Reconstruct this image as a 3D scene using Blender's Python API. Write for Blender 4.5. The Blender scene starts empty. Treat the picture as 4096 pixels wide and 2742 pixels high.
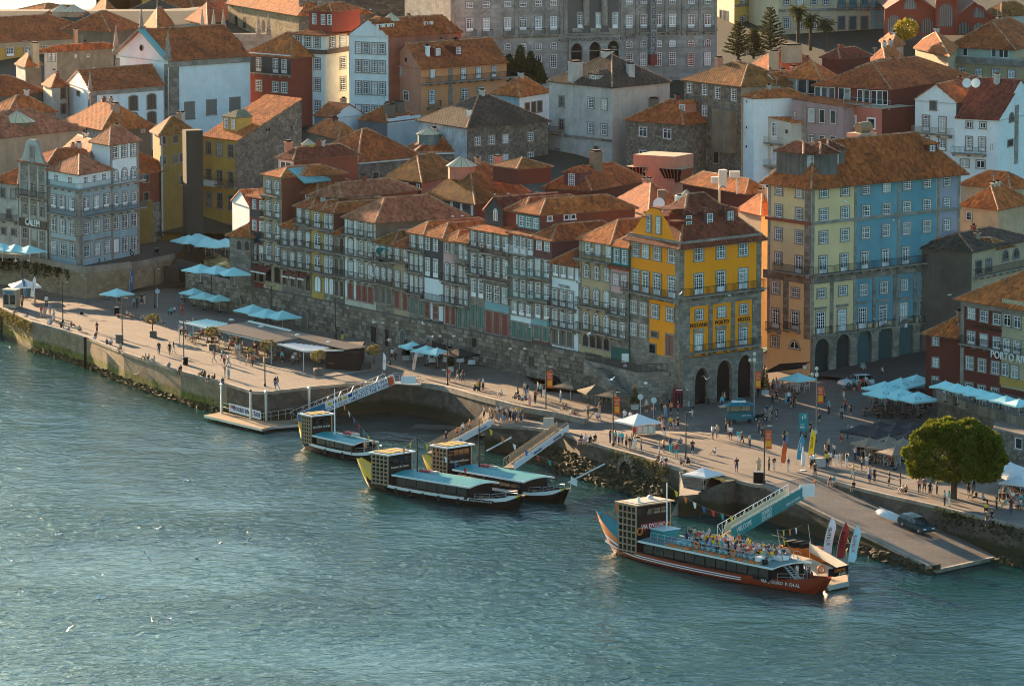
import bpy,bmesh,math,random
from mathutils import Vector,Matrix
from mathutils.geometry import tessellate_polygon
random.seed(7)
R=math.radians
scene=bpy.context.scene
COL=scene.collection
# camera
FPX,CX,CY,HC,YH=19239.0,2048.0,1371.0,95.0,-1312.0
TH=math.atan((CY-YH)/FPX)
_c,_s=math.cos(TH),math.sin(TH)
cam_d=bpy.data.cameras.new('camera');cam=bpy.data.objects.new('camera',cam_d);COL.objects.link(cam)
cam.location=(0,0,HC);cam.rotation_euler=(math.pi/2-TH,0,0)
cam_d.sensor_width=36.0;cam_d.lens=FPX*36.0/4096.0
cam_d.clip_start=5.0;cam_d.clip_end=9000.0
scene.camera=cam
# sky, sun, exposure
SUN_AZ=math.atan2(0.88,-0.475)
SUN_EL=R(11.5)
world=bpy.data.worlds.new('World');scene.world=world;world.use_nodes=True
wn,wl=world.node_tree.nodes,world.node_tree.links
for n in list(wn):wn.remove(n)
sky=wn.new('ShaderNodeTexSky');sky.sky_type='NISHITA';sky.sun_disc=False
sky.sun_elevation=SUN_EL;sky.sun_rotation=math.pi/2-SUN_AZ
sky.altitude=50;sky.air_density=1.0;sky.dust_density=0.8;sky.ozone_density=2.5
tint=wn.new('ShaderNodeMix');tint.data_type='RGBA';tint.blend_type='MULTIPLY'
tint.inputs['Factor'].default_value=1.0
tint.inputs['B'].default_value=(0.85,1.02,0.95,1)
bg=wn.new('ShaderNodeBackground');bg.inputs['Strength'].default_value=0.078
out=wn.new('ShaderNodeOutputWorld')
wl.new(sky.outputs['Color'],tint.inputs['A']);wl.new(tint.outputs['Result'],bg.inputs['Color'])
wl.new(bg.outputs['Background'],out.inputs['Surface'])
sun_d=bpy.data.lights.new('sun','SUN');sun_d.energy=5.0;sun_d.angle=R(0.6);sun_d.color=(1.0,0.67,0.38)
sun=bpy.data.objects.new('sun',sun_d);COL.objects.link(sun)
_sd=Vector((math.cos(SUN_AZ)*math.cos(SUN_EL),math.sin(SUN_AZ)*math.cos(SUN_EL),math.sin(SUN_EL)))
sun.rotation_euler=_sd.to_track_quat('Z','Y').to_euler()
scene.view_settings.view_transform='Standard';scene.view_settings.look='None'
scene.view_settings.exposure=2.15;scene.view_settings.gamma=1.0
scene.cycles.max_bounces=5;scene.cycles.diffuse_bounces=3;scene.cycles.glossy_bounces=3
scene.cycles.transmission_bounces=2;scene.cycles.volume_bounces=0;scene.cycles.transparent_max_bounces=6
scene.cycles.use_denoising=True;scene.cycles.denoising_prefilter='ACCURATE';scene.cycles.filter_width=0.95;scene.cycles.sample_clamp_indirect=6.0
# photograph pixel -> place
FR={'a':(0,0),'b':(1000,0),'c':(2000,0),'d':(2996,0),'e':(0,650),'f':(1000,650),'g':(2000,650),'h':(2996,650),'A':(0,1100),'B':(1000,1250),'C':(1900,1400),'D':(2996,1400),'E':(2300,1850),'G':(1150,1550),'H':(0,1900),'I':(3000,1900),'S':(0,1150),'T':(700,1150),'U':(1400,1250),'V':(2100,1350),'W':(2800,1350),'X':(3296,1450),'Y':(2600,1700),'Z':(3296,1850),'.':(0,0)}
def fk(k):return 1.0 if k=='.'else 0.5122 if k in 'EG'else 0.6029 if k=='Z'else 0.3444 if k in 'STUVWXY'else 0.4719
def px(k,u,v):
 f=fk(k);return(FR[k][0]+u*f,FR[k][1]+v*f)
def ray(x,y):
 v=-(y-CY)/FPX
 return((x-CX)/FPX,_c+v*_s,-_s+v*_c)
def onz(p,z):
 r=ray(*p);t=(z-HC)/r[2];return Vector((r[0]*t,r[1]*t,z))
def ony(p,Y):
 r=ray(*p);t=Y/r[1];return Vector((r[0]*t,Y,HC+r[2]*t))
def zat(Y,py):
 v=-(py-CY)/FPX
 return HC+Y*(-_s+v*_c)/(_c+v*_s)
def proj(P):
 z=P[2]-HC;d=P[1]*_c-z*_s
 return(CX+FPX*P[0]/d,CY-FPX*(P[1]*_s+z*_c)/d)
def G(k,u,v,z=4.0):return onz(px(k,u,v),z)
# scene-graph helpers
def tag(o,label=None,cat=None,group=None,kind=None):
 if label:o['label']=label
 if cat:o['category']=cat
 if group:o['group']=group
 if kind:o['kind']=kind
 return o
def empty(name,loc,rz=0.0,label=None,cat=None,group=None):
 o=bpy.data.objects.new(name,None);COL.objects.link(o)
 o.location=loc;o.rotation_euler=(0,0,rz);o.empty_display_size=0.5
 return tag(o,label,cat,group)
def put(name,me,parent=None,loc=(0,0,0),rz=0.0,scale=None):
 o=bpy.data.objects.new(name,me);COL.objects.link(o)
 o.parent=parent;o.location=loc;o.rotation_euler=(0,0,rz)
 if scale:o.scale=scale
 return o
def copy_tree(o,parent=None):
 c=o.copy();COL.objects.link(c);c.parent=parent
 for ch in KIDS.get(o.name,[]):copy_tree(ch,c)
 return c
KIDS={}
def kids_of(root):
 d={}
 for o in bpy.data.objects:
  if o.parent:d.setdefault(o.parent.name,[]).append(o)
 KIDS.clear();KIDS.update(d)
class MB:
 """collects faces, builds ONE mesh object"""
 def __init__(s):s.v=[];s.f=[];s.m=[];s.uv=[];s.has_uv=False;s.mats=[]
 def mi(s,mat):
  if mat is None:return 0
  if mat not in s.mats:s.mats.append(mat)
  return s.mats.index(mat)
 def face(s,pts,mat=None,uv=None):
  n=len(s.v);s.v.extend([tuple(p)for p in pts]);s.f.append(tuple(range(n,n+len(pts))));s.m.append(s.mi(mat))
  if uv:s.has_uv=True
  s.uv.append(uv)
 def raw(s,verts,faces,mat=None):
  n=len(s.v);s.v.extend([tuple(p)for p in verts]);m=s.mi(mat)
  for f in faces:s.f.append(tuple(i+n for i in f));s.m.append(m);s.uv.append(None)
 def box(s,x0,x1,y0,y1,z0,z1,mat=None,M=None):
  vs=[Vector((x,y,z))for z in(z0,z1)for y in(y0,y1)for x in(x0,x1)]
  if M is not None:vs=[M@v for v in vs]
  s.raw(vs,[(0,2,3,1),(4,5,7,6),(0,1,5,4),(2,6,7,3),(0,4,6,2),(1,3,7,5)],mat)
 def bar(s,a,b,w,h=None,mat=None):
  """square bar from a to b"""
  a,b=Vector(a),Vector(b);h=h or w;d=b-a
  if d.length<1e-6:return
  d.normalize();up=Vector((0,0,1))if abs(d.z)<0.95 else Vector((0,1,0))
  sx=d.cross(up).normalized()*(w/2);sz=sx.cross(d).normalized()*(h/2)
  vs=[p+i*sx+j*sz for p in(a,b)for i,j in((-1,-1),(1,-1),(1,1),(-1,1))]
  s.raw(vs,[(0,1,2,3),(7,6,5,4),(0,4,5,1),(1,5,6,2),(2,6,7,3),(3,7,4,0)],mat)
 def tube(s,a,b,r0,r1=None,n=6,mat=None,cap=True):
  a,b=Vector(a),Vector(b);r1=r0 if r1 is None else r1;d=(b-a).normalized()
  up=Vector((0,0,1))if abs(d.z)<0.95 else Vector((0,1,0))
  x=d.cross(up).normalized();y=x.cross(d)
  vs=[p+(x*math.cos(2*math.pi*i/n)+y*math.sin(2*math.pi*i/n))*r for p,r in((a,r0),(b,r1))for i in range(n)]
  fs=[(i,(i+1)%n,n+(i+1)%n,n+i)for i in range(n)]
  if cap:fs+=[tuple(range(n-1,-1,-1)),tuple(range(n,2*n))]
  s.raw(vs,fs,mat)
 def lathe(s,prof,n=10,mat=None,c=(0,0,0)):
  vs=[(c[0]+r*math.cos(2*math.pi*i/n),c[1]+r*math.sin(2*math.pi*i/n),c[2]+z)for r,z in prof for i in range(n)]
  fs=[(k*n+i,k*n+(i+1)%n,(k+1)*n+(i+1)%n,(k+1)*n+i)for k in range(len(prof)-1)for i in range(n)]
  fs+=[tuple(range(n-1,-1,-1)),tuple(range((len(prof)-1)*n,len(prof)*n))]
  s.raw(vs,fs,mat)
 def prism(s,poly,z0,z1,mat=None,top=None):
  """poly: XY list anticlockwise"""
  n=len(poly);z1=z1 if isinstance(z1,(list,tuple))else[z1]*n;z0=z0 if isinstance(z0,(list,tuple))else[z0]*n
  for i in range(n):
   j=(i+1)%n
   s.face([(poly[i][0],poly[i][1],z0[i]),(poly[j][0],poly[j][1],z0[j]),(poly[j][0],poly[j][1],z1[j]),(poly[i][0],poly[i][1],z1[i])],mat)
  s.face([(p[0],p[1],z)for p,z in zip(poly,z1)],top or mat)
 def mesh(s,name,origin=(0,0,0),smooth=False):
  me=bpy.data.meshes.new(name);o=origin
  me.from_pydata([(x-o[0],y-o[1],z-o[2])for x,y,z in s.v]if tuple(o)!=(0,0,0)else s.v,[],s.f)
  for m in s.mats:me.materials.append(m)
  if len(s.mats)>1:me.polygons.foreach_set('material_index',s.m)
  if s.has_uv:
   ul=me.uv_layers.new(name='UVMap');fl=[]
   for f,uv in zip(s.f,s.uv):
    for k in range(len(f)):fl.extend(uv[k]if uv else(0.0,0.0))
   ul.data.foreach_set('uv',fl)
  if smooth:me.polygons.foreach_set('use_smooth',[True]*len(s.f))
  me.update();return me
 def build(s,name,parent=None,origin=None,smooth=False,mat=None):
  if mat is not None and not s.mats:s.mats.append(mat)
  og=origin if origin is not None else(tuple(parent.location)if parent is not None else(0,0,0))
  return put(name,s.mesh(name,og,smooth),parent)
  # materials
MATS={}
def newmat(name):
 m=bpy.data.materials.new(name);m.use_nodes=True;nt=m.node_tree
 b=nt.nodes['Principled BSDF'];b.inputs['Specular IOR Level'].default_value=0.3
 return m,nt,b
def rgb(c):return(c[0],c[1],c[2],1.0)
def shade(c,k):return tuple(max(0.0,min(1.0,x*k))for x in c)
def plain(name,col,rough=0.6,metal=0.0,spec=0.3):
 if name in MATS:return MATS[name]
 m,nt,b=newmat(name);b.inputs['Base Color'].default_value=rgb(col);b.inputs['Roughness'].default_value=rough
 b.inputs['Metallic'].default_value=metal;b.inputs['Specular IOR Level'].default_value=spec
 MATS[name]=m;return m
def _noise(nt,scale,detail=4,rough=0.6,vec=None,dist=0.0):
 n=nt.nodes.new('ShaderNodeTexNoise');n.inputs['Scale'].default_value=scale;n.inputs['Detail'].default_value=detail
 n.inputs['Roughness'].default_value=rough;n.inputs['Distortion'].default_value=dist
 if vec:nt.links.new(vec,n.inputs['Vector'])
 return n
def _ramp(nt,fac,stops):
 r=nt.nodes.new('ShaderNodeValToRGB');e=r.color_ramp.elements
 while len(e)<len(stops):e.new(0.5)
 for el,(p,c)in zip(e,stops):el.position=p;el.color=rgb(c)
 nt.links.new(fac,r.inputs['Fac']);return r
def _mix(nt,fac,a,b,mode='MIX'):
 n=nt.nodes.new('ShaderNodeMix');n.data_type='RGBA';n.blend_type=mode
 for s_,v in(('Factor',fac),('A',a),('B',b)):
  if hasattr(v,'is_linked')or hasattr(v,'links'):nt.links.new(v,n.inputs[s_])
  else:n.inputs[s_].default_value=v if s_=='Factor'else rgb(v)
 return n.outputs['Result']
def _coord(nt,which='Object',scale=None):
 t=nt.nodes.new('ShaderNodeTexCoord');o=t.outputs[which]
 if scale:
  mp=nt.nodes.new('ShaderNodeMapping');mp.inputs['Scale'].default_value=scale
  nt.links.new(o,mp.inputs['Vector']);o=mp.outputs['Vector']
 return o
def _bump(nt,b,h,strength=0.3,dist=0.05):
 n=nt.nodes.new('ShaderNodeBump');n.inputs['Strength'].default_value=strength;n.inputs['Distance'].default_value=dist
 nt.links.new(h,n.inputs['Height']);nt.links.new(n.outputs['Normal'],b.inputs['Normal'])
def plaster(col,dirt=0.35,name=None):
 """rendered wall: soft blotches, rain streaks"""
 key=name or 'plaster_%02x%02x%02x_%d'%tuple([int(min(1,x)*255)for x in col]+[int(dirt*100)])
 if key in MATS:return MATS[key]
 m,nt,b=newmat(key)
 co=_coord(nt);st=_coord(nt,'Object',(1.2,1.2,0.12))
 n1=_noise(nt,0.45,6,0.65,co);n2=_noise(nt,1.6,5,0.6,st);n3=_noise(nt,9.0,3,0.6,co)
 r1=_ramp(nt,n1.outputs['Fac'],[(0.35,shade(col,1-0.45*dirt)),(0.65,shade(col,1.06))])
 dcol=tuple(0.55*x*y+0.02 for x,y in zip(col,(0.8,0.75,0.68)))
 r2=_ramp(nt,n2.outputs['Fac'],[(0.52,(0,0,0)),(0.78,(dirt,dirt,dirt))])
 c1=_mix(nt,r2.outputs['Color'],r1.outputs['Color'],dcol)
 r3=_ramp(nt,n3.outputs['Fac'],[(0.3,(0.88,0.88,0.88)),(0.7,(1.05,1.05,1.05))])
 c2=_mix(nt,1.0,c1,r3.outputs['Color'],'MULTIPLY')
 nt.links.new(c2,b.inputs['Base Color']);b.inputs['Roughness'].default_value=0.85
 _bump(nt,b,n3.outputs['Fac'],0.25,0.03)
 MATS[key]=m;return m
def stonem(name,c0,c1,sx=1.1,sz=1.9,joint=0.55,rub=False,moss=0.0):
 """masonry too far to pick single stones apart: coursed blocks laid along any wall, or rubble"""
 if name in MATS:return MATS[name]
 m,nt,b=newmat(name);N=nt.nodes.new
 co=_coord(nt);cm=tuple((x+y)/2 for x,y in zip(c0,c1))
 if rub:
  mp=N('ShaderNodeMapping');mp.inputs['Scale'].default_value=(sx,sx,sz);nt.links.new(co,mp.inputs['Vector'])
  vo=N('ShaderNodeTexVoronoi');vo.inputs['Scale'].default_value=1.0;nt.links.new(mp.outputs['Vector'],vo.inputs['Vector'])
  ve=N('ShaderNodeTexVoronoi');ve.feature='DISTANCE_TO_EDGE';ve.inputs['Scale'].default_value=1.0;nt.links.new(mp.outputs['Vector'],ve.inputs['Vector'])
  sep=N('ShaderNodeSeparateColor');nt.links.new(vo.outputs['Color'],sep.inputs['Color'])
  col=_ramp(nt,sep.outputs['Red'],[(0.0,c0),(0.55,cm),(1.0,c1)]).outputs['Color']
  re=_ramp(nt,ve.outputs['Distance'],[(0.0,(joint,)*3),(0.10,(1,1,1))]).outputs['Color'];col=_mix(nt,1.0,col,re,'MULTIPLY');bh=re
 else:
  g=N('ShaderNodeNewGeometry');cr=N('ShaderNodeVectorMath');cr.operation='CROSS_PRODUCT';nt.links.new(g.outputs['True Normal'],cr.inputs[0]);cr.inputs[1].default_value=(0.003,0.002,1)
  nm=N('ShaderNodeVectorMath');nm.operation='NORMALIZE';nt.links.new(cr.outputs['Vector'],nm.inputs[0]);dt=N('ShaderNodeVectorMath');dt.operation='DOT_PRODUCT';nt.links.new(nm.outputs['Vector'],dt.inputs[0]);nt.links.new(g.outputs['Position'],dt.inputs[1])
  sp=N('ShaderNodeSeparateXYZ');nt.links.new(g.outputs['Position'],sp.inputs['Vector']);cb=N('ShaderNodeCombineXYZ');nt.links.new(dt.outputs['Value'],cb.inputs['X']);nt.links.new(sp.outputs['Z'],cb.inputs['Y'])
  br=N('ShaderNodeTexBrick');nt.links.new(cb.outputs['Vector'],br.inputs['Vector']);br.inputs['Scale'].default_value=1.0;br.inputs['Brick Width'].default_value=.85/sx;br.inputs['Row Height'].default_value=.72/sz;br.inputs['Mortar Size'].default_value=.016;br.inputs['Mortar Smooth'].default_value=.3
  br.inputs['Color1'].default_value=rgb(c0);br.inputs['Color2'].default_value=rgb(c1);br.inputs['Mortar'].default_value=rgb(shade(cm,joint));col=br.outputs['Color'];iv=N('ShaderNodeMath');iv.operation='SUBTRACT';iv.inputs[0].default_value=1.0;nt.links.new(br.outputs['Fac'],iv.inputs[1]);bh=iv.outputs[0]
 n2=_noise(nt,0.35,5,0.65,co);r2=_ramp(nt,n2.outputs['Fac'],[(0.3,(0.62,0.6,0.57)),(0.7,(1.12,1.1,1.08))])
 n3=_noise(nt,7.0,4,0.7,co);r3=_ramp(nt,n3.outputs['Fac'],[(0.3,(0.75,0.75,0.75)),(0.7,(1.15,1.15,1.15))])
 c=_mix(nt,1.0,col,r2.outputs['Color'],'MULTIPLY');c=_mix(nt,1.0,c,r3.outputs['Color'],'MULTIPLY')
 nt.links.new(c,b.inputs['Base Color']);b.inputs['Roughness'].default_value=0.9
 _bump(nt,b,bh,0.5,0.06)
 MATS[name]=m;return m
def tilem(name,c,moss=0.3,dark=0.5):
 """fired clay tiles: every tile its own tone, moss and soot in patches (UV in tile units)"""
 if name in MATS:return MATS[name]
 m,nt,b=newmat(name)
 uv=nt.nodes.new('ShaderNodeUVMap').outputs['UV'];co=_coord(nt)
 fl=nt.nodes.new('ShaderNodeVectorMath');fl.operation='FLOOR';nt.links.new(uv,fl.inputs[0])
 wn_=nt.nodes.new('ShaderNodeTexWhiteNoise');wn_.noise_dimensions='2D';nt.links.new(fl.outputs['Vector'],wn_.inputs['Vector'])
 r1=_ramp(nt,wn_.outputs['Value'],[(0.0,shade(c,0.6)),(0.45,c),(0.85,shade(c,1.25)),(1.0,(c[0]*1.35,c[1]*1.5,c[2]*1.6))])
 n1=_noise(nt,0.22,6,0.7,co);rr=_ramp(nt,n1.outputs['Fac'],[(0.38,(dark,dark*0.97,dark*0.94)),(0.62,(1.08,1.05,1.0))])
 c1=_mix(nt,1.0,r1.outputs['Color'],rr.outputs['Color'],'MULTIPLY')
 n2=_noise(nt,0.5,7,0.75,co);r2=_ramp(nt,n2.outputs['Fac'],[(0.5,(0,0,0)),(0.72,(moss,moss,moss))])
 c2=_mix(nt,r2.outputs['Color'],c1,(0.10,0.085,0.02))
 fr=nt.nodes.new('ShaderNodeVectorMath');fr.operation='FRACTION';nt.links.new(uv,fr.inputs[0])
 sp=nt.nodes.new('ShaderNodeSeparateXYZ');nt.links.new(fr.outputs['Vector'],sp.inputs['Vector'])
 n3=_noise(nt,14.0,3,0.6,co);r3=_ramp(nt,n3.outputs['Fac'],[(0.3,(0.8,0.8,0.8)),(0.7,(1.12,1.12,1.12))])
 c3=_mix(nt,1.0,c2,r3.outputs['Color'],'MULTIPLY')
 nt.links.new(c3,b.inputs['Base Color']);b.inputs['Roughness'].default_value=0.8
 _bump(nt,b,sp.outputs['Y'],0.8,0.06)
 MATS[name]=m;return m
def glassm(name,c,rough=0.12,curtain=0.0):
 if name in MATS:return MATS[name]
 m,nt,b=newmat(name);oi=nt.nodes.new('ShaderNodeObjectInfo');co=_coord(nt)
 n=_noise(nt,0.9,2,0.5,co)
 mx=nt.nodes.new('ShaderNodeMath');mx.operation='ADD';nt.links.new(oi.outputs['Random'],mx.inputs[0])
 ms=nt.nodes.new('ShaderNodeMath');ms.operation='MULTIPLY_ADD';nt.links.new(n.outputs['Fac'],ms.inputs[0]);ms.inputs[1].default_value=0.5;ms.inputs[2].default_value=-0.25
 nt.links.new(ms.outputs[0],mx.inputs[1])
 r=_ramp(nt,mx.outputs[0],[(0.0,shade(c,0.35)),(0.5,c),(0.74,shade(c,2.0)),(0.86,(0.34,0.34,0.31)),(1.0,(0.5,0.5,0.46))]if curtain else[(0.0,shade(c,0.4)),(1.0,shade(c,1.6))])
 nt.links.new(r.outputs['Color'],b.inputs['Base Color']);b.inputs['Roughness'].default_value=rough;b.inputs['Specular IOR Level'].default_value=0.4
 MATS[name]=m;return m
WHITE=(0.78,0.77,0.74)
GRAN=(0.235,0.205,0.17)
m_frame=plain('white_paint',(0.84,0.83,0.80),0.45)
m_sur=stonem('granite_trim',(0.27,0.24,0.20),(0.40,0.35,0.30),0.8,1.2,0.8)
m_granite=stonem('granite',(0.19,0.165,0.135),(0.36,0.31,0.26),0.9,1.6,0.6)
m_rubble=stonem('rubble_stone',(0.15,0.125,0.10),(0.31,0.26,0.205),2.3,3.0,0.55,True)
m_glass=glassm('window_glass',(0.035,0.045,0.05),0.08,1.0)
m_dglass=glassm('dark_glass',(0.022,0.024,0.026),0.1)
m_iron=plain('iron_railing',(0.010,0.010,0.011),0.55)
m_dark=plain('dark_interior',(0.005,0.005,0.005),0.9)
T_OR=tilem('tiles_orange',(0.56,0.155,0.036),0.2,0.66)
T_BR=tilem('tiles_brown',(0.46,0.115,0.030),0.22,0.62)
T_RED=tilem('tiles_dark_red',(0.25,0.058,0.03),0.15,0.7)
T_DK=tilem('tiles_dark',(0.105,0.07,0.052),0.35,0.6)
T_MO=tilem('tiles_mossy',(0.36,0.13,0.03),0.7,0.55)
T_PK=tilem('tiles_pink',(0.46,0.155,0.075),0.2,0.7)
m_ridge=tilem('ridge_tile',(0.48,0.24,0.13),0.1,0.8)
# roofs
TW,TL=0.42,0.5
def slope(mb,poly,mat,cap=True):
 """corrugated tile field on a planar convex polygon; poly[0]-poly[1] is the eave edge"""
 p=[Vector(q)for q in poly];e=(p[1]-p[0]);e.z=0
 if e.length<0.05:return
 e.normalize();n=None
 for i in range(len(p)):
  c=(p[(i+1)%len(p)]-p[i]).cross(p[(i+2)%len(p)]-p[(i+1)%len(p)])
  if c.length>1e-4:n=c.normalized();break
 if n is None:return
 if n.z<0:n=-n
 up=n.cross(e);up=up if up.z>0 else-up;up.normalize();o=p[0]
 q=[((a-o).dot(e),(a-o).dot(up))for a in p]
 umin,umax=min(a[0]for a in q),max(a[0]for a in q)
 cols=max(1,int(round((umax-umin)/TW)));w=(umax-umin)/cols;hgt=0.11;k0=random.randint(0,900)
 def vr(u):
  lo,hi=1e9,-1e9
  for i in range(len(q)):
   (u0,v0),(u1,v1)=q[i],q[(i+1)%len(q)]
   if(u0-u)*(u1-u)<=0 and abs(u1-u0)>1e-9:
    v=v0+(v1-v0)*(u-u0)/(u1-u0);lo=min(lo,v);hi=max(hi,v)
  return lo,hi
 prof=((0.0,0.0),(0.28,0.0),(0.42,hgt),(0.86,hgt),(1.0,0.0))
 for i in range(cols):
  ua=umin+i*w;lo,hi=vr(ua+w*0.5)
  if hi-lo<0.02:continue
  for(t0,h0),(t1,h1)in zip(prof,prof[1:]):
   a,b2=ua+t0*w,ua+t1*w
   P=[o+e*a+up*lo+n*h0,o+e*b2+up*lo+n*h1,o+e*b2+up*hi+n*h1,o+e*a+up*hi+n*h0]
   U0,U1=k0+i+t0*0.98+0.01,k0+i+t1*0.98+0.01
   mb.face(P,mat,[(U0,lo/TL),(U1,lo/TL),(U1,hi/TL),(U0,hi/TL)])
  if lo<0.05:
   P=[o+e*(ua+t*w)+up*lo+n*h for t,h in prof]+[o+e*(ua+w)+up*lo-n*0.06,o+e*ua+up*lo-n*0.06]
   mb.face(P,mat,[(k0+i+.5,.5)]*len(P))
def ridge(mb,a,b,r=0.14):
 a,b=Vector(a),Vector(b);d=b-a;n=max(1,int(d.length/0.55))
 for i in range(n):
  p0,p1=a+d*(i/n),a+d*((i+1)/n)
  n0=len(mb.v);x=d.normalized().cross(Vector((0,0,1))).normalized()
  prof=[(-1.25,-0.35),(-0.8,0.45),(0,0.8),(0.8,0.45),(1.25,-0.35)]
  vs=[p0+x*(r*s_*1.1)+Vector((0,0,r*h*1.25))for s_,h in prof]+[p1+x*(r*s_*0.85)+Vector((0,0,r*h))for s_,h in prof]
  for j in range(4):
   mb.face([vs[j],vs[j+1],vs[j+6],vs[j+5]],m_ridge,[(i+.5+a.x,.5+a.y)]*4)
def grow(q,o):
 """offset an anticlockwise quad outwards by o (number or four numbers, one per edge)"""
 o=[o]*4 if not isinstance(o,(list,tuple))else o;n=len(q);L=[]
 for i in range(n):
  a,b=q[i],q[(i+1)%n];d=(b-a).normalized();nn=Vector((d.y,-d.x));L.append((a+nn*o[i],d))
 r=[]
 for i in range(n):
  (p,d),(p2,d2)=L[i-1],L[i];cr=d.x*d2.y-d.y*d2.x
  if abs(cr)<1e-6:r.append(p2);continue
  w=p2-p;r.append(p+d*((w.x*d2.y-w.y*d2.x)/cr))
 return r
HT=[0]
def roof(par,quad,ze,kind,h,mat,over=0.45,name='roof',hipk=1.0,wallm=None):
 """quad: XY L, C, R, B anticlockwise. returns extra wall faces (gables)"""
 mb=MB();L,C,Rr,B=[Vector(q[:2])for q in quad];a,b=(C-L).length,(Rr-C).length
 gab=[]
 V=lambda p,z:Vector((p.x,p.y,z))
 if kind=='flat':
  mb.face([V(p,ze+0.02)for p in(L,C,Rr,B)],mat);mb.build(name,par);return gab
 if kind=='hip'and over<.75:h=min(h,.68*min(a,b)/2)
 HT[0]=h
 if kind in('hip','gl','gr'):
  along=kind=='gl'or(kind=='hip'and b>=a)
  half=(a if along else b)/2;drop=h/max(half,0.5)*over
  go=0.18
  if kind=='hip':q=grow([L,C,Rr,B],over)
  elif kind=='gl':q=grow([L,C,Rr,B],[go,over,go,over])
  else:q=grow([L,C,Rr,B],[over,go,over,go])
  l,c,r,k=q;z0=ze-drop+0.05;z1=ze+h+0.05
  if along:
   d=(Rr-C).normalized();m0,m1=(l+c)/2,(r+k)/2
   if kind=='hip':
    ins=min(half*hipk,b*0.49);M0,M1=(L+C)/2+d*ins,(Rr+B)/2-d*ins
   else:M0,M1=m0,m1
   e0,e1=V(M0,z1),V(M1,z1)
   slope(mb,[V(c,z0),V(r,z0),e1,e0],mat);slope(mb,[V(k,z0),V(l,z0),e0,e1],mat)
   if kind=='hip':
    slope(mb,[V(l,z0),V(c,z0),e0],mat);slope(mb,[V(r,z0),V(k,z0),e1],mat)
    for p,e in((l,e0),(c,e0),(r,e1),(k,e1)):ridge(mb,V(p,z0+.05),e+Vector((0,0,.06)))
   else:
    gab=[([V(L,ze),V(C,ze),V((L+C)/2,ze+h)],0),([V(Rr,ze),V(B,ze),V((Rr+B)/2,ze+h)],1)]
   ridge(mb,e0+Vector((0,0,.06)),e1+Vector((0,0,.06)))
  else:
   d=(L-C).normalized();m0,m1=(c+r)/2,(l+k)/2
   if kind=='hip':
    ins=min(half*hipk,a*0.49);M0,M1=(C+Rr)/2+d*ins,(L+B)/2-d*ins
   else:M0,M1=m0,m1
   e0,e1=V(M0,z1),V(M1,z1)
   slope(mb,[V(l,z0),V(c,z0),e0,e1],mat);slope(mb,[V(r,z0),V(k,z0),e1,e0],mat)
   if kind=='hip':
    slope(mb,[V(c,z0),V(r,z0),e0],mat);slope(mb,[V(k,z0),V(l,z0),e1],mat)
    for p,e in((c,e0),(r,e0),(l,e1),(k,e1)):ridge(mb,V(p,z0+.05),e+Vector((0,0,.06)))
   else:
    gab=[([V(C,ze),V(Rr,ze),V((C+Rr)/2,ze+h)],1),([V(B,ze),V(L,ze),V((L+B)/2,ze+h)],0)]
   ridge(mb,e0+Vector((0,0,.06)),e1+Vector((0,0,.06)))
  mb.face([V(p,z0-0.08)for p in(l,k,r,c)],m_soffit)
  if kind=='hip':
   for p,q2 in((l,c),(c,r),(r,k),(k,l)):mb.face([V(p,z0-.08),V(q2,z0-.08),V(q2,z0),V(p,z0)],m_soffit)
 elif kind=='sl':
  l,c,r,k=grow([L,C,Rr,B],[over,.1,.1,.1]);s_=h/b
  z0=ze-s_*over+.05;z1=ze+h+s_*.1+.05
  slope(mb,[V(l,z0),V(c,z0),V(r,z1),V(k,z1)],mat)
  gab=[([V(C,ze),V(Rr,ze),V(Rr,ze+h)],1),([V(Rr,ze),V(B,ze),V(B,ze+h),V(Rr,ze+h)],1),([V(B,ze),V(L,ze),V(B,ze+h)],1)]
 elif kind=='sr':
  l,c,r,k=grow([L,C,Rr,B],[.1,over,.1,.1]);s_=h/a
  z0=ze-s_*over+.05;z1=ze+h+s_*.1+.05
  slope(mb,[V(c,z0),V(r,z0),V(k,z1),V(l,z1)],mat)
  gab=[([V(L,ze),V(C,ze),V(L,ze+h)],0),([V(Rr,ze),V(B,ze),V(B,ze+h)],1),([V(B,ze),V(L,ze),V(L,ze+h),V(B,ze+h)],1)]
 ro=mb.build(name,par)
 return gab
m_soffit=plain('eave_board',(0.16,0.12,0.09),0.8)
# windows (shared meshes)
WC={}
def outline(w,h,arch):
 """opening outline from bottom-left over the top to bottom-right"""
 if arch<=0:return[(-w/2,0),(-w/2,h),(w/2,h),(w/2,0)]
 rise=w/2*arch;pts=[(-w/2,0)];n=8
 for i in range(n+1):
  t=math.pi*(1-i/n);pts.append((w/2*math.cos(t),h-rise+rise*math.sin(t)))
 return pts+[(w/2,0)]
def ring(mb,inn,outt,y0,y1,mat):
 n=len(inn)
 for i in range(n-1):
  a,b,c,d=inn[i],inn[i+1],outt[i+1],outt[i]
  mb.face([(a[0],y0,a[1]),(b[0],y0,b[1]),(c[0],y0,c[1]),(d[0],y0,d[1])],mat)
  mb.face([(a[0],y0,a[1]),(a[0],y1,a[1]),(b[0],y1,b[1]),(b[0],y0,b[1])],mat)
  mb.face([(d[0],y0,d[1]),(c[0],y0,c[1]),(c[0],y1,c[1]),(d[0],y1,d[1])],mat)
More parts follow.
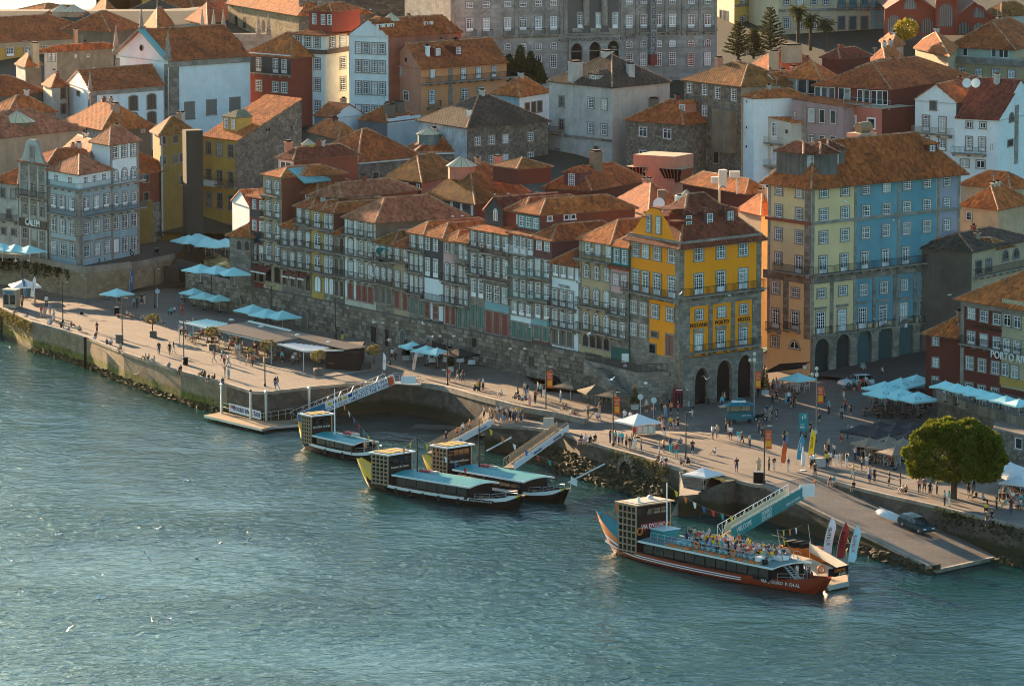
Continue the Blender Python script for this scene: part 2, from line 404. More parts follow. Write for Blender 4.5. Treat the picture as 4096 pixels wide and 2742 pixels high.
def win_meshes(kind,w,h,sur,frm,arch,gl):
 w,h=max(0.4,round(w,1)),max(0.4,round(h,1));key=(kind,w,h,sur.name if sur else '',frm.name,arch,gl.name)
 if key in WC:return WC[key]
 res={}
 o=outline(w,h,arch)
 if sur:
  mb=MB();sw=0.17 if w>0.8 else 0.13
  oo=outline(w+2*sw,h+sw,arch)
  ring(mb,o,oo,-0.10,0.0,sur);mb.box(-w/2-sw-.06,w/2+sw+.06,-0.16,0.0,-0.16,0.0,sur);res['window']=mb.mesh('window_surround')
 mb=MB()
 if kind=='k':
  mb.face([(p[0],-0.015,p[1])for p in o],gl);res['pane']=mb.mesh('opening');WC[key]=res;return res
 if kind=='q':
  mb.face([(p[0],-0.03,p[1])for p in o],frm)
  mb.box(-0.015,0.015,-0.045,-0.03,0.0,h*.98,m_dark)
  for sx in(-1,1):
   for zz in(0.12,0.52):mb.box(sx*w*.25-w*.16,sx*w*.25+w*.16,-0.05,-0.03,h*zz,h*(zz+.3),frm)
  res['frame']=mb.mesh('door_leaf');WC[key]=res;return res
 f=0.085;inn=outline(w-2*f,h-f,arch)
 ring(mb,[(x,max(z,f)if z<=0 else z)for x,z in inn],o,-0.06,-0.01,frm)
 mb.box(-w/2,w/2,-0.06,-0.01,0,f,frm)
 bt=0.045
 def vb(x,z0,z1,t=bt):mb.box(x-t/2,x+t/2,-0.055,-0.02,z0,z1,frm)
 def hb(z,t=bt,x0=-w/2+f,x1=w/2-f):mb.box(x0,x1,-0.056,-0.021,z-t/2,z+t/2,frm)
 if kind=='s':
  hb(h*.5,.11)
  nv=2 if w>0.75 else 1
  for i in range(1,nv+1):vb(-w/2+w*i/(nv+1),f,h-f)
  for t in(.25,.75)if h<1.5 else(.17,.33,.67,.83):hb(h*t)
 elif kind=='n':
  vb(0,f,h-f,.1)
  if h>1.3:hb(h*.7,.06)
 elif kind in('d','e'):
  tr=h*0.80;vb(0,f,tr,.11);hb(tr,.10)
  mb.box(-w/2+f,w/2-f,-0.05,-0.02,f,h*(.24 if kind=='d'else.12),frm)
  for t in(.40,.55,.68):hb(h*t)
  for x in(-w*.25,w*.25):vb(x,h*.24,tr)
  for i in(-1,0,1):vb(i*w*.25,tr,h-f)
 elif kind=='o':
  pass
 res['frame']=mb.mesh('window_frame')
 mb=MB();mb.face([(p[0],-0.022,p[1])for p in o],gl);res['pane']=mb.mesh('window_pane')
 WC[key]=res;return res
NW=[0]
def window(par,P,ang,kind,w,h,sur=None,frm=None,arch=0.0,gl=None):
 """P: bottom centre (world); one window = surround > frame, pane"""
 ms=win_meshes(kind,w,h,sur,frm or m_frame,arch,gl or m_glass);og=Vector(par.location)
 NW[0]+=1
 nm='door'if kind=='q'else 'window'
 if 'window'in ms:
  o=put(nm,ms['window'],par,Vector(P)-og,ang)
  for k in('frame','pane'):
   if k in ms:put(k,ms[k],o)
 else:
  o=put(nm,ms.get('frame')or ms['pane'],par,Vector(P)-og,ang)
  if 'frame'in ms and 'pane'in ms:put('pane',ms['pane'],o)
 return o
class Fac:
 """one facade: world points A (left) and B (right) at eave height, its eave in crop pixels"""
 def __init__(s,par,key,ua,va,ub,vb_,A,B,ze,z0):
  s.p,s.k,s.ua,s.va,s.ub,s.vb=par,key,ua,va,ub,vb_
  s.A,s.B,s.ze,s.z0=Vector(A[:2]),Vector(B[:2]),ze,z0;d=s.B-s.A;s.len=d.length;s.d=d.normalized()
  s.n=Vector((s.d.y,-s.d.x));s.ang=math.atan2(s.d.y,s.d.x);s.ppm=abs(ub-ua)/max(s.len,.01)
 def t(s,u):return(u-s.ua)/(s.ub-s.ua)
 def xy(s,u):return s.A+(s.B-s.A)*s.t(u)
 def z(s,u,v):
  P=s.xy(u);return zat(P.y,FR[s.k][1]+v*fk(s.k))
 def zr(s,ref,v):
  return s.z(ref,v)
 def M(s,u,z,out=0.0):
  P=s.xy(u)+s.n*out
  return Matrix.Translation((P.x,P.y,z))@Matrix.Rotation(s.ang,4,'Z')
 def win(s,ref,cols,rows,w=None,sur='std',frm=None,arch=0.0,gl=None):
  """cols: crop u of centres; rows: (v_top, v_bottom, kind); w: crop px"""
  su=m_sur if sur=='std'else sur
  for r in rows:
   z1,z0=s.zr(ref,r[0]),s.zr(ref,r[1]);kind=r[2]if len(r)>2 else 's'
   ar=r[3]if len(r)>3 else arch
   for u in cols:
    ww=(w/s.ppm)if w else 1.05;P=s.xy(u)
    window(s.p,(P.x+s.n.x*.01,P.y+s.n.y*.01,z0),s.ang,kind,ww,z1-z0,su,frm,ar,gl)
 def strip(s,u0,u1,v0,v1,ref,mat,out=0.06,name='trim',mb=None):
  """raised slab on the wall between columns u0..u1 and rows v0..v1"""
  own=mb is None;mb=mb or MB();z1,z0=s.zr(ref,v0),s.zr(ref,v1)
  x0,x1=s.t(u0)*s.len,s.t(u1)*s.len
  M=Matrix.Translation((s.A.x,s.A.y,0))@Matrix.Rotation(s.ang,4,'Z')
  mb.box(x0,x1,-out,0.002,z0,z1,mat,M)
  if own:return mb.build(name,s.p)
 def balcony(s,u0,u1,v,ref,dep=0.75,h=1.0,slab=None,iron=None,gap=0.2,name='balcony',rail=True):
  z=s.zr(ref,v);x0,x1=s.t(u0)*s.len,s.t(u1)*s.len
  M=Matrix.Translation((s.A.x,s.A.y,0))@Matrix.Rotation(s.ang,4,'Z')
  mb=MB();mb.box(x0,x1,-dep,0.0,z-.18,z,slab or m_sur,M)
  n=max(2,int((x1-x0)/1.6))
  for i in range(n):
   x=x0+.25+(x1-x0-.5)*i/max(1,n-1);mb.box(x-.09,x+.09,-dep*.75,0.0,z-.5,z-.18,slab or m_sur,M)
  so=mb.build(name,s.p)
  if not rail:return so
  rb=MB();ir=iron or m_iron
  rb.box(x0,x1,-dep+.02,-dep+.07,z+h-.05,z+h,ir,M);rb.box(x0,x1,-dep+.03,-dep+.06,z+.08,z+.11,ir,M)
  for x in(x0,x1-.05):
   rb.box(x,x+.05,-dep+.02,0,z+h-.05,z+h,ir,M);rb.box(x,x+.03,-dep*.5-.02,-dep*.5+.01,z,z+h-.05,ir,M)
  k=max(2,int((x1-x0)/gap))
  for i in range(k+1):
   x=x0+(x1-x0-.03)*i/k;rb.box(x,x+.028,-dep+.03,-dep+.058,z,z+h-.04,ir,M)
  og=Vector(s.p.location);me=rb.mesh('railing',tuple(og));r=put('railing',me,so)
  return so
 def text(s,txt,u,v,ref,size,mat,out=0.08,name='lettering',ext=0.02):
  z=s.zr(ref,v);P=s.xy(u)+s.n*out
  return letters(txt,(P.x,P.y,z),s.ang,size,mat,s.p,name,ext)
TXT=[]
def letters(txt,P,ang,size,mat,par,name='lettering',ext=0.02,tilt=0.0,roll=0.0,shear=0.0):
 cu=bpy.data.curves.new(name,'FONT');cu.body=txt;cu.size=size;cu.align_x='CENTER';cu.align_y='CENTER';cu.extrude=ext;cu.shear=shear
 cu.resolution_u=2;cu.materials.append(mat)
 o=bpy.data.objects.new(name,cu);COL.objects.link(o);o.parent=par
 og=Vector(par.location)if par else Vector((0,0,0));o.location=Vector(P)-og
 M=Matrix.Rotation(ang,3,'Z')@Matrix.Rotation(roll,3,'Y')@Matrix.Rotation(math.pi/2+tilt,3,'X')
 o.rotation_euler=M.to_euler();return o
 # one building
TERR=lambda py:134.75/((py+1312.0)/FPX+0.075)
def house(name,label,k,L,C,R_,base=None,D=None,z0=None,dep=10.0,wl=None,wr=None,rf=('hip',2.0,None),over=0.45,cat='building',group=None,dl=None):
 """L, C, R_: eave pixels (crop k) of left end, near corner, right end; L or R_ may be None (then that side is `dep` metres deep, square to the other).
    base: crop v of the (maybe hidden) foot below C; D: depth; returns (root, left facade, right facade)"""
 if D is None:
  bp=px(k,C[0],base)
  D=onz(bp,z0).y if z0 is not None else TERR(bp[1])
  if z0 is None:z0=zat(D,bp[1])
 if z0 is None:z0=4.0
 c=ony(px(k,*C),D);ze=c.z
 l=onz(px(k,*L),ze)if L else None;r=onz(px(k,*R_),ze)if R_ else None
 c2=Vector(c[:2])
 if l is None:
  d=(Vector(r[:2])-c2).normalized();l2=c2+Vector((-d.y,d.x))*dep;r2=Vector(r[:2])
  if dl:l2=c2+Vector(dl).normalized()*dep
 elif r is None:
  d=(Vector(l[:2])-c2).normalized();r2=c2+Vector((d.y,-d.x))*dep;l2=Vector(l[:2])
  if dl:r2=c2+Vector(dl).normalized()*dep
 else:l2,r2=Vector(l[:2]),Vector(r[:2])
 b2=l2+r2-c2
 root=empty(name,(c.x,c.y,z0),0,label,cat,group)
 wl=wl or plaster(WHITE);wr=wr or wl
 quad=[l2,c2,r2,b2]
 gab=roof(root,quad,ze,rf[0],rf[1],rf[2]or T_OR,over)
 mb=MB();V=lambda p,z:(p.x,p.y,z);zb=z0-3.0
 for(p,q,m)in((l2,c2,wl),(c2,r2,wr),(r2,b2,wr),(b2,l2,wl)):mb.face([V(p,zb),V(q,zb),V(q,ze),V(p,ze)],m)
 for pts,w in gab:mb.face(pts,wl if w==0 else wr)
 wall=mb.build('wall',root);root['_w']=0;del root['_w']
 fl=Fac(root,k,L[0],L[1],C[0],C[1],l2,c2,ze,z0)if L else None
 fr=Fac(root,k,C[0],C[1],R_[0],R_[1],c2,r2,ze,z0)if R_ else None
 root_q[root.name]=(quad,ze);ROOFH[root.name]=(rf[0],HT[0])
 return root,fl,fr
root_q={};ROOFH={}
def chimney(par,P,w=0.7,d=0.9,h=1.8,mat=None,name='chimney'):
 mb=MB();M=Matrix.Translation(P)@Matrix.Rotation(0.5,4,'Z')
 mb.box(-w/2,w/2,-d/2,d/2,-1.5,h,mat or m_chim,M);mb.box(-w/2-.1,w/2+.1,-d/2-.1,d/2+.1,h,h+.15,mat or m_chim,M)
 mb.box(-w/2+.1,w/2-.1,-d/2+.1,d/2-.1,h+.15,h+.4,m_dark,M);return mb.build(name,par)
m_chim=plaster((0.36,0.24,0.17),0.5)
def dormer(par,P,ang,w,h,wallm,tm,kind='s',wn_=1,dep=2.5):
 """gabled/hipped dormer standing on a roof; P bottom centre of its front"""
 M=Matrix.Translation(P)@Matrix.Rotation(ang,4,'Z')
 mb=MB();mb.box(-w/2,w/2,0,dep,-0.6,h,wallm,M);d=mb.build('dormer',par)
 rb=MB();T=lambda x,y,z:M@Vector((x,y,z));o=.22;rh=w*.28
 a,b,c,e=T(-w/2-o,-o,h),T(w/2+o,-o,h),T(w/2+o,dep,h),T(-w/2-o,dep,h);r0,r1=T(0,w*.4,h+rh),T(0,dep,h+rh)
 slope(rb,[a,b,r0],tm);slope(rb,[b,c,r1,r0],tm);slope(rb,[e,a,r0,r1],tm)
 for q in(a,b):ridge(rb,q,r0,.09)
 ridge(rb,r0,r1,.09)
 og=Vector(par.location);put('dormer_roof',rb.mesh('dormer_roof',tuple(og)),d)
 for i in range(wn_):
  Q=M@Vector(((i-(wn_-1)/2)*w/wn_,-0.01,h*.18));o_=window(par,Q,ang,kind,min(1.0,w/wn_*.62),h*.74,None)
 return d
def skylantern(par,P,r=1.3,h=1.0,base=0.8,wallm=None):
 """conical glass-and-zinc roof lantern"""
 mb=MB();n=12;mb.lathe([(r*.95,-1.0),(r*.95,base)],n,wallm or m_redw,P);d=mb.build('lantern',par)
 rb=MB();P=Vector(P)
 ap=P+Vector((0,0,base+h))
 for i in range(n):
  a0,a1=2*math.pi*i/n,2*math.pi*(i+1)/n
  q=[P+Vector((math.cos(t)*r*1.12,math.sin(t)*r*1.12,base))for t in(a0,a1)]
  rb.face([q[0],q[1],ap],m_zincl)
  rb.bar(q[0]+Vector((0,0,.03)),ap,.07,.07,m_zinc)
 put('lantern_cone',rb.mesh('lantern_cone',tuple(par.location)),d);return d
m_redw=plaster((0.22,0.07,0.05),0.3)
m_zincl=plain('sunlit_lantern_glass',(0.66,0.52,0.30),0.35)  # glass colour warmed to gold so it carries the sunlight
m_zinc=plain('zinc',(0.30,0.29,0.27),0.45,0.6)
# water
def water_mat():
 m,nt,b=newmat('river_water');co=_coord(nt)
 b.inputs['Roughness'].default_value=0.16;b.inputs['Specular IOR Level'].default_value=0.27;b.inputs['IOR'].default_value=1.33;b.inputs['Specular Tint'].default_value=(.22,.84,.84,1)
 n0=_noise(nt,0.02,3,0.5,co);r=_ramp(nt,n0.outputs['Fac'],[(0.35,(0.001,0.030,0.029)),(0.65,(0.002,0.050,0.048))])
 nt.links.new(r.outputs['Color'],b.inputs['Base Color'])
 def lay(scale,sx,sy,rot,det=3):
  mp=nt.nodes.new('ShaderNodeMapping');mp.inputs['Rotation'].default_value=(0,0,rot);mp.inputs['Scale'].default_value=(sx,sy,1)
  nt.links.new(co,mp.inputs['Vector']);return _noise(nt,scale,det,0.55,mp.outputs['Vector'],0.6).outputs['Fac']
 a,c,d,e=lay(0.20,1.0,.9,.35,3),lay(0.55,1.25,1.0,-.25,4),lay(1.7,1.2,1.0,.3,3),lay(0.035,1,1,.5,3)
 def mul(x,k):
  n=nt.nodes.new('ShaderNodeMath');n.operation='MULTIPLY';nt.links.new(x,n.inputs[0])
  if isinstance(k,float):n.inputs[1].default_value=k
  else:nt.links.new(k,n.inputs[1])
  return n.outputs[0]
 def add(x,y):
  n=nt.nodes.new('ShaderNodeMath');n.operation='ADD';nt.links.new(x,n.inputs[0]);nt.links.new(y,n.inputs[1]);return n.outputs[0]
 gust=_ramp(nt,e,[(0.35,(.45,.45,.45)),(0.65,(1.15,1.15,1.15))]).outputs['Color']
 hgt=mul(add(add(mul(a,.55),mul(c,.42)),mul(d,.12)),gust)
 bp=nt.nodes.new('ShaderNodeBump');bp.inputs['Strength'].default_value=1.0;bp.inputs['Distance'].default_value=1.0
 nt.links.new(hgt,bp.inputs['Height']);nt.links.new(bp.outputs['Normal'],b.inputs['Normal'])
 return m
m_water=water_mat()
mb=MB()
xs=[-900,-300,-120,0,120,300,900];ys=[150,420,700,1200,2000,4000]
for i in range(len(xs)-1):
 for j in range(len(ys)-1):mb.face([(xs[i],ys[j],0),(xs[i+1],ys[j],0),(xs[i+1],ys[j+1],0),(xs[i],ys[j+1],0)],m_water)
tag(mb.build('river_water'),'teal rippled river water',None,None,'structure')
# paved ground
def paving(name,c0,c1,sx=.55,sy=1.1,rot=0.55):
 m,nt,b=newmat(name);co=_coord(nt)
 mp=nt.nodes.new('ShaderNodeMapping');mp.inputs['Rotation'].default_value=(0,0,rot);nt.links.new(co,mp.inputs['Vector'])
 br=nt.nodes.new('ShaderNodeTexBrick');nt.links.new(mp.outputs['Vector'],br.inputs['Vector']);br.inputs['Scale'].default_value=1.0
 br.inputs['Brick Width'].default_value=sx*2;br.inputs['Row Height'].default_value=sy*.6;br.inputs['Mortar Size'].default_value=.02
 br.inputs['Color1'].default_value=rgb(c0);br.inputs['Color2'].default_value=rgb(c1);br.inputs['Mortar'].default_value=rgb(shade(c0,.6));br.inputs['Bias'].default_value=.1
 n=_noise(nt,.12,6,.7,co);r=_ramp(nt,n.outputs['Fac'],[(.35,(.70,.69,.67)),(.65,(1.12,1.1,1.08))])
 n2=_noise(nt,3.0,4,.7,co);r2=_ramp(nt,n2.outputs['Fac'],[(.35,(.82,.82,.82)),(.65,(1.1,1.1,1.1))])
 nt.links.new(_mix(nt,1.0,_mix(nt,1.0,br.outputs['Color'],r.outputs['Color'],'MULTIPLY'),r2.outputs['Color'],'MULTIPLY'),b.inputs['Base Color']);b.inputs['Roughness'].default_value=.75
 _bump(nt,b,br.outputs['Fac'],.2,-.02);MATS[name]=m;return m
m_quay=paving('quay_slabs',(.145,.118,.092),(.17,.14,.112));m_cob=paving('cobbles',(.075,.066,.056),(.105,.092,.078),.12,.25,.3);m_slip=paving('slipway_setts',(.15,.128,.105),(.185,.158,.13),.5,.8,.9)
def sheet(name,pts,mat,label,down=0.0):
 """ground sheet from world points (polygon, any order anticlockwise)"""
 tr=tessellate_polygon([[Vector((p[0],p[1],0))for p in pts]]);fs=[]
 for t in tr:
  a,b,c=[pts[i]for i in t];fs.append(tuple(t)if(b[0]-a[0])*(c[1]-a[1])-(b[1]-a[1])*(c[0]-a[0])>0 else tuple(t[::-1]))
 me=bpy.data.meshes.new(name);me.from_pydata([tuple(p)for p in pts],[],fs);me.materials.append(mat);o=put(name,me);tag(o,label,None,None,'structure');return o
RDIR=Vector((0.555,-0.832));ROUT=Vector((-0.832,-0.555))
RL0=Vector((-37.1,682.2))
def rw(s,o=0.0,z=8.2):p=RL0+RDIR*s+ROUT*o;return Vector((p.x,p.y,z))
EDGE=[G('S',70,240),G('S',375,400),G('S',780,510),G('S',1040,592),G('S',1440,757),G('S',2100,975),G('T',600,1118),G('T',900,1212),G('T',1100,1215),G('T',1500,1165),G('.',1354,1539),G('.',1560,1524),G('.',1650,1535),G('.',1779,1556,4.1),G('.',1882,1585,4.3),G('.',1985,1612,4.5),G('.',2100,1641,4.5),G('.',2214,1660,4.4),G('.',2340,1688,4.05)]
EDGE[0].x-=.5
qa=[Vector((-130,668,4)),G('.',-260,1170)]+EDGE+[rw(92,2.0,4),rw(60,-2,4),rw(20,-2,4),rw(-8,-2,4),Vector((-28,735,4)),Vector((-130,735,4))]
sheet('left_quay',qa[1:-1]+[Vector((-130,740,4)),Vector((-130,690,4))],m_quay,'broad stone paved quay')
QR=[G('.',1938,1700,3.2),G('.',2114,1710,3.4),G('.',2238,1726,3.8),G('.',2320,1758),G('.',2382,1776),G('.',2451,1796),G('.',2582,1831),G('.',2685,1865),G('.',2735,1880),G('.',2944,1920),G('.',3013,1938),G('.',3061,1942)]
SLT=[G('.',3061,1942),G('.',3247,1903)];SLB=[G('.',3748,2281,.35),G('.',3977,2230,.35)]
QE=[G('.',3247,1903),G('.',3296,1918),G('.',3537,1978),G('.',3754,2026),G('.',3899,2062),G('.',4096,2108),G('.',4400,2180)]
sheet('right_quay',[G('.',1938,1664,3.25),*QR,*QE,Vector((120,560,4)),Vector((120,660,4)),Vector((40,660,4)),Vector((20,606,4)),Vector((13,600,4)),rw(85,1.3,4),rw(70,.6,4),G('.',2340,1686,4.0),G('.',2214,1690,3.75),G('.',2060,1668,3.4)],m_quay,'stone paved riverside square')
_ax=Vector((SLB[0]-SLT[0])[:2]);_al=_ax.length;_ax.normalize()
def slz(p):return 4-.005+(.35-4)*max(0,(Vector((p.x,p.y))-Vector(SLT[0][:2])).dot(_ax)/_al)
_n=12;mb=MB();_re=[QE[0],QE[1],QE[2],QE[3],SLB[1]*1.0]
def _along(pts,t):
 ls=[(b-a).length for a,b in zip(pts,pts[1:])];d=t*sum(ls)
 for(a,b),l in zip(zip(pts,pts[1:]),ls):
  if d<=l:return a.lerp(b,d/l)
  d-=l
 return pts[-1]
_lo=[]
for i in range(_n+1):
 a=SLT[0].lerp(SLB[0],i/_n);b=_along(_re,i/_n);b=b+Vector((.4,.4,0));b.z=slz(a);a.z=slz(a);_lo.append((a,b))
for(a,b),(c,d)in zip(_lo,_lo[1:]):mb.face([a,c,d,b],m_slip)
tag(mb.build('slipway'),'stone slipway running down into the river',None,None,'structure')
sheet('queue_platform',[G('.',1900,1690,3.19),G('.',1938,1701,3.19),G('.',2062,1671,3.19),G('.',1930,1645,3.19)],m_quay,'low landing platform below the quay wall')
PLz=8.0
plat=[Vector((-140,720,PLz)),G('e',-150,800,PLz),G('e',150,815,PLz),G('e',590,905,PLz),G('e',735,925,PLz),G('e',1110,880,PLz),G('e',1330,835,PLz),G('e',1480,800,PLz)]
sheet('upper_plateau',plat+[G('e',1640,660,8.3),Vector((-36,690,8.4)),Vector((-30,735,9)),Vector((-140,760,9))],m_cob,'cobbled upper street')
sheet('street_ramp',[G('e',1060,1110,4.01),G('e',1480,1060,4.01),G('e',1600,960,5.5),rw(-14,-.5,8.1),rw(-8,-4,8.15),G('e',1480,800,8.02),G('e',1330,842,7.0),G('e',1110,960,5.2)],m_cob,'cobbled ramp from the quay up to the old street')
def hill_z(x,y):
 def f(zf,y0):return zf+max(0,y-y0)*(24-zf)/(850-y0)
 yr=677-(x+36.8)*1.523
 a=f(8.2,722);b=f(8.8,max(612,yr+4));c=f(4.4,648)
 t=min(1,max(0,(x+34)/8));u=min(1,max(0,(x-14)/10));z=(a*(1-t)+b*t)*(1-u)+c*u
 if x<-50 and y>915:z-=(y-915)*.4*min(1,(-50-x)/15)
 return z
mb=MB();gx=[-170+6*i for i in range(62)];gy=[606+8*j for j in range(60)];m_earth=plaster((.035,.036,.022),.6,'earth_and_yards')
for i in range(len(gx)-1):
 for j in range(len(gy)-1):
  x0,x1,y0,y1=gx[i],gx[i+1],gy[j],gy[j+1];xc,yc=(x0+x1)/2,(y0+y1)/2
  if xc<-30 and yc<735:continue
  if xc>=-30 and(Vector((xc,yc))-RL0).dot(ROUT)>-9 and xc<22:continue
  if xc>=14 and yc<655:continue
  mb.face([(x0,y0,hill_z(x0,y0)),(x1,y0,hill_z(x1,y0)),(x1,y1,hill_z(x1,y1)),(x0,y1,hill_z(x0,y1))],m_earth)
tag(mb.build('hillside'),'hillside under the town',None,None,'structure')
sheet('sloping_street',[Vector((37,617,4.3)),G('D',620,215,4.45),G('D',1500,330,4.45),Vector((60,600,4.45)),Vector((130,640,9)),Vector((130,665,9)),Vector((60,645,6.0))],m_cob,'dark street climbing beside the arches')
# walls of the quay
def wallmat(name,c0,c1,algae=True):
 """dressed river wall: masonry, rust and damp, green tidal weed on its lowest courses"""
 m=stonem(name,c0,c1,.8,1.5,.7);nt=m.node_tree;b=nt.nodes['Principled BSDF'];src=b.inputs['Base Color'].links[0].from_socket
 co=nt.nodes.new('ShaderNodeNewGeometry').outputs['Position'];sp=nt.nodes.new('ShaderNodeSeparateXYZ');nt.links.new(co,sp.inputs['Vector']);n=_noise(nt,1.1,5,.7,co)
 ad=nt.nodes.new('ShaderNodeMath');ad.operation='MULTIPLY_ADD';nt.links.new(n.outputs['Fac'],ad.inputs[0]);ad.inputs[1].default_value=1.3;nt.links.new(sp.outputs['Z'],ad.inputs[2])
 r=_ramp(nt,ad.outputs[0],[(0.0,(1,1,1)),(1.0,(0,0,0))]);mr=nt.nodes.new('ShaderNodeMapRange');mr.inputs['From Min'].default_value=2.0;mr.inputs['From Max'].default_value=2.5;mr.inputs['To Min'].default_value=1;mr.inputs['To Max'].default_value=0
 nt.links.new(ad.outputs[0],mr.inputs['Value'])
 g=_ramp(nt,n.outputs['Fac'],[(.3,(.03,.034,.006)),(.5,(.11,.115,.010)),(.7,(.20,.175,.02))])
 mr2=nt.nodes.new('ShaderNodeMapRange');mr2.inputs['From Min'].default_value=1.0;mr2.inputs['From Max'].default_value=1.3;mr2.inputs['To Min'].default_value=1;mr2.inputs['To Max'].default_value=0;nt.links.new(ad.outputs[0],mr2.inputs['Value'])
 c=_mix(nt,mr.outputs['Result'],src,g.outputs['Color']if name=='river_wall'else(.035,.034,.012));c=_mix(nt,mr2.outputs['Result'],c,(.05,.032,.014))
 nt.links.new(c,b.inputs['Base Color']);return m
m_qwall=wallmat('river_wall',(.27,.195,.12),(.36,.27,.18));m_qwall2=wallmat('river_wall_shaded',(.085,.07,.055),(.15,.125,.10))  # second wall is a darker copy, its shade mixed into stone and weed
def facewall(name,label,pts,zb,mat,cope=.35,thick=.6,cat='wall',capz=.12,capm=None):
 """wall face hanging from a line of world points, with a coping that shows its joints"""
 r=empty(name,(pts[0].x,pts[0].y,zb),0,label,cat);mb=MB()
 P=[]
 for a,b in zip(pts,pts[1:]):
  n=max(1,int((b-a).length/1.2));P+=[a+(b-a)*(i/n)for i in range(n)]
 P.append(pts[-1]);zs=lambda t,i:P[i].z+(zb-P[i].z)*t
 for i in range(len(P)-1):
  for k in range(4):
   t0,t1=k/4,(k+1)/4
   mb.face([(P[i].x,P[i].y,zs(t1,i)),(P[i+1].x,P[i+1].y,zs(t1,i+1)),(P[i+1].x,P[i+1].y,zs(t0,i+1)),(P[i].x,P[i].y,zs(t0,i))],mat)
 mb.build('wall_face',r)
 if cope:
  for i in range(len(P)-1):
   a,b=P[i],P[i+1];d=(b-a);d.z=0
   if d.length<.1:continue
   d.normalize();n=Vector((d.y,-d.x,0));g=.02;k=MB()
   q=[a+d*g+n*.10,b-d*g+n*.10,b-d*g-n*cope,a+d*g-n*cope]
   k.prism([(v.x,v.y)for v in q],[a.z-.25,b.z-.25,b.z-.25,a.z-.25],[a.z+capz,b.z+capz,b.z+capz,a.z+capz],capm or m_cope);k.build('coping_stone',r)
 return r
m_cope=stonem('coping',(.27,.23,.185),(.38,.33,.27),.5,.5,.9)
facewall('quay_wall','long sunlit quay wall with green tidal weed along the water',EDGE[:7],-1.5,m_qwall)
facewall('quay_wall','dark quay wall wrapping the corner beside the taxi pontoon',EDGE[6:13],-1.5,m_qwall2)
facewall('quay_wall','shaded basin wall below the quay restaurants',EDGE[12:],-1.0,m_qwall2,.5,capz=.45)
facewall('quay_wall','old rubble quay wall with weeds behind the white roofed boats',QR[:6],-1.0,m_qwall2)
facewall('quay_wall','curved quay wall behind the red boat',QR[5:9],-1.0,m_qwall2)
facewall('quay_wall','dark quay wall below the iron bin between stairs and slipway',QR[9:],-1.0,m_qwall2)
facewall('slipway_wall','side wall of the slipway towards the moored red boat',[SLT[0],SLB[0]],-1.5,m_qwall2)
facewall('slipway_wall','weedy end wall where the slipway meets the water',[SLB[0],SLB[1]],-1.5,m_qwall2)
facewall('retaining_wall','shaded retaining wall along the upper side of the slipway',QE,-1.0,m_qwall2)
facewall('plateau_wall','stone retaining wall below the blue tiled corner house',plat[1:6],3.5,m_qwall,.4,capz=.7)
facewall('plateau_wall','low sloping wall beside the cobbled ramp',[plat[5],plat[6],plat[7]],4.5,m_qwall,.3,capz=.5)
def rubble(name,label,line,w,zt,n,mat,smin=.2,smax=.7):
 """loose stones heaped along a line of points, w metres outwards"""
 mb=MB();segs=[(a,b,(b-a).length)for a,b in zip(line,line[1:])];tot=sum(s[2]for s in segs)
 for _ in range(n):
  t=random.random()*tot
  for a,b,l in segs:
   if t<l:break
   t-=l
  d=(b-a);d.z=0;d.normalize();nn=Vector((d.y,-d.x,0));o=random.random()**1.3
  p=a+(b-a)*(t/l)+nn*(o*w-.2);p.z=zt*(1-o)+random.uniform(-.35,.1);r=random.uniform(smin,smax)
  M=Matrix.Translation(p)@Matrix.Rotation(random.random()*6,4,'Z')@Matrix.Rotation(random.uniform(-.5,.5),4,'X')
  k=[random.uniform(.7,1.2)*r for _ in range(8)]
  vs=[M@Vector((sx*k[i]*.6,sy*k[i]*.5,sz*k[i]*.4))for i,(sx,sy,sz)in enumerate((x,y,z)for z in(-1,1)for y in(-1,1)for x in(-1,1))]
  mb.raw(vs,[(0,2,3,1),(4,5,7,6),(0,1,5,4),(2,6,7,3),(0,4,6,2),(1,3,7,5)],mat)
 return tag(mb.build(name),label,None,None,'stuff')
m_weed=plaster((.075,.06,.018),.6,'weed_stone');m_weed2=plaster((.055,.05,.02),.6,'weed_rubble')
rubble('tidal_rocks','weed covered rocks along the foot of the sunlit quay wall',EDGE[1:8],.9,.55,700,m_weed,.25,.6)
rubble('embankment_rubble','dark rubble bank sloping into the river below the square',QR[1:8],2.6,2.0,1300,m_weed2,.2,.6)
rubble('slipway_rubble','weedy rocks beside the slipway',[SLT[0]*.5+SLB[0]*.5,SLB[0]],1.5,.6,200,m_weed2,.3,.7)
rubble('wall_foot_rubble','weedy stones at the foot of the slipway retaining wall',[SLB[1],G('.',4300,2290,.3)],1.0,.5,200,m_weed2,.3,.6)
mb=MB();bp=[G('.',1640,1712,.03),G('.',1800,1718,.05),G('.',1936,1742,.4),G('.',1940,1725,.6),G('.',1800,1700,.3),G('.',1660,1694,.08)]
sheet('basin_beach',bp,plaster((.07,.055,.038),.4,'wet_sand'),'narrow sandy beach at the back of the basin')
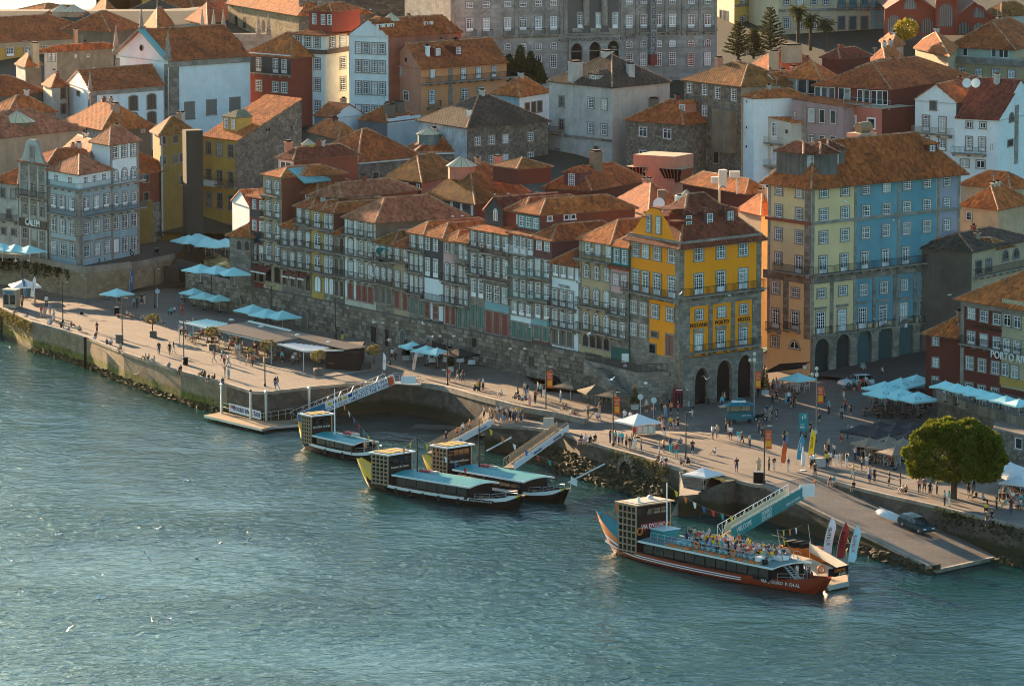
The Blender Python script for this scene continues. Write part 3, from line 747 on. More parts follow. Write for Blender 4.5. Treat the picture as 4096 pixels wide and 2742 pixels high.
# the old town wall with its separate stones
def stone_mesh(seed):
 rnd=random.Random(seed);bm=bmesh.new();bmesh.ops.create_cube(bm,size=1.0)
 bmesh.ops.bevel(bm,geom=bm.edges[:],offset=.09,segments=1,affect='EDGES')
 for v in bm.verts:v.co+=Vector((rnd.uniform(-.03,.03),rnd.uniform(-.05,.05),rnd.uniform(-.03,.03)))
 me=bpy.data.meshes.new('stone');bm.to_mesh(me);bm.free();me.materials.append(m_block);return me
def blockm():
 m,nt,b=newmat('wall_blocks');co=_coord(nt);oi=nt.nodes.new('ShaderNodeObjectInfo');at=nt.nodes.new('ShaderNodeNewGeometry')
 mx=nt.nodes.new('ShaderNodeMath');mx.operation='ADD';nt.links.new(oi.outputs['Random'],mx.inputs[0]);nt.links.new(at.outputs['Random Per Island'],mx.inputs[1]);fr=nt.nodes.new('ShaderNodeMath');fr.operation='FRACT';nt.links.new(mx.outputs[0],fr.inputs[0])
 r=_ramp(nt,fr.outputs[0],[(0,(.12,.10,.08)),(.4,(.19,.155,.12)),(.8,(.27,.225,.175)),(1,(.33,.285,.23))]);wc=nt.nodes.new('ShaderNodeNewGeometry');n=_noise(nt,.3,5,.7,wc.outputs['Position']);r2=_ramp(nt,n.outputs['Fac'],[(.35,(.65,.63,.6)),(.65,(1.15,1.12,1.1))]);n3=_noise(nt,6,4,.7,wc.outputs['Position']);r3=_ramp(nt,n3.outputs['Fac'],[(.3,(.75,.75,.75)),(.7,(1.15,1.15,1.15))])
 nt.links.new(_mix(nt,1.0,_mix(nt,1.0,r.outputs['Color'],r2.outputs['Color'],'MULTIPLY'),r3.outputs['Color'],'MULTIPLY'),b.inputs['Base Color']);b.inputs['Roughness'].default_value=.9;_bump(nt,b,n3.outputs['Fac'],.4,.04);return m
m_block=blockm()
STONES=[stone_mesh(i)for i in range(8)]
WO=1.3
def wall_z(s):return 8.15+max(0,s)*.002
tw=empty('town_wall',rw(30,WO,4),0,'long old town wall of uneven granite blocks below the house row','wall')
mb=MB();S0,S1=-17.0,88.0
for i in range(40):
 a,b=S0+(S1-S0)*i/40,S0+(S1-S0)*(i+1)/40
 mb.face([rw(a,WO,3),rw(b,WO,3),rw(b,WO,wall_z(b)),rw(a,WO,wall_z(a))],m_dkjoint:=plain('wall_joint',(.075,.062,.05),.95));mb.face([rw(a,WO,wall_z(a)),rw(b,WO,wall_z(b)),rw(b,-1,wall_z(b)),rw(a,-1,wall_z(a))],m_quay)
mb.face([rw(S1,WO,3),rw(S1,-2,3),rw(S1,-2,wall_z(S1)),rw(S1,WO,wall_z(S1))],m_rubble);mb.face([rw(S0,-2,3),rw(S0,WO,3),rw(S0,WO,wall_z(S0)),rw(S0,-2,wall_z(S0))],m_rubble)
mb.build('wall_core',tw)
stones=[];z=3.6;rr=random.Random(5)
while z<8.6:
 hh=rr.uniform(.38,.62);s=S0+rr.uniform(0,.5)
 while s<S1:
  l=rr.uniform(.5,1.25);l=min(l,S1-s)
  if l>.2 and z+hh<wall_z(s)+.25:stones.append((s,l,z,hh))
  s+=l
 z+=hh
stones.sort(key=lambda t:-(t[0]+t[1]*40));MR=Matrix.Rotation(math.atan2(RDIR.y,RDIR.x),4,'Z');bulk=MB();og=Vector(tw.location)
for i,(s,l,z,hh)in enumerate(stones):
 P=rw(s+l/2,WO+rr.uniform(-.02,.05),z+hh/2)
 if i<300:
  o=put('stone',STONES[i%8],tw,P-og,math.atan2(RDIR.y,RDIR.x),(l-.035,.3,hh-.035))
 else:
  M=Matrix.Translation(P)@MR;a,d,h2=(l-.035)/2,.15,(hh-.035)/2;e=.05
  vs=[M@Vector(v)for v in((-a+e,-d,-h2+e),(a-e,-d,-h2+e),(a-e,-d,h2-e),(-a+e,-d,h2-e),(-a,-d+.06,-h2),(a,-d+.06,-h2),(a,-d+.06,h2),(-a,-d+.06,h2))]
  bulk.raw(vs,[(0,1,2,3),(0,4,5,1),(1,5,6,2),(2,6,7,3),(3,7,4,0)],m_block)
tag(bulk.build('stonework',tw),None,None,None,'stuff')
def line_fac(par,k,A,B,z):
 ua,ub=[(proj((p.x,p.y,z))[0]-FR[k][0])/fk(k)for p in(A,B)];return Fac(par,k,ua,0,ub,0,A,B,9,4)
 # colours of the town
P_WHITE=plaster((0.76,0.81,0.79),0.18);P_CREAM=plaster((0.62,0.56,0.45),0.3);P_GREYW=plaster((0.52,0.50,0.45),0.6)
P_YEL=plaster((0.56,0.34,0.075),0.3);P_HOTEL=plaster((0.95,0.31,0.008),0.08);P_PALEY=plaster((0.74,0.53,0.27),0.12)
P_SALM=plaster((0.60,0.235,0.145),0.25);P_RED=plaster((0.26,0.045,0.028),0.25);P_REDB=plaster((0.235,0.062,0.035),0.45);P_PURP=plaster((0.17,0.06,0.055),0.3)
P_PINK=plaster((0.60,0.36,0.34),0.25);P_MAUVE=plaster((0.40,0.28,0.27),0.3);P_BEIGE=plaster((0.50,0.37,0.21),0.3);P_TAN=plaster((0.48,0.36,0.23),0.4)
P_BROWN=plaster((0.22,0.165,0.11),0.6);P_BLUEW=plaster((0.33,0.47,0.50),0.7);P_SLATE=plaster((0.055,0.060,0.064),0.3);P_GREEN=plaster((0.035,0.115,0.10),0.2)
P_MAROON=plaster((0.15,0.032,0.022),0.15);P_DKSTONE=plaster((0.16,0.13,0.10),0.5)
def azulejo(name,c0,c1,s=3.2):
 if name in MATS:return MATS[name]
 m,nt,b=newmat(name);co=_coord(nt)
 ck=nt.nodes.new('ShaderNodeTexChecker');ck.inputs['Scale'].default_value=s;ck.inputs['Color1'].default_value=rgb(c0);ck.inputs['Color2'].default_value=rgb(c1)
 mp=nt.nodes.new('ShaderNodeMapping');mp.inputs['Rotation'].default_value=(0,0,0.61);nt.links.new(co,mp.inputs['Vector']);nt.links.new(mp.outputs['Vector'],ck.inputs['Vector'])
 n=_noise(nt,0.4,5,0.6,co);r=_ramp(nt,n.outputs['Fac'],[(0.3,(0.75,0.78,0.8)),(0.7,(1.1,1.1,1.1))])
 nt.links.new(_mix(nt,1.0,ck.outputs['Color'],r.outputs['Color'],'MULTIPLY'),b.inputs['Base Color']);b.inputs['Roughness'].default_value=0.4
 MATS[name]=m;return m
AZ_BLUE=azulejo('azulejo_blue',(0.09,0.26,0.32),(0.14,0.33,0.39),7.0);AZ_PALE=azulejo('azulejo_pale',(0.28,0.40,0.44),(0.36,0.46,0.49),7.0)
AZ_LILAC=azulejo('azulejo_lilac',(0.27,0.27,0.34),(0.35,0.34,0.39),7.0);AZ_TAN=azulejo('azulejo_tan',(0.42,0.34,0.20),(0.50,0.42,0.27),4.0);AZ_TEAL=azulejo('azulejo_teal',(0.12,0.34,0.38),(0.20,0.42,0.44),4.0)
D_RED=plain('door_red',(0.22,0.035,0.03),0.5);D_GRN=plain('door_green',(0.06,0.17,0.15),0.5);D_BRN=plain('door_brown',(0.10,0.045,0.022),0.5);D_GRY=plain('door_grey',(0.10,0.10,0.095),0.5)
FR_TEAL=plain('frame_teal',(0.10,0.30,0.30),0.5)
# the row of old houses on the quay wall
RL,RR,RZ=Vector((-37.1,682.2)),Vector((14.67,604.6)),8.2
def rowpt(x):
 """point of the row's building line seen at photograph column x"""
 kx=(x-CX)/FPX;d=RR-RL;c0=(HC-RZ)*_s
 t=(kx*(RL.y*_c+c0)-RL.x)/(d.x-kx*d.y*_c);return RL+d*t
BACK=Vector((0.832,0.555))
def row(name,label,k,u0,u1,v,dep=12.5,wl=None,wr=None,rf=('hip',1.5,None),back=0.0,over=0.4,z0=RZ,cat='house',group='tall old houses on the quay wall'):
 A,B=rowpt(px(k,u0,0)[0])+BACK*back,rowpt(px(k,u1,0)[0])+BACK*back
 ze=zat((A.y+B.y)/2,px(k,0,v)[1]);quad=[A,B,B+BACK*dep,A+BACK*dep]
 root=empty(name,(B.x,B.y,z0),0,label,cat,group);wl=wl or m_granite;wr=wr or P_REDB
 gab=roof(root,quad,ze,rf[0],rf[1],rf[2]or T_OR,over)
 mb=MB();V=lambda p,z:(p.x,p.y,z)
 for p,q,m in((quad[0],quad[1],wl),(quad[1],quad[2],wr),(quad[2],quad[3],wr),(quad[3],quad[0],wr)):mb.face([V(p,z0-2),V(q,z0-2),V(q,ze),V(p,ze)],m)
 for pts,w in gab:mb.face(pts,wl if w==0 else wr)
 mb.build('wall',root)
 f=Fac(root,k,u0,v,u1,v,A,B,ze,z0);um=(u0+u1)/2
 uR=(proj((quad[2].x,quad[2].y,ze))[0]-FR[k][0])/fk(k)
 g=Fac(root,k,u1,v,uR,v,B,quad[2],ze,z0)
 return root,f,g
def mid(f):return(f.ua+f.ub)/2
ARC=0.5
h,f,g=row('row_house','narrow red and slate house at the end of the quay wall beside two parasols','f',0,118,285,9,P_RED,P_RED,('hip',1.3,T_OR))
f.win(60,[43,102],[(318,398),(492,578)],32,None);f.win(60,[43,102],[(698,822,'d')],34);f.win(60,[40,100],[(880,1000,'k')],40,gl=m_dark)
f.strip(2,117,405,470,60,P_SLATE,.03,'slate_panel');f.strip(2,117,590,680,60,P_SLATE,.03,'slate_panel');f.balcony(2,118,832,60)
h,f,g=row('row_house','tall cream house with arched doors and brick red side wall','f',118,272,108,10.5,P_BEIGE,P_REDB,('hip',1.0,T_OR))
f.win(195,[166,238],[(142,262,'d'),(325,455,'d'),(510,640,'d'),(690,828,'d')],42,arch=.7);f.win(195,[160,235],[(880,1010,'k')],50,gl=m_dark)
for v in(278,468,655,840):f.balcony(118,270,v,195)
h,f,g=row('row_house','low granite house with small orange roof between two taller houses','f',273,395,540,11,m_granite,P_REDB,('hip',1.2,T_OR))
f.win(335,[300,366],[(572,700,'d',ARC),(752,872,'d',ARC),(920,1040,'k',ARC)],34);f.balcony(274,394,705,335);f.balcony(274,394,880,335)
h,f,g=row('row_house','grey house with white french doors and green roof light','f',396,522,372,12,m_granite,P_REDB,('hip',1.2,T_BR))
f.win(460,[427,497],[(398,510,'d'),(585,705,'d',ARC),(768,890,'d',ARC),(955,1075,'k',ARC)],36);[f.balcony(397,521,v,460)for v in(520,715,905)]
h,f,g=row('row_house','slim yellow house one window wide','f',523,624,392,12,P_YEL,P_YEL,('hip',1.0,T_BR))
f.win(575,[577],[(420,545,'d',.8),(600,730,'d',.8),(785,915,'d',.8),(965,1090,'q',.8)],50,frm=m_frame);[f.balcony(524,623,v,575)for v in(552,738,922)]
h,f,g=row('row_house','granite house with paired arched windows below a long red side wall','f',625,716,410,12,m_granite,P_REDB,('hip',1.0,T_BR))
f.win(670,[652,692],[(432,560,'d',ARC),(612,740,'d',ARC),(792,938,'d',ARC),(980,1110,'q',ARC)],32);[f.balcony(626,715,v,670)for v in(570,750,945)]
h,f,g=row('row_house','dark house with black arched openings next to the white corner strips','f',717,804,600,11,P_DKSTONE,P_REDB,('hip',1.0,T_BR))
f.win(760,[740,783],[(640,760,'d',ARC),(812,950,'k',ARC),(1000,1130,'k',ARC)],30,frm=D_BRN);[f.balcony(718,803,v,760)for v in(765,958)]
h,f,g=row('row_house','cream house with wide hipped roof and bare brown side wall','f',805,1068,478,15,P_CREAM,P_BROWN,('hip',2.6,T_PK))
f.win(935,[860,948,1025],[(492,610,'d'),(655,780,'d',ARC),(850,970,'d',ARC)],40);f.win(935,[858,930,975,1027],[(1035,1170,'q',ARC)],42,frm=D_RED)
[f.balcony(806,1067,v,935)for v in(622,800,990)];[f.strip(u,u+14,480,1160,935,P_WHITE,.07,'white_pilaster')for u in(812,888)]
h,f,g=row('row_house','low house with teal parasol on its balcony','f',1069,1218,675,11,m_granite,P_BROWN,('hip',1.4,T_MO))
f.win(1140,[1085,1137,1190],[(705,800,'d',ARC),(890,995,'d',ARC)],32);f.win(1140,[1080,1135,1182],[(1065,1190,'q')],36,frm=D_GRY);[f.balcony(1070,1217,v,1140)for v in(835,1030)]
par_house=h;fb=f
h,f,g=row('row_house','ochre house with brown balconies under a sagging roof','f',1219,1352,705,11,P_TAN,P_BROWN,('hip',1.4,T_BR))
f.win(1285,[1255,1325],[(725,830,'d',ARC),(915,1060,'d',ARC)],38);f.win(1285,[1250,1320],[(1100,1240,'q')],40,frm=D_RED);[f.balcony(1220,1351,v,1285,iron=D_BRN)for v in(850,1065)]
h,f,g=row('row_house','grey house with orange hip and green street doors','f',1353,1478,590,12,m_granite,P_PINK,('hip',1.7,T_OR))
f.win(1415,[1390,1455],[(602,720,'d')],38);f.win(1415,[1375,1415,1455],[(778,915,'d',ARC),(960,1100,'d',ARC)],26);f.win(1415,[1377,1455],[(1150,1285,'q')],34,frm=D_GRN);[f.balcony(1354,1477,v,1415)for v in(742,925,1110)]
h,f,g=row('row_house','black slate clad house two windows wide','f',1479,1640,620,12,P_SLATE,P_SLATE,('hip',1.5,T_OR))
f.win(1560,[1508,1576],[(640,750),(815,970,'d')],42,None);f.strip(1482,1636,985,1330,1560,P_WHITE,.04,'whitewashed_base');f.win(1560,[1508,1576],[(1005,1160,'d')],38,None);f.win(1560,[1508,1578],[(1195,1330,'q')],36,frm=D_RED)
f.balcony(1480,1640,1170,1560)
h,f,g=row('row_house','pale pink house with stone framed arched doors','f',1641,1750,655,12,P_PINK,P_PINK,('hip',1.4,T_OR))
f.win(1695,[1675,1724],[(685,760,'n'),(855,1000,'d',ARC),(1040,1185,'d',ARC)],32);f.win(1695,[1680,1727],[(1215,1365,'q',ARC)],34,frm=D_RED);[f.balcony(1642,1749,v,1695)for v in(1005,1190)]
h,f,g=row('row_house','narrow granite house with pale stone balcony and green doors','f',1751,1858,665,12,m_granite,P_PINK,('hip',1.2,T_OR))
f.win(1805,[1790,1833],[(695,815,'d',ARC),(880,1015,'d',ARC),(1060,1200,'d',ARC)],30);f.win(1805,[1787,1838],[(1230,1395,'q',ARC)],34,frm=D_GRN);f.balcony(1752,1857,835,1805,iron=m_sur);f.balcony(1752,1857,1030,1805);f.balcony(1752,1857,1210,1805)
h,f,g=row('row_house','five bay granite house with rust coloured balconies and a dark gabled attic','f',1859,2205,585,13,m_granite,P_REDB,('hip',1.4,T_OR))
rust=plain('rusty_iron',(0.12,0.035,0.02),0.7)
f.win(2030,[1900,1965,2032,2100,2168],[(590,728,'d'),(795,960,'d')],44);f.win(2030,[1900,1962],[(1005,1160,'d')],44);f.win(2030,[2032,2098,2165],[(1035,1170)],46)
f.strip(1992,2200,1178,1260,2030,AZ_TEAL,.03,'tile_panel');f.win(2030,[1897,1960],[(1235,1410,'q')],44,frm=D_GRN);f.win(2030,[2030,2097,2165],[(1255,1440,'q')],48,frm=D_RED)
f.balcony(1860,1985,745,2030);f.balcony(1986,2204,765,2030,iron=rust);f.balcony(1860,1985,960,2030);f.balcony(1986,2204,985,2030,iron=rust)
h2,f2,g2=row('attic_house','dark shingled attic with pointed window above the five bay house','f',1915,2065,400,10,P_SLATE,P_REDB,('gl',1.6,T_RED),back=1.5,z0=17,group='attic storeys behind the quay houses')
f2.win(1990,[2003],[(390,490,'n',1.0)],36,None)
h2,f2,g2=row('attic_house','brick red attic with one tall window and open skylights','f',2066,2220,405,11,P_RED,P_REDB,('hip',1.6,T_BR),back=2.0,z0=17,group='attic storeys behind the quay houses')
f2.win(2140,[2172],[(435,520)],34,None)
h,f,g=row('row_house','grey house with three bays of white doors and purple attic above','g',83,268,610,14,m_granite,P_PURP,('hip',.6,T_OR))
f.win(175,[137,198,260],[(612,770,'d'),(800,950,'d'),(990,1140,'d')],44);f.win(175,[125,186,246],[(1180,1290,'d')],44);f.strip(92,266,1305,1350,175,P_WHITE,.03,'white_band');f.win(175,[128,188,250],[(1360,1485,'q')],40,frm=D_GRN)
f.balcony(84,268,770,175,iron=m_frame);f.balcony(84,268,960,175,iron=D_GRN);f.balcony(84,268,1150,175,iron=D_GRN)
h2,f2,g2=row('attic_house','plum coloured attic with three teal framed windows and long brick red flank','g',108,300,420,15,P_PURP,P_REDB,('hip',1.5,T_OR),back=.8,z0=18,group='attic storeys behind the quay houses')
f2.win(205,[145,205,265],[(465,548)],42,FR_TEAL);g2.win(380,[380,527,588],[(455,490,'k')],36,m_frame)
h,f,g=row('row_house','house with plum attic and green iron balconies beside the white hotel annex','g',269,438,640,12,P_PURP,P_PURP,('hip',1.7,T_BR))
f.strip(270,437,810,1500,350,m_granite,.03,'granite_front');f.win(350,[333,400],[(645,745)],44,None);f.win(350,[325,398],[(825,965,'d'),(1020,1150,'d'),(1205,1320,'d')],44);f.win(350,[318,390],[(1390,1500,'q')],44,frm=D_GRN)
f.strip(272,436,1330,1380,350,AZ_TEAL,.05,'tile_panel');f.balcony(270,437,975,350,iron=D_GRN);f.balcony(270,437,1165,350,iron=D_GRN)
h,f,g=row('row_house','white rendered hotel annex with small grey sign','g',439,662,852,13,P_WHITE,P_WHITE,('hip',2.2,T_BR))
f.win(550,[473,540,605],[(862,975,'d')],46);f.win(550,[470,535,600],[(1085,1220,'d'),(1255,1395,'d')],44);f.win(550,[465,533,597],[(1420,1550,'q')],46,frm=D_GRY)
[f.balcony(440,650,v,550)for v in(1225,1405)];f.text('PESTANA',548,1050,550,.62,m_sur)
h,f,g=row('row_house','beige house with hipped orange roof and full width top balcony','g',672,940,662,13,P_BEIGE,P_BEIGE,('hip',2.4,T_OR))
f.win(805,[748,833,920],[(685,785,'d')],46);f.win(805,[738,820,905],[(875,985,'s',.8)],46);f.win(805,[732,818,903],[(1065,1205,'d',.9),(1275,1420,'d',.9)],44)
f.win(805,[730,790,845,905],[(1470,1568,'k',.6)],44,gl=m_dglass);f.balcony(668,942,825,805,dep=1.0);f.balcony(674,930,1225,805);f.balcony(674,930,1435,805)
f.strip(672,690,670,1560,805,m_sur,.06,'quoin');f.strip(925,940,860,1560,805,m_sur,.06,'quoin');f.strip(692,924,838,856,805,m_sur,.1,'cornice')
h,f,g=row('row_house','narrow house with dark green top storey over pink and granite','g',941,1092,702,12,P_GREEN,P_GREEN,('hip',1.6,T_OR))
f.win(1015,[990,1058],[(740,850)],44,FR_TEAL);f.strip(942,1090,905,1105,1015,P_PINK,.04,'pink_render');f.strip(942,1090,1105,1568,1015,m_granite,.05,'granite_front')
f.win(1015,[985,1053],[(950,1040)],46);f.win(1015,[970,1040],[(1160,1305,'d'),(1350,1490,'d')],44);f.balcony(945,1085,1290,1015);f.balcony(945,1085,1480,1015);f.strip(936,1094,880,905,1015,T_RED,.5,'tiled_eave')
# the saffron corner hotel
h,fl,fr=house('corner_hotel','saffron yellow corner hotel with granite arcade and three dormers','g',(1098,612),(1525,690),(2215,612),D=594.9,z0=4.0,wl=P_HOTEL,wr=P_HOTEL,rf=('hip',5.2,T_RED),over=.75,cat='hotel')
hotel,HL,HR=h,fl,fr
fl.win(1150,[1158,1240],[(675,790),(905,1080,'d')],56);fl.win(1150,[1338,1463],[(675,790),(905,1080,'d')],58)
fl.strip(1098,1270,1130,1600,1150,m_granite,.05,'granite_front');fl.strip(1098,1112,620,1130,1150,m_sur,.06,'quoin');fl.strip(1488,1525,690-62,1130,1150,m_sur,.07,'quoin')
fl.strip(1488,1525,1130,1640,1150,m_granite,.07,'corner_pillar')
fl.win(1150,[1138,1222],[(1172,1278),(1362,1465)],60);fl.win(1150,[1322,1448],[(1172,1278)],60);fl.win(1150,[1318],[(1402,1440,'k')],50);fl.win(1150,[1445],[(1395,1568,'q')],62,frm=plain('door_plum',(.2,.07,.07),.5))
fl.win(1150,[1135,1215,1300],[(1510,1580,'k')],50,gl=m_dark);fl.strip(1098,1525,1585,1960,1150,m_granite,.09,'stone_base')
fr.win(1680,[1682,1868,2058],[(712,832),(945,1112,'d')],70);fr.strip(1525,1560,700,1640,1680,m_granite,.07,'corner_pillar');fr.strip(2175,2215,700,1640,1680,m_granite,.07,'corner_pillar')
fr.strip(1525,2215,1132,1215,1680,m_granite,.12,'stone_frieze');fl.strip(1098,1525,1085,1130,1150,m_granite,.10,'stone_frieze')
fr.win(1680,[1688,1877,2065],[(1252,1330)],60);fr.win(1680,[1682,1872,2062],[(1450,1590,'d')],66)
for u0,u1 in((1560,1608),(1768,1800),(1958,1992),(2140,2176)):fr.strip(u0,u1,1212,1640,1680,m_granite,.10,'pilaster')
for u in(1682,1872,2062):fr.strip(u-45,u+45,1405,1432,1680,m_sur,.16,'door_hood')
m_let=plain('bronze_letters',(0.07,0.045,0.02),0.4)
for t,u in(('PESTANA',1685),('PORTO',1880),('HOTEL',2070)):fr.text(t,u,1378,1680,.74,m_let,ext=.05)
fr.balcony(1525,2215,1120,1680,dep=1.1,h=1.1);fl.balcony(1075,1525,1088,1150,dep=1.0,h=1.1)
fr.balcony(1610,2180,1598,1680,dep=.9,h=.95)
fl.strip(1098,1525,600,622,1150,m_sur,.22,'cornice');fr.strip(1525,2215,672,694,1525,m_sur,.22,'cornice')
def arcade(par,f,ref,arches,u0,u1,vtop,vbot,mat,thick=.55,name='arcade',glass=None):
 """arches: (u_centre, width px, v_spring, v_crown) cut through a slab set on the wall"""
 M=Matrix.Translation((f.A.x,f.A.y,0))@Matrix.Rotation(f.ang,4,'Z');mb=MB();Z=lambda v:f.zr(ref,v);X=lambda u:f.t(u)*f.len
 zt,zb=Z(vtop),Z(vbot);xs=X(u0);y=-thick;ed=[]
 for uc,w,vs,vc in arches:
  a,b=X(uc-w/2),X(uc+w/2);zs,zc=Z(vs),Z(vc);n=12
  mb.face([M@Vector(p)for p in((xs,y,zb),(a,y,zb),(a,y,zt),(xs,y,zt))],mat)
  arc=[((a+b)/2-(b-a)/2*math.cos(math.pi*i/n),zs+(zc-zs)*math.sin(math.pi*i/n))for i in range(n+1)]
  for(x0,z0),(x1,z1)in zip(arc,arc[1:]):
   mb.face([M@Vector(p)for p in((x0,y,z0),(x1,y,z1),(x1,y,zt),(x0,y,zt))],mat);mb.face([M@Vector(p)for p in((x0,y,z0),(x0,0,z0),(x1,0,z1),(x1,y,z1))],mat)
  for x in(a,b):mb.face([M@Vector(p)for p in((x,y,zb),(x,0,zb),(x,0,zs),(x,y,zs))],mat)
  ed.append((a,b,zs,zc,arc));xs=b
 mb.face([M@Vector(p)for p in((xs,y,zb),(X(u1),y,zb),(X(u1),y,zt),(xs,y,zt))],mat)
 for x in(X(u0),X(u1)):mb.face([M@Vector(p)for p in((x,y,zb),(x,0,zb),(x,0,zt),(x,y,zt))],mat)
 mb.face([M@Vector(p)for p in((X(u0),y,zt),(X(u1),y,zt),(X(u1),0,zt),(X(u0),0,zt))],mat)
 o=mb.build(name,par)
 for a,b,zs,zc,arc in ed:
  k=MB();k.face([M@Vector(p)for p in[(a,-.03,zb)]+[(x,-.03,z)for x,z in arc]+[(b,-.03,zb)]],glass or m_dark)
  put('arch_opening',k.mesh('arch_opening',tuple(par.location)),o)
  k=MB();n=len(arc)-1;cx=(a+b)/2
  for i in range(n):
   (x0,z0),(x1,z1)=arc[i],arc[i+1];s_=1.16
   q=[(x0,z0),(x1,z1),(cx+(x1-cx)*s_,zs+(z1-zs)*s_),(cx+(x0-cx)*s_,zs+(z0-zs)*s_)]
   k.face([M@Vector((x,y-.05,z))for x,z in q],m_sur);k.face([M@Vector(p)for p in((q[3][0],y-.05,q[3][1]),(q[2][0],y-.05,q[2][1]),(q[2][0],y,q[2][1]),(q[3][0],y,q[3][1]))],m_sur)
  k.box(a-.12,a+.02,y-.07,y,zs-.22,zs,m_sur,M);k.box(b-.02,b+.12,y-.07,y,zs-.22,zs,m_sur,M)
  put('arch_ring',k.mesh('arch_ring',tuple(par.location)),o)
 return o
def wg(u):return(800+u*.3444)/.4719
def wv(v):return(700+v*.3444)/.4719
arcade(h,fr,wg(260),[(wg(-10),115,wv(470),wv(305)),(wg(255),130,wv(405),wv(255)),(wg(500),128,wv(375),wv(225))],1528,2213,wv(180),wv(760),m_granite)
q,ze=root_q[h.name]
ang_r=fr.ang
for u in(1693,1870,2045):
 P=fr.xy(u)-fr.n*2.0;dormer(h,(P.x,P.y,ze+1.15),ang_r,1.9,2.1,P_PURP,T_RED)
gm=MB();A_,B_=fl.xy(1120)+fl.n*.05,fl.xy(1490)+fl.n*.05;M_=(A_+B_)/2;dv=(B_-A_)
pts=[A_,A_+dv*.25,A_+dv*.42,A_+dv*.62,A_+dv*.8,B_];zz=[.2,2.6,3.9,3.9,2.6,.2]
gm.face([(p.x,p.y,ze+a)for p,a in zip(pts,zz)],P_HOTEL);bk=-fl.n*3.0
for(p,a),(p2,a2)in zip(list(zip(pts,zz))[:-1],list(zip(pts,zz))[1:]):slope(gm,[(p.x+fl.n.x*.2,p.y+fl.n.y*.2,ze+a+.05),(p2.x+fl.n.x*.2,p2.y+fl.n.y*.2,ze+a2+.05),(p2.x+bk.x,p2.y+bk.y,ze+a2+.05),(p.x+bk.x,p.y+bk.y,ze+a+.05)],T_RED)
gm.build('front_gable',h)
for u in(1268,1350):
 P=fl.xy(u)+fl.n*.07;window(h,(P.x,P.y,ze+.9),fl.ang,'s',.95,2.0,m_sur)
 # the tall yellow and blue block on the square
h,fl,fr=house('corner_block','six storey corner block half pale yellow and half blue tile over stone arches','h',(165,118),(530,165),(1795,42),D=620.6,z0=4.5,wl=P_PALEY,wr=P_PALEY,rf=('hip',4.6,T_BR),over=.9,cat='apartment block')
block,BL_,BR_=h,fl,fr
fr.strip(893,1585,130,1380,893,AZ_BLUE,.03,'blue_tiles');fr.strip(1592,1793,62,1330,1592,AZ_LILAC,.03,'patterned_tiles')
rows=[(190,295),(392,492),(583,682)]
fr.win(630,[630,808],rows,62);fr.win(982,[984,1157],[(165,265),(362,455),(545,642)],62);fr.win(1330,[1330,1503],[(132,228),(330,425),(510,605)],62);fr.win(1675,[1675],[(105,195),(300,390),(478,575)],56)
fr.win(630,[628,803],[(792,942,'d')],60);fr.win(982,[978,1153],[(755,900,'d')],60);fr.win(1330,[1325,1498],[(715,862,'d')],60);fr.win(1675,[1667],[(680,815,'d')],52)
fr.win(630,[618,797],[(1068,1142)],62);fr.win(982,[970,1143],[(1030,1125)],62);fr.win(1330,[1317,1487],[(988,1082)],60);fr.win(1675,[1657],[(945,1020)],56)
fr.win(630,[612,790],[(1262,1445,'d')],66);fr.win(982,[962,1137],[(1225,1400,'d')],66);fr.win(1330,[1312,1480],[(1185,1345,'d')],64);fr.win(1675,[1650],[(1145,1310,'d')],56)
for u,v in((612,1222),(790,1200),(962,1172),(1137,1155),(1312,1138),(1480,1118)):fr.strip(u-50,u+50,v,v+22,u,m_sur,.18,'door_hood')
fl.win(250,[258],[(165,270),(360,460),(557,652),(760,858)],56);fl.win(430,[430],[(188,295),(388,485),(580,682),(790,935,'d')],56);fl.win(250,[238],[(1012,1112),(1240,1400,'d')],62);fl.win(430,[405],[(1065,1145),(1265,1425,'d')],62)
for f_,u0,u1,ref,v in((fr,530,1795,530,950),(fl,250,530,530,950)):f_.balcony(u0,u1,v,ref,dep=.95,h=1.05)
fr.strip(530,1795,962,1035,530,m_granite,.10,'stone_frieze');fl.strip(130,530,962,1035,530,m_granite,.10,'stone_frieze')
fr.strip(530,1795,505,530,530,m_sur,.25,'cornice');fl.strip(155,530,505,530,530,T_RED,.35,'tiled_cornice')
for u in(533,886,1250,1590,1770):fr.strip(u,u+22,170,1500,530,m_sur,.08,'quoin')
for u in(690,1045,1220,1395):fr.strip(u,u+28,1035,1500,530,m_granite,.1,'pilaster')
fl.strip(478,530,170,1500,530,m_granite,.09,'quoin');fl.strip(165,185,150,1500,530,m_sur,.08,'quoin');fl.strip(300,345,1035,1470,530,m_granite,.09,'pilaster')
for u0,u1,ref,v in((555,690,612,1450),(735,865,790,1432),(905,1045,962,1408),(1085,1220,1137,1390),(1265,1390,1312,1362),(1435,1560,1480,1350),(1600,1740,1650,1318)):fr.balcony(u0,u1,v,ref,dep=.7,h=.95)
for u0,u1,ref in((180,290,238),(335,455,405)):fl.balcony(u0,u1,1415,ref,dep=.7,h=.95)
def wh(u):return(2800-2996+u*.3444)/.4719
ag=[(wh(1405),132,wv(150),wv(25)),(wh(1645),132,wv(120),wv(5)),(wh(1895),135,wv(90),wv(-25)),(wh(2135),140,wv(60),wv(-60)),(1500,140,1535,1400)]
m_shop=glassm('shop_glass',(0.025,0.07,0.075),0.15)
arcade(h,fr,612,[(612,118,1570,1488),(790,118,1565,1475),(968,122,1545,1458),(1145,122,1528,1440),(1322,122,1510,1420),(1500,122,1490,1395)],533,1795,1462,1790,m_granite,.4,glass=m_shop)
fl.win(430,[400],[(1515,1580,'n',1.0)],84,gl=m_dglass);fl.win(250,[235],[(1480,1560)],62)
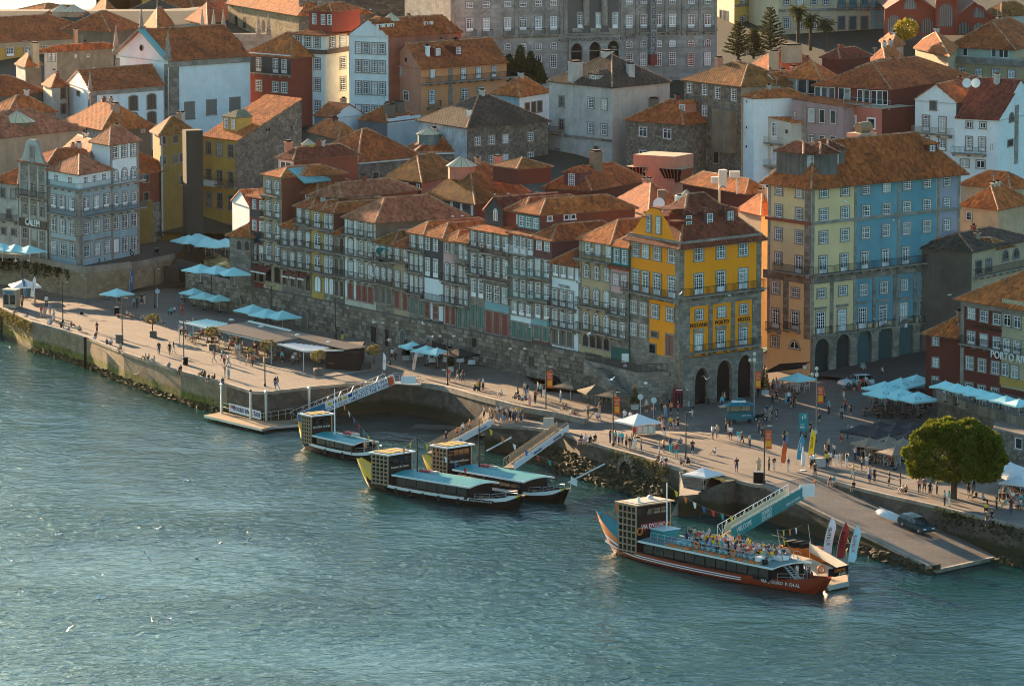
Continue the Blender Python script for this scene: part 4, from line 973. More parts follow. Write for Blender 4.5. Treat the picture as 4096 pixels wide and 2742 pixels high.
q,ze=root_q[h.name]
for u,back_ in((440,2.4),):
 P=fl.xy(u)-fl.n*back_
m_zbox=stonem('zinc_boards',(0.13,0.12,0.105),(0.19,0.175,0.155),2.2,0.05,0.7)
def box_on_roof(par,f,u0,u1,back,z0,hgt,dep,wallm,tm,wins,name='attic_box'):
 A,B=f.xy(u0)-f.n*back,f.xy(u1)-f.n*back;q=[A,B,B-f.n*dep,A-f.n*dep];mb=MB()
 mb.prism(q,z0,z0+hgt,wallm);o=mb.build(name,par)
 e=empty('tmp',par.location);roof(e,q,z0+hgt,'hip',1.1,tm,.35,'attic_roof')
 for ch in[c for c in bpy.data.objects if c.parent==e]:ch.parent=o
 bpy.data.objects.remove(e)
 for u in wins:
  P=f.xy(u)-f.n*(back-.02);window(par,(P.x,P.y,z0+hgt*.35),f.ang,'s',.95,hgt*.5,None)
box_on_roof(h,fr,560,720,2.2,ze+.6,3.0,5.0,m_zbox,T_RED,[612]);box_on_roof(h,fr,735,875,1.6,ze+.6,3.2,4.0,m_zbox,T_RED,[800])
box_on_roof(h,fl,350,500,2.0,ze+.6,3.0,3.0,m_zbox,T_RED,[432]);P=fr.xy(1640)-fr.n*2.0;dormer(h,(P.x,P.y,ze+1.2),fr.ang,2.0,2.0,P_MAROON,T_OR)
P=fr.xy(1240)-fr.n*6.5;mb=MB();M=Matrix.Translation((P.x,P.y,ze+4.2))@Matrix.Rotation(fr.ang,4,'Z');mb.box(-1.6,1.6,-1.2,1.2,-.6,.8,P_TAN,M);mb.tube(M@Vector((-.6,0,1.4)),M@Vector((1.4,0,1.5)),.75,.75,10,plain('duct',(.25,.17,.09),.5));mb.build('roof_duct',h)
# the dark red riverside hotel at the edge
h,fl,fr=house('riverside_hotel','oxblood red riverside house with tan tiled wing and row of attic windows','h',(1800,1135),(2480,1250),None,D=578,z0=7.2,dep=12,wl=P_MAROON,wr=P_MAROON,rf=('hip',3.6,T_OR),over=.7,cat='hotel')
rivh,RVF=h,fl
fl.strip(2150,2480,1150,1900,2150,AZ_TAN,.03,'tan_tiles');fl.strip(1800,1830,1140,1990,1815,m_sur,.08,'quoin');fl.strip(1800,2480,1170,1212,1815,m_sur,.12,'stone_frieze')
for u,v in((1865,1080),(1928,1093),(1990,1105),(2057,1118),(2120,1132),(2200,1140),(2262,1155),(2322,1168)):fl.win(u,[u],[(v+65,v+105,'n')],40,None)
for u,dv in((1893,0),(2002,25),(2112,50)):fl.win(u,[u],[(1235+dv,1322+dv),(1430+dv,1535+dv,'d')],62)
for u,dv in((2197,72),(2282,90)):fl.win(u,[u],[(1215+dv,1312+dv,'n'),(1420+dv,1530+dv,'d')],56)
fl.balcony(1815,2140,1540,1893,dep=.7);fl.balcony(2160,2470,1615,2197,dep=.7)
def dh(v):return v+(1400-650)/.4719
for u,v in((1883,55),(1990,75),(2103,95)):fl.win(u,[u],[(dh(v),dh(v+105))],62)
for u,v in((2187,115),(2268,135)):fl.win(u,[u],[(dh(v),dh(v+100),'n')],56)
for u,v in((1880,275),(1988,300),(2100,322)):fl.win(u,[u],[(dh(v),dh(v+150),'d')],60)
fl.strip(2140,2470,dh(230),dh(300),2200,P_YEL,.05,'yellow_panel')
fl.text('PORTO RIVER',2290,dh(62),2290,1.35,m_frame,.9,ext=.05);fl.text('CRUZ',2005,1400,2005,.95,m_let,ext=.04);fl.text('CASA',1925,1383,1925,.6,m_let,ext=.04);fl.text('DO PORTO',2088,1416,2088,.6,m_let,ext=.04)
h,fl,fr=house('annex_house','small oxblood annex with plain orange roof left of the riverside hotel','h',(1500,1435),(1795,1470),None,D=592,z0=4.5,dep=9,wl=P_MAROON,wr=P_MAROON,rf=('hip',2.8,T_OR),over=.5,cat='house')
fl.win(1585,[1586],[(1480,1545)],46);fl.win(1585,[1588,1590][:1],[(dh(65),dh(140)),(dh(225),dh(300))],46)
P_YEL_SHADE=plaster((.30,.185,.05),.4)  # yellow plaster darkened to hold the shade of the narrow street
# the corner house with the blue tiles and its neighbours (far left)
h,fl,fr=house('corner_house','pale blue tiled corner house with two long iron balconies and white attic storey','e',(410,52),(668,95),(935,48),base=880,z0=8.0,wl=AZ_PALE,wr=AZ_PALE,rf=('hip',2.0,T_PK),over=.5,cat='house')
cal=h;D0=fr.xy(932).y
for f_,u0,u1 in((fl,410,668),(fr,668,935)):f_.strip(u0,u1,100,222,668,P_WHITE,.03,'white_attic');f_.balcony(u0,u1,232,668,dep=.6,h=.95,iron=plain('pale_iron',(.12,.25,.28),.6));f_.balcony(u0,u1,462,668,dep=.8,h=1.0,iron=plain('blue_iron',(.03,.09,.13),.6));f_.strip(u0,u1,672,690,668,m_sur,.1,'string_course');f_.strip(u0,u1,690,885,668,AZ_PALE,.02,'tiled_base')
fl.win(595,[477,595],[(118,182)],38,None);fr.win(722,[722,797,878],[(118,182)],38,None)
fl.win(527,[452,527,608],[(285,398,'d'),(485,598)],44);fl.win(527,[452,530,610],[(685,790)],46);fr.win(727,[727,812,897],[(295,410,'d'),(500,605),(695,800)],44)
fl.strip(640,668,235,885,668,m_sur,.08,'quoin');fr.strip(668,690,235,885,668,m_sur,.08,'quoin');fl.strip(410,425,160,860,540,m_sur,.07,'quoin')
h,fl,fr=house('corner_tower','white tower part with fan windows joined to the blue tiled corner house','e',(780,-188),(930,-162),(1172,-200),D=D0+.2,z0=8.0,wl=P_WHITE,wr=P_WHITE,rf=('hip',2.4,T_PK),over=.5,cat='house')
fr.strip(930,1172,210,880,930,AZ_PALE,.03,'pale_tiles');fr.strip(930,948,-150,880,930,m_sur,.07,'quoin');fr.strip(1155,1172,-150,880,930,m_sur,.07,'quoin')
for u,dv in((972,0),(1050,-12),(1127,-22)):fr.win(u,[u],[(-135+dv,-35+dv),(60+dv,158+dv,'d',.9),(255+dv,375+dv,'d',.9),(455+dv,565+dv),(650+dv,760+dv,'q'if u==972 else 's')],44,frm=None if u!=972 else None)
fr.balcony(930,1210,192,930,dep=.6,h=.9,iron=MATS['pale_iron']);fr.balcony(930,1210,420,930,dep=.8,iron=MATS['blue_iron'])
h,fl,fr=house('turret_house','pale blue low turret wedged behind the white attic','e',(555,-135),(760,-62),(905,-88),D=D0+4,z0=8.0,wl=P_BLUEW,wr=P_WHITE,rf=('hip',1.8,T_PK),over=.4,cat='house')
fl.win(625,[625],[(-95,-30)],34,None);fr.win(825,[823],[(-50,-15,'n')],34,None)
h,fl,fr=house('sign_house','dark granite house with white lettered name band and curved gable','e',(155,-18),(395,22),None,base=830,z0=8.0,dep=12,wl=m_granite,wr=m_granite,rf=('hip',1.8,T_BR),over=.2,cat='house')
fl.win(208,[208,283,355],[(160,262,'d'),(350,460,'d'),(548,640)],46,frm=plain('grey_paint',(.3,.29,.27),.5));[fl.balcony(155,395,v,208,dep=.6,iron=m_iron)for v in(278,)]
fl.strip(160,392,470,542,208,plain('sign_black',(.03,.028,.026),.5),.12,'name_band');fl.text('CÁLEM',278,512,278,1.42,m_frame,.2,ext=.06)
for u in(165,245,320,384):fl.strip(u-5,u+7,20,820,270,P_GREYW,.06,'white_strip')
A_,B_=fl.xy(160),fl.xy(392);dv=B_-A_;gm=MB();n_=14;z_=fl.ze
pr=[(0,0),(.1,.5),(.2,1.5),(.28,3.1),(.4,3.6),(.6,3.6),(.72,3.1),(.8,1.5),(.9,.5),(1,0)]
gm.face([(A_.x+dv.x*t+fl.n.x*.05,A_.y+dv.y*t+fl.n.y*.05,z_-.1+b_)for t,b_ in pr],P_GREYW);gm.face([(A_.x+dv.x*t-fl.n.x*.4,A_.y+dv.y*t-fl.n.y*.4,z_-.1+b_)for t,b_ in pr[::-1]],P_GREYW)
for(t,a),(t2,a2)in zip(pr,pr[1:]):gm.face([(A_.x+dv.x*T+fl.n.x*o_,A_.y+dv.y*T+fl.n.y*o_,z_-.1+Z_)for T,Z_,o_ in((t,a,.05),(t2,a2,.05),(t2,a2,-.4),(t,a,-.4))],m_sur)
gm.build('curved_gable',h);P=fl.xy(278)+fl.n*.06;window(h,(P.x,P.y,z_+.2),fl.ang,'d',1.0,2.3,m_sur,MATS['grey_paint'])
h,fl,fr=house('peeling_house','whitewashed house with peeling plaster beside the name band house','e',(-90,150),(152,178),None,base=780,z0=8.0,dep=10,wl=plaster((.55,.5,.43),.95),wr=P_GREYW,rf=('hip',2.0,T_BR),over=.4)
fl.win(70,[28,112],[(222,300,'n'),(555,612,'n')],36,frm=D_GRY);fl.win(70,[75],[(395,475,'d')],40,frm=D_GRY);fl.balcony(-80,148,490,70,dep=.6)
h,fl,fr=house('plaster_block','broad windowless brown plaster wall under a low tiled roof','a',None,(-120,1180),(705,1090),base=1560,dep=12,wl=P_TAN,wr=P_TAN,rf=('hip',3.2,T_PK),over=.3,cat='building')
P=fr.xy(300)-fr.n*4;skylantern(h,(P.x,P.y,fr.ze+1.3),2.6,1.7,.4,P_BROWN)
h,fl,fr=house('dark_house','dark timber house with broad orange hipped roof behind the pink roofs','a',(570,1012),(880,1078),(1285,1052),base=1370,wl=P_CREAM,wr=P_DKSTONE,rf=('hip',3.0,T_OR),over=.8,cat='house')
fl.win(800,[725,810],[(1090,1150,'n')],44,None);fr.win(1100,[1210],[(1080,1140,'n')],50,None,frm=D_BRN);chimney(h,(fr.xy(960).x,fr.xy(960).y+4,fr.ze+2),.9,1.6,1.2)
h,fl,fr=house('ochre_house','shadowed ochre house with brown roof in the narrow street','a',(1295,1100),(1360,1130),(1640,1105),D=735,z0=8.5,wl=P_YEL_SHADE,wr=P_YEL_SHADE,rf=('hip',2.4,T_MO),over=.5,cat='house')
fr.win(1480,[1380,1485],[(1150,1210,'k'),(1320,1380)],40,frm=D_BRN);fr.win(1540,[1545],[(1300,1370),(1490,1560)],44,frm=D_BRN);fr.strip(1360,1372,1140,2000,1360,P_GREYW,.15,'drainpipe')
h,fl,fr=house('red_house','rust red house over a granite ground floor with dark doors','e',None,(1180,78),(1452,42),base=695,z0=8.2,dep=10,wl=P_YEL_SHADE,wr=P_REDB,rf=('hip',3.0,T_BR),over=.6)
fr.strip(1180,1290,330,700,1180,P_YEL_SHADE,.03,'ochre_panel');fr.strip(1290,1440,340,690,1290,m_granite,.06,'granite_front');fr.win(1350,[1235,1400],[(90,150),(240,300)],40,frm=D_BRN);fr.win(1350,[1345,1402],[(355,412,'n'),(500,640,'q')],38,frm=D_BRN)
h,fl,fr=house('scaffold_tower','tall scaffold wrapped in dark grey netting beside the yellow house','e',None,(1578,-268),(1718,-272),D=722,z0=8.5,dep=2.5,wl=plain('net',(.03,.034,.03),.9),wr=plain('net',(.03,.034,.03),.9),rf=('flat',0,plain('net',(.05,.05,.045),.9)),cat='scaffold')
h,fl,fr=house('gable_house','deep yellow house with granite rubble flank and single pitch roof','a',(1712,1152),(2015,1192),(2560,1135),base=2017,z0=8.5,wl=P_YEL,wr=m_rubble,rf=('sl',5.4,T_OR),over=.3)
fl.win(1862,[1770,1862,1958],[(1215,1322),(1445,1565,'d'),(1640,1765),(1885,1995,'q')],46,frm=plain('grey_paint2',(.2,.18,.15),.5));fl.balcony(1725,2010,1565,1862,dep=.7);fl.strip(1998,2015,1195,2000,1862,m_granite,.07,'quoin');fl.strip(1735,1840,1540,1585,1862,P_WHITE,.75,'hanging_banner')
P=fl.xy(1850)-fl.n*2.2;d_=dormer(h,(P.x,P.y,fl.ze+.9),fl.ang,3.6,2.2,P_YEL,plain('tarpaulin',(.22,.2,.12),.7),'s',2,3)
for u,v in((2277-2119+2119,1110),):pass
fr.win(2280,[2280,2258,2470],[(1090,1112,'k')],8,None,gl=m_dark)
h,fl,fr=house('white_chapel_house','small white gabled house squeezed beside the rubble flank','e',(1968,322),(2118,372),None,D=690,z0=8.5,dep=8,wl=P_WHITE,wr=P_WHITE,rf=('gl',1.9,T_BR),over=.3)
h,fl,fr=house('corner_kiosk_house','little orange roofed stone house at the foot of the row','e',(1945,605),(2122,622),None,D=681,z0=8.6,dep=4,wl=m_granite,wr=m_granite,rf=('hip',1.6,T_OR),over=.5)
fl.win(2050,[2030,2095],[(665,740,'k',1.0)],40,gl=m_dglass);dormer(h,(fl.xy(2085).x+1,fl.xy(2085).y+1.2,fl.ze+.3),fl.ang,1.2,1.3,P_WHITE,T_OR)
# churches
h,fl,fr=house('big_church','large white church with stone corner pilaster and copper edged gable','a',(985,462),(1425,512),(2120,468),base=1035,wl=P_WHITE,wr=P_WHITE,rf=('gl',4.6,T_BR),over=.35,cat='church')
fr.strip(1425,2120,512,570,1425,m_sur,.25,'stone_cornice');fr.strip(1430,1510,560,1060,1425,m_granite,.2,'pilaster');fl.strip(1400,1425,545,1060,1425,m_granite,.2,'pilaster');fl.strip(985,1015,540,1060,1425,m_granite,.2,'pilaster')
fr.win(1600,[1600],[(870,1005,'k')],78,gl=plain('niche',(.2,.18,.15),.8));fr.win(1785,[1785],[(850,970,'k')],78,gl=MATS['niche']);fr.win(1980,[1985],[(832,950,'k')],80,gl=MATS['niche'])
P=(fl.A+fl.B)/2+fl.n*.05;mb=MB();M=Matrix.Translation((P.x,P.y,fl.ze+1.6))@Matrix.Rotation(fl.ang,4,'Z');mb.tube(M@Vector((0,-.1,0)),M@Vector((0,.1,0)),.55,.55,14,m_sur);mb.tube(M@Vector((0,-.14,0)),M@Vector((0,0,0)),.4,.4,14,m_dark);mb.build('round_window',h)
m_copper=plain('copper_green',(.14,.36,.34),.5)
mb=MB();Ap=Vector((P.x,P.y,fl.ze+4.75))
for e_,mt in((fl.A,m_sur),(fl.B,m_copper)):mb.bar(Vector((e_.x,e_.y,fl.ze+.15))+Vector((fl.n.x,fl.n.y,0))*.1,Ap+Vector((fl.n.x,fl.n.y,0))*.1,1.1,.35,mt)
mb.build('gable_coping',h)
def pinnacle(par,P,s_=1.0):
 mb=MB();mb.lathe([(.55*s_,0),(.55*s_,.5*s_),(.75*s_,.6*s_),(.35*s_,.9*s_),(.5*s_,1.3*s_),(.42*s_,1.7*s_),(.1*s_,4.0*s_),(.16*s_,4.2*s_),(.03*s_,4.5*s_)],8,m_sur,P);mb.build('pinnacle',par)
for p,z_,s_ in((fl.B,fl.ze,1.1),(fl.A,fl.ze,1.1),(P,fl.ze+4.6,.8)):pinnacle(h,(p.x,p.y,z_),s_)
h,fl,fr=house('small_chapel','smaller white chapel with barred arched windows in front of the big church','a',(577,700),(765,768),(1385,722),D=783,z0=18,wl=P_WHITE,wr=P_WHITE,rf=('gl',2.7,T_BR),over=.3,cat='church')
fr.strip(765,1385,768,812,765,m_sur,.2,'stone_cornice');fr.strip(768,815,805,1050,765,m_granite,.18,'pilaster');fl.strip(752,765,790,1050,765,m_granite,.18,'pilaster');fl.strip(577,585,790,1050,765,m_granite,.18,'pilaster')
m_bars=plain('shutter_brown',(.09,.06,.045),.7)
fr.win(1125,[1125],[(812,935,'q',.4),(960,1050,'q',.4)],68,frm=m_bars);fr.win(1280,[1280],[(800,922,'q',.4),(948,1050,'q',.4)],68,frm=m_bars);fl.win(667,[667],[(772,808,'k')],24);pinnacle(h,(fl.B.x,fl.B.y,fl.ze),.7)
P=(fl.A+fl.B)/2;pinnacle(h,(P.x,P.y,fl.ze+2.5),.35)
h,fl,fr=house('gothic_church','golden sunlit rubble stone church with steep orange roof','b',(-190,25),(412,128),None,D=868,z0=24,dep=14,wl=stonem('sunlit_stone',(.30,.2,.11),(.5,.36,.2),1.2,2.0,.6),wr=m_rubble,rf=('hip',7.5,T_OR),over=.4,cat='church')  # golden sunlight put into the stone colour of the left side
fl.win(110,[115,-45,-115],[(170,265,'k',1.0)],26,None,gl=m_dark)
h,fl,fr=house('church_tower','dark weathered church masonry with buttresses below the top edge','b',(412,-110),(560,-110),(1690,-130),D=872,z0=22,wl=m_granite,wr=stonem('dark_church',(.07,.06,.05),(.15,.125,.1),1.0,1.6,.6),rf=('hip',5,T_DK),over=.2,cat='church')
fr.strip(560,700,-110,400,560,m_granite,.9,'buttress');fr.strip(1450,1620,-110,400,560,P_DKSTONE,1.0,'buttress')
sp=empty('spire_screen',G('a',1800,290,30),0,'row of slender pale stone pinnacles behind the church roof','pinnacles')
for u in(1715,1812,1895,2190,2275):P=ony(px('a',u,285),838);pinnacle(sp,(P.x,P.y,P.z),.95 if u<2000 else.8)
mb=MB();a,b=ony(px('a',1680,290),838.5),ony(px('a',2300,300),838.5);mb.box(a.x,b.x,838.2,839.2,a.z-5,a.z+.1,m_sur);mb.build('parapet',sp)
# hillside houses, left of centre
h,fl,fr=house('customs_house','long yellow building with stone cornice and arched white windows','a',None,(-150,362),(935,298),D=862,z0=15,dep=16,wl=P_YEL,wr=P_YEL,rf=('hip',3.6,T_BR),over=.5)
fr.strip(-150,935,362,420,-150,P_TAN,.2,'stone_cornice');fr.win(80,[80,230,380],[(390,475,'d',.5),(548,650,'d',.5)],62,m_sur)
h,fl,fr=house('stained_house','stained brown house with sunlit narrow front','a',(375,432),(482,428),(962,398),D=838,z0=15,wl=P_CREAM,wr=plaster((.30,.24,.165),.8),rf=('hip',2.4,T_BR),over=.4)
fl.win(430,[420,452],[(450,520,'n')],24);fr.win(640,[636,742],[(462,488,'n')],22);chimney(h,(fr.xy(620).x,fr.xy(620).y+5,fr.ze+1.6),.6,.6,1.4)
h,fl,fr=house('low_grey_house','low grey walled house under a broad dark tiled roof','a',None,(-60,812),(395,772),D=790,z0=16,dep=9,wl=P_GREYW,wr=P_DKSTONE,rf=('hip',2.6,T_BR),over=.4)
fr.win(265,[265],[(832,862,'n')],60,None)
h,fl,fr=house('low_orange_house','low house with plain orange roof below the grey walled house','a',None,(70,962),(475,938),D=772,z0=15,dep=7,wl=P_BROWN,wr=P_BROWN,rf=('hip',2.8,T_OR),over=.3)
h,fl,fr=house('slit_house','narrow cream house with two dark doors beside the chapel gable','a',(365,712),(440,738),(572,720),D=792,z0=14,wl=P_CREAM,wr=P_GREYW,rf=('hip',2.0,T_BR),over=.3)
fr.win(530,[532],[(745,835,'q'),(885,960,'q')],40,frm=m_bars)
h,fl,fr=house('side_hut','small hut with chimney between yellow building and chapel','a',(135,540),(215,565),(350,545),D=826,z0=14,wl=P_GREYW,wr=P_BROWN,rf=('hip',1.8,T_BR),over=.3)
chimney(h,(fr.xy(290).x,fr.xy(290).y+1,fr.ze+1.0),1.2,1.2,2.6,P_TAN)
for i,(L,C,R_,D,t,wcol,lab)in enumerate(((None,(230,195),(745,205),905,T_BR,P_BROWN,'far brown roof with two pale lanterns near the river bend'),((640,188),(760,200),(895,182),912,T_OR,P_CREAM,'far cream house with pointed orange hip'),((760,110),(890,140),(1010,118),945,T_OR,P_CREAM,'far cream house with tall orange pyramid roof'),(None,(1005,128),(1330,150),930,T_DK,P_DKSTONE,'far dark flat topped house below the orange block'),(None,(360,118),(720,95),960,T_OR,P_TAN,'far low orange ridge beside the river'),(None,(930,262),(1210,225),872,T_BR,P_BROWN,'brown roofed house directly behind the big church gable'),((1240,210),(1330,240),(1460,200),880,T_OR,P_TAN,'house with sunlit broken tiles behind the church'),((1580,165),(1760,205),(2060,130),890,T_BR,P_TAN,'brown hipped house left of the golden church'),(None,(1640,70),(2040,30),930,T_BR,P_BROWN,'tan roofed house below the long white building'))):
 h,fl,fr=house('hill_house',lab,'a',L,C,R_,D=D,z0=12,dep=10,wl=wcol,wr=wcol,rf=('hip',3.0 if i!=4 else 1.5,t),over=.4,group='far roofs on the hillside')
 if i==0:
  for u in(480,580):P=fr.xy(u)-fr.n*3;skylantern(h,(P.x,P.y,fr.ze+1.8),2.0,1.3,.3,P_TAN)
h,fl,fr=house('pink_turret','little pink turret with green copper roof behind the big church','a',(1462,268),(1500,275),(1660,258),D=868,z0=20,wl=P_PINK,wr=P_PINK,rf=('gl',1.0,m_copper),over=.3)
fr.win(1600,[1503+12,1605],[(280,310,'k',1.0)],22,None)
h,fl,fr=house('white_block','far white block cut by the top edge','a',(815,-60),(915,-60),(1200,-60),D=960,z0=8,wl=P_TAN,wr=P_WHITE,rf=('flat',0,P_GREYW))
h,fl,fr=house('orange_block','far orange block with windowed side cut by the top edge','a',None,(1200,-60),(1412,-60),D=955,z0=8,dep=12,wl=P_WHITE,wr=plaster((.62,.33,.07),.1),rf=('flat',0,P_GREYW))
h,fl,fr=house('orange_wing','windowed yellow wing of the far orange block','a',None,(1412,-60),(1516,-65),D=955,z0=8,dep=12,wl=P_YEL,wr=P_YEL,rf=('flat',0,P_GREYW));fr.win(1460,[1432,1462,1492],[(95,155)],22)
h,fl,fr=house('white_hall','far long white building under the top edge','a',None,(1516,-20),(2000,-40),D=1000,z0=8,dep=14,wl=P_WHITE,wr=P_WHITE,rf=('flat',0,P_GREYW));fr.win(1700,[1590,1730,1860],[(-5,12,'n')],22)
# crop b: terraces above the stone flank
h,fl,fr=house('balcony_house','house with black panelled top floor over red walls','b',(-35,448),(350,478),None,D=806,z0=18,dep=10,wl=P_RED,wr=P_RED,rf=('hip',3.4,T_OR),over=.5)
fl.strip(-30,348,490,625,160,P_SLATE,.04,'black_panels');fl.win(160,[75,218,292],[(492,612,'d')],46,None);fl.win(160,[75,218,292],[(690,775)],48);fl.balcony(-40,350,622,160,dep=.6);fl.strip(-35,350,455,475,160,P_WHITE,.2,'white_cornice')
h,fl,fr=house('cream_house','cream five storey house with red attic and grey window surrounds','b',(362,285),(635,300),(838,272),D=808,z0=18,wl=P_WHITE,wr=P_CREAM,rf=('hip',.8,T_BR),over=.6)
fl.win(490,[412,490,570],[(308,398),(490,580),(660,765),(850,935)],46);fr.win(760,[695],[(300,395)],46);fr.win(760,[785],[(308,400),(490,585),(660,768),(845,900)],46)
for f_,a,b in((fl,362,635),(fr,635,838)):f_.strip(a,b,425,462,635,T_DK,.4,'tiled_eave')
box_on_roof(h,fl,440,630,2.0,fl.ze+.3,3.6,8.0,P_RED,T_BR,[485,560,615])
h,fl,fr=house('white_gable_house','tall white gable with four windows per floor and red clad flank','b',(842,292),(1172,305),(1792,268),D=804,z0=18,wl=P_WHITE,wr=plaster((.42,.13,.08),.7),rf=('gl',2.6,T_BR),over=.3)
fl.win(1020,[920,985,1055,1122],[(362,455),(515,615),(695,800),(895,960)],46);P=fr.xy(1320)-fr.n*4;skylantern(h,(P.x,P.y,fr.ze+1.6),1.5,1.3,.6,P_SALM)
P=fr.xy(1200)-fr.n*1.6;dormer(h,(P.x,P.y,fr.ze+.4),fr.ang,3.6,1.6,P_WHITE,T_BR,'n',3,3);P=fr.xy(1560)-fr.n*1.6;dormer(h,(P.x,P.y,fr.ze+.4),fr.ang,2.4,1.6,P_SALM,T_BR,'n',2,3)
h,fl,fr=house('salmon_house','salmon pink house with long iron balcony and two dormers','b',(1195,520),(1450,575),(2175,522),D=796,z0=18,wl=P_SALM,wr=plaster((.68,.28,.12),.2),rf=('gl',3.4,T_BR),over=.5)
fl.win(1320,[1272],[(575,650)],36,None);fl.win(1320,[1325],[(768,850,'n')],42,None);fl.win(1320,[1322],[(490,525,'k')],20,None);fl.strip(1195,1450,690,712,1450,P_SALM,.15,'string_course')
fr.win(1545,[1545],[(588,660,'d')],38);fr.win(1805,[1805,1932,2065],[(580,670,'d')],38);fr.win(1545,[1540],[(768,880,'d')],50);fr.win(1805,[1812,1950],[(755,885,'d')],50)
fr.balcony(1450,2240,705,1450,dep=1.0,h=1.0);fr.balcony(1495,1600,905,1545,dep=.7);fr.balcony(1770,1870,890,1812,dep=.7);fr.balcony(1910,2010,870,1950,dep=.7);fr.strip(1680,1715,580,1000,1680,m_sur,.1,'quoin')
for u in(1665,1840):P=fr.xy(u)-fr.n*2.2;dormer(h,(P.x,P.y,fr.ze+1.3),fr.ang,1.6,1.6,P_MAROON,T_BR)
chimney(h,(fr.xy(1500).x,fr.xy(1500).y+4,fr.ze+1.8),.6,.6,1.3,P_WHITE)
h,fl,fr=house('shed_house','low slate blue shed with white gable and orange roof','b',(545,975),(712,992),(962,965),D=778,z0=18,wl=plaster((.13,.17,.19),.3),wr=P_WHITE,rf=('gr',1.8,T_BR),over=.25)
h,fl,fr=house('parapet_house','low house with ornate pale parapet and brown roof','b',(912,1012),(1165,1035),(1440,1000),D=775,z0=17,wl=plaster((.12,.16,.18),.3),wr=plaster((.55,.6,.58),.2),rf=('hip',2.2,T_BR),over=.2)
fr.strip(1165,1440,1008,1055,1165,P_WHITE,.15,'parapet');fr.strip(1240,1350,985,1020,1280,P_WHITE,.18,'parapet_crest');chimney(h,(fr.xy(1180).x,fr.xy(1180).y+2.5,fr.ze+1.0),1.4,1.4,1.4,P_DKSTONE);chimney(h,(fr.xy(1260).x,fr.xy(1260).y+3,fr.ze+1.0),1.4,1.2,1.6,P_DKSTONE)
h,fl,fr=house('lean_house','low orange roofs tucked below the rubble flank','b',(500,1110),(745,1178),(935,1150),D=765,z0=15,wl=P_DKSTONE,wr=P_DKSTONE,rf=('hip',2.0,T_OR),over=.3)
h,fl,fr=house('stone_warehouse','granite warehouse with great brown hipped roof and white eaves','b',None,(912,1362),(1452,1315),base=1545,dep=12,wl=m_rubble,wr=m_rubble,rf=('hip',5.2,T_BR),over=.4)
fr.strip(912,1452,1368,1392,912,P_WHITE,.15,'white_cornice');fr.win(1060,[1062],[(1462,1515)],44,frm=D_GRY)
h,fl,fr=house('stone_annex','low stone annex with white cornice and pale lantern','b',None,(1400,1290),(1818,1282),D=757,z0=14,dep=8,wl=m_rubble,wr=m_rubble,rf=('hip',2.4,T_BR),over=.2)
fr.strip(1400,1818,1288,1310,1400,P_WHITE,.12,'white_cornice');P=fr.xy(1545)-fr.n*3;skylantern(h,(P.x,P.y,fr.ze+1.4),1.9,1.0,1.2,plaster((.12,.2,.2),.3))
h,fl,fr=house('rubble_house','rubble stone house with near black hipped roof and peeling white flank','b',(1427,1015),(1838,1080),(2528,1022),base=1440,wl=plaster((.52,.58,.60),.95),wr=m_rubble,rf=('hip',4.0,T_DK),over=.4)
fr.win(1925,[1925,2043,2160,2374],[(1160,1232),(1330,1400)],46);chimney(h,(fl.xy(1800).x+1,fl.xy(1800).y+3,fl.ze+1.2),.5,.5,1.0,P_WHITE)
h,fl,fr=house('blue_wall_house','pale blue washed house with orange roof behind the dark roof','c',(-70,790),(165,815),(420,775),D=785,z0=16,wl=P_BLUEW,wr=P_WHITE,rf=('hip',3.0,T_OR),over=.3)
fr.win(280,[228,282,334],[(868,955,'q')],34,m_sur,frm=m_bars)
# crop c: centre
h,fl,fr=house('grey_house','tall stained white house with slate dark roof and big chimney','c',(417,685),(950,740),(1440,690),base=1400,wl=P_GREYW,wr=plaster((.56,.49,.40),.4),rf=('hip',4.2,T_DK),over=.3)
fl.win(525,[525],[(815,905),(1010,1100,'n')],42,frm=m_sur);fl.win(775,[775],[(830,915),(1040,1130)],44);fl.win(887,[887],[(842,930),(1055,1145)],44);fl.strip(417,950,1185,1205,950,m_granite,.2,'string_course');fl.win(820,[820],[(1240,1315,'k')],42);fl.win(490,[488],[(1260,1320,'k')],36)
fl.balcony(430,560,1120,490,dep=.9);P=fl.xy(615);chimney(h,(P.x+.5,P.y+.8,fl.ze),1.8,1.6,3.2,P_GREYW);P=fl.xy(700);chimney(h,(P.x+4,P.y+6,fl.ze+3.0),1.5,1.2,1.6,P_GREYW);P=fr.xy(1160);chimney(h,(P.x-1,P.y+2,fr.ze+1.2),1.0,1.0,1.8,P_GREYW)
P=fl.xy(750)-fl.n*1.2;dormer(h,(P.x,P.y,fl.ze-.6),fl.ang,2.4,2.2,P_GREYW,T_DK,'n',1)
h,fl,fr=house('brown_stone_house','low brown stone house with one orange dormer','c',(1068,1008),(1555,1048),None,D=748,z0=12,dep=10,wl=m_rubble,wr=m_rubble,rf=('hip',3.0,T_BR),over=.4)
fl.win(1300,[1215,1420],[(1085,1165,'n'),(1285,1320,'n')],66);P=fl.xy(1440)-fl.n*3;dormer(h,(P.x,P.y,fl.ze+1.4),fl.ang,1.6,1.4,P_SALM,T_OR,'n',1);P=fl.xy(1180)-fl.n*3.5;chimney(h,(P.x,P.y,fl.ze+1.5),1.2,1.2,1.5,P_DKSTONE)
h,fl,fr=house('ruin_house','tall rubble stone tenement with torn black window coverings','c',(1562,672),(2047,728),None,base=1540,dep=11,wl=m_rubble,wr=P_TAN,rf=('hip',2.8,T_MO),over=.45)
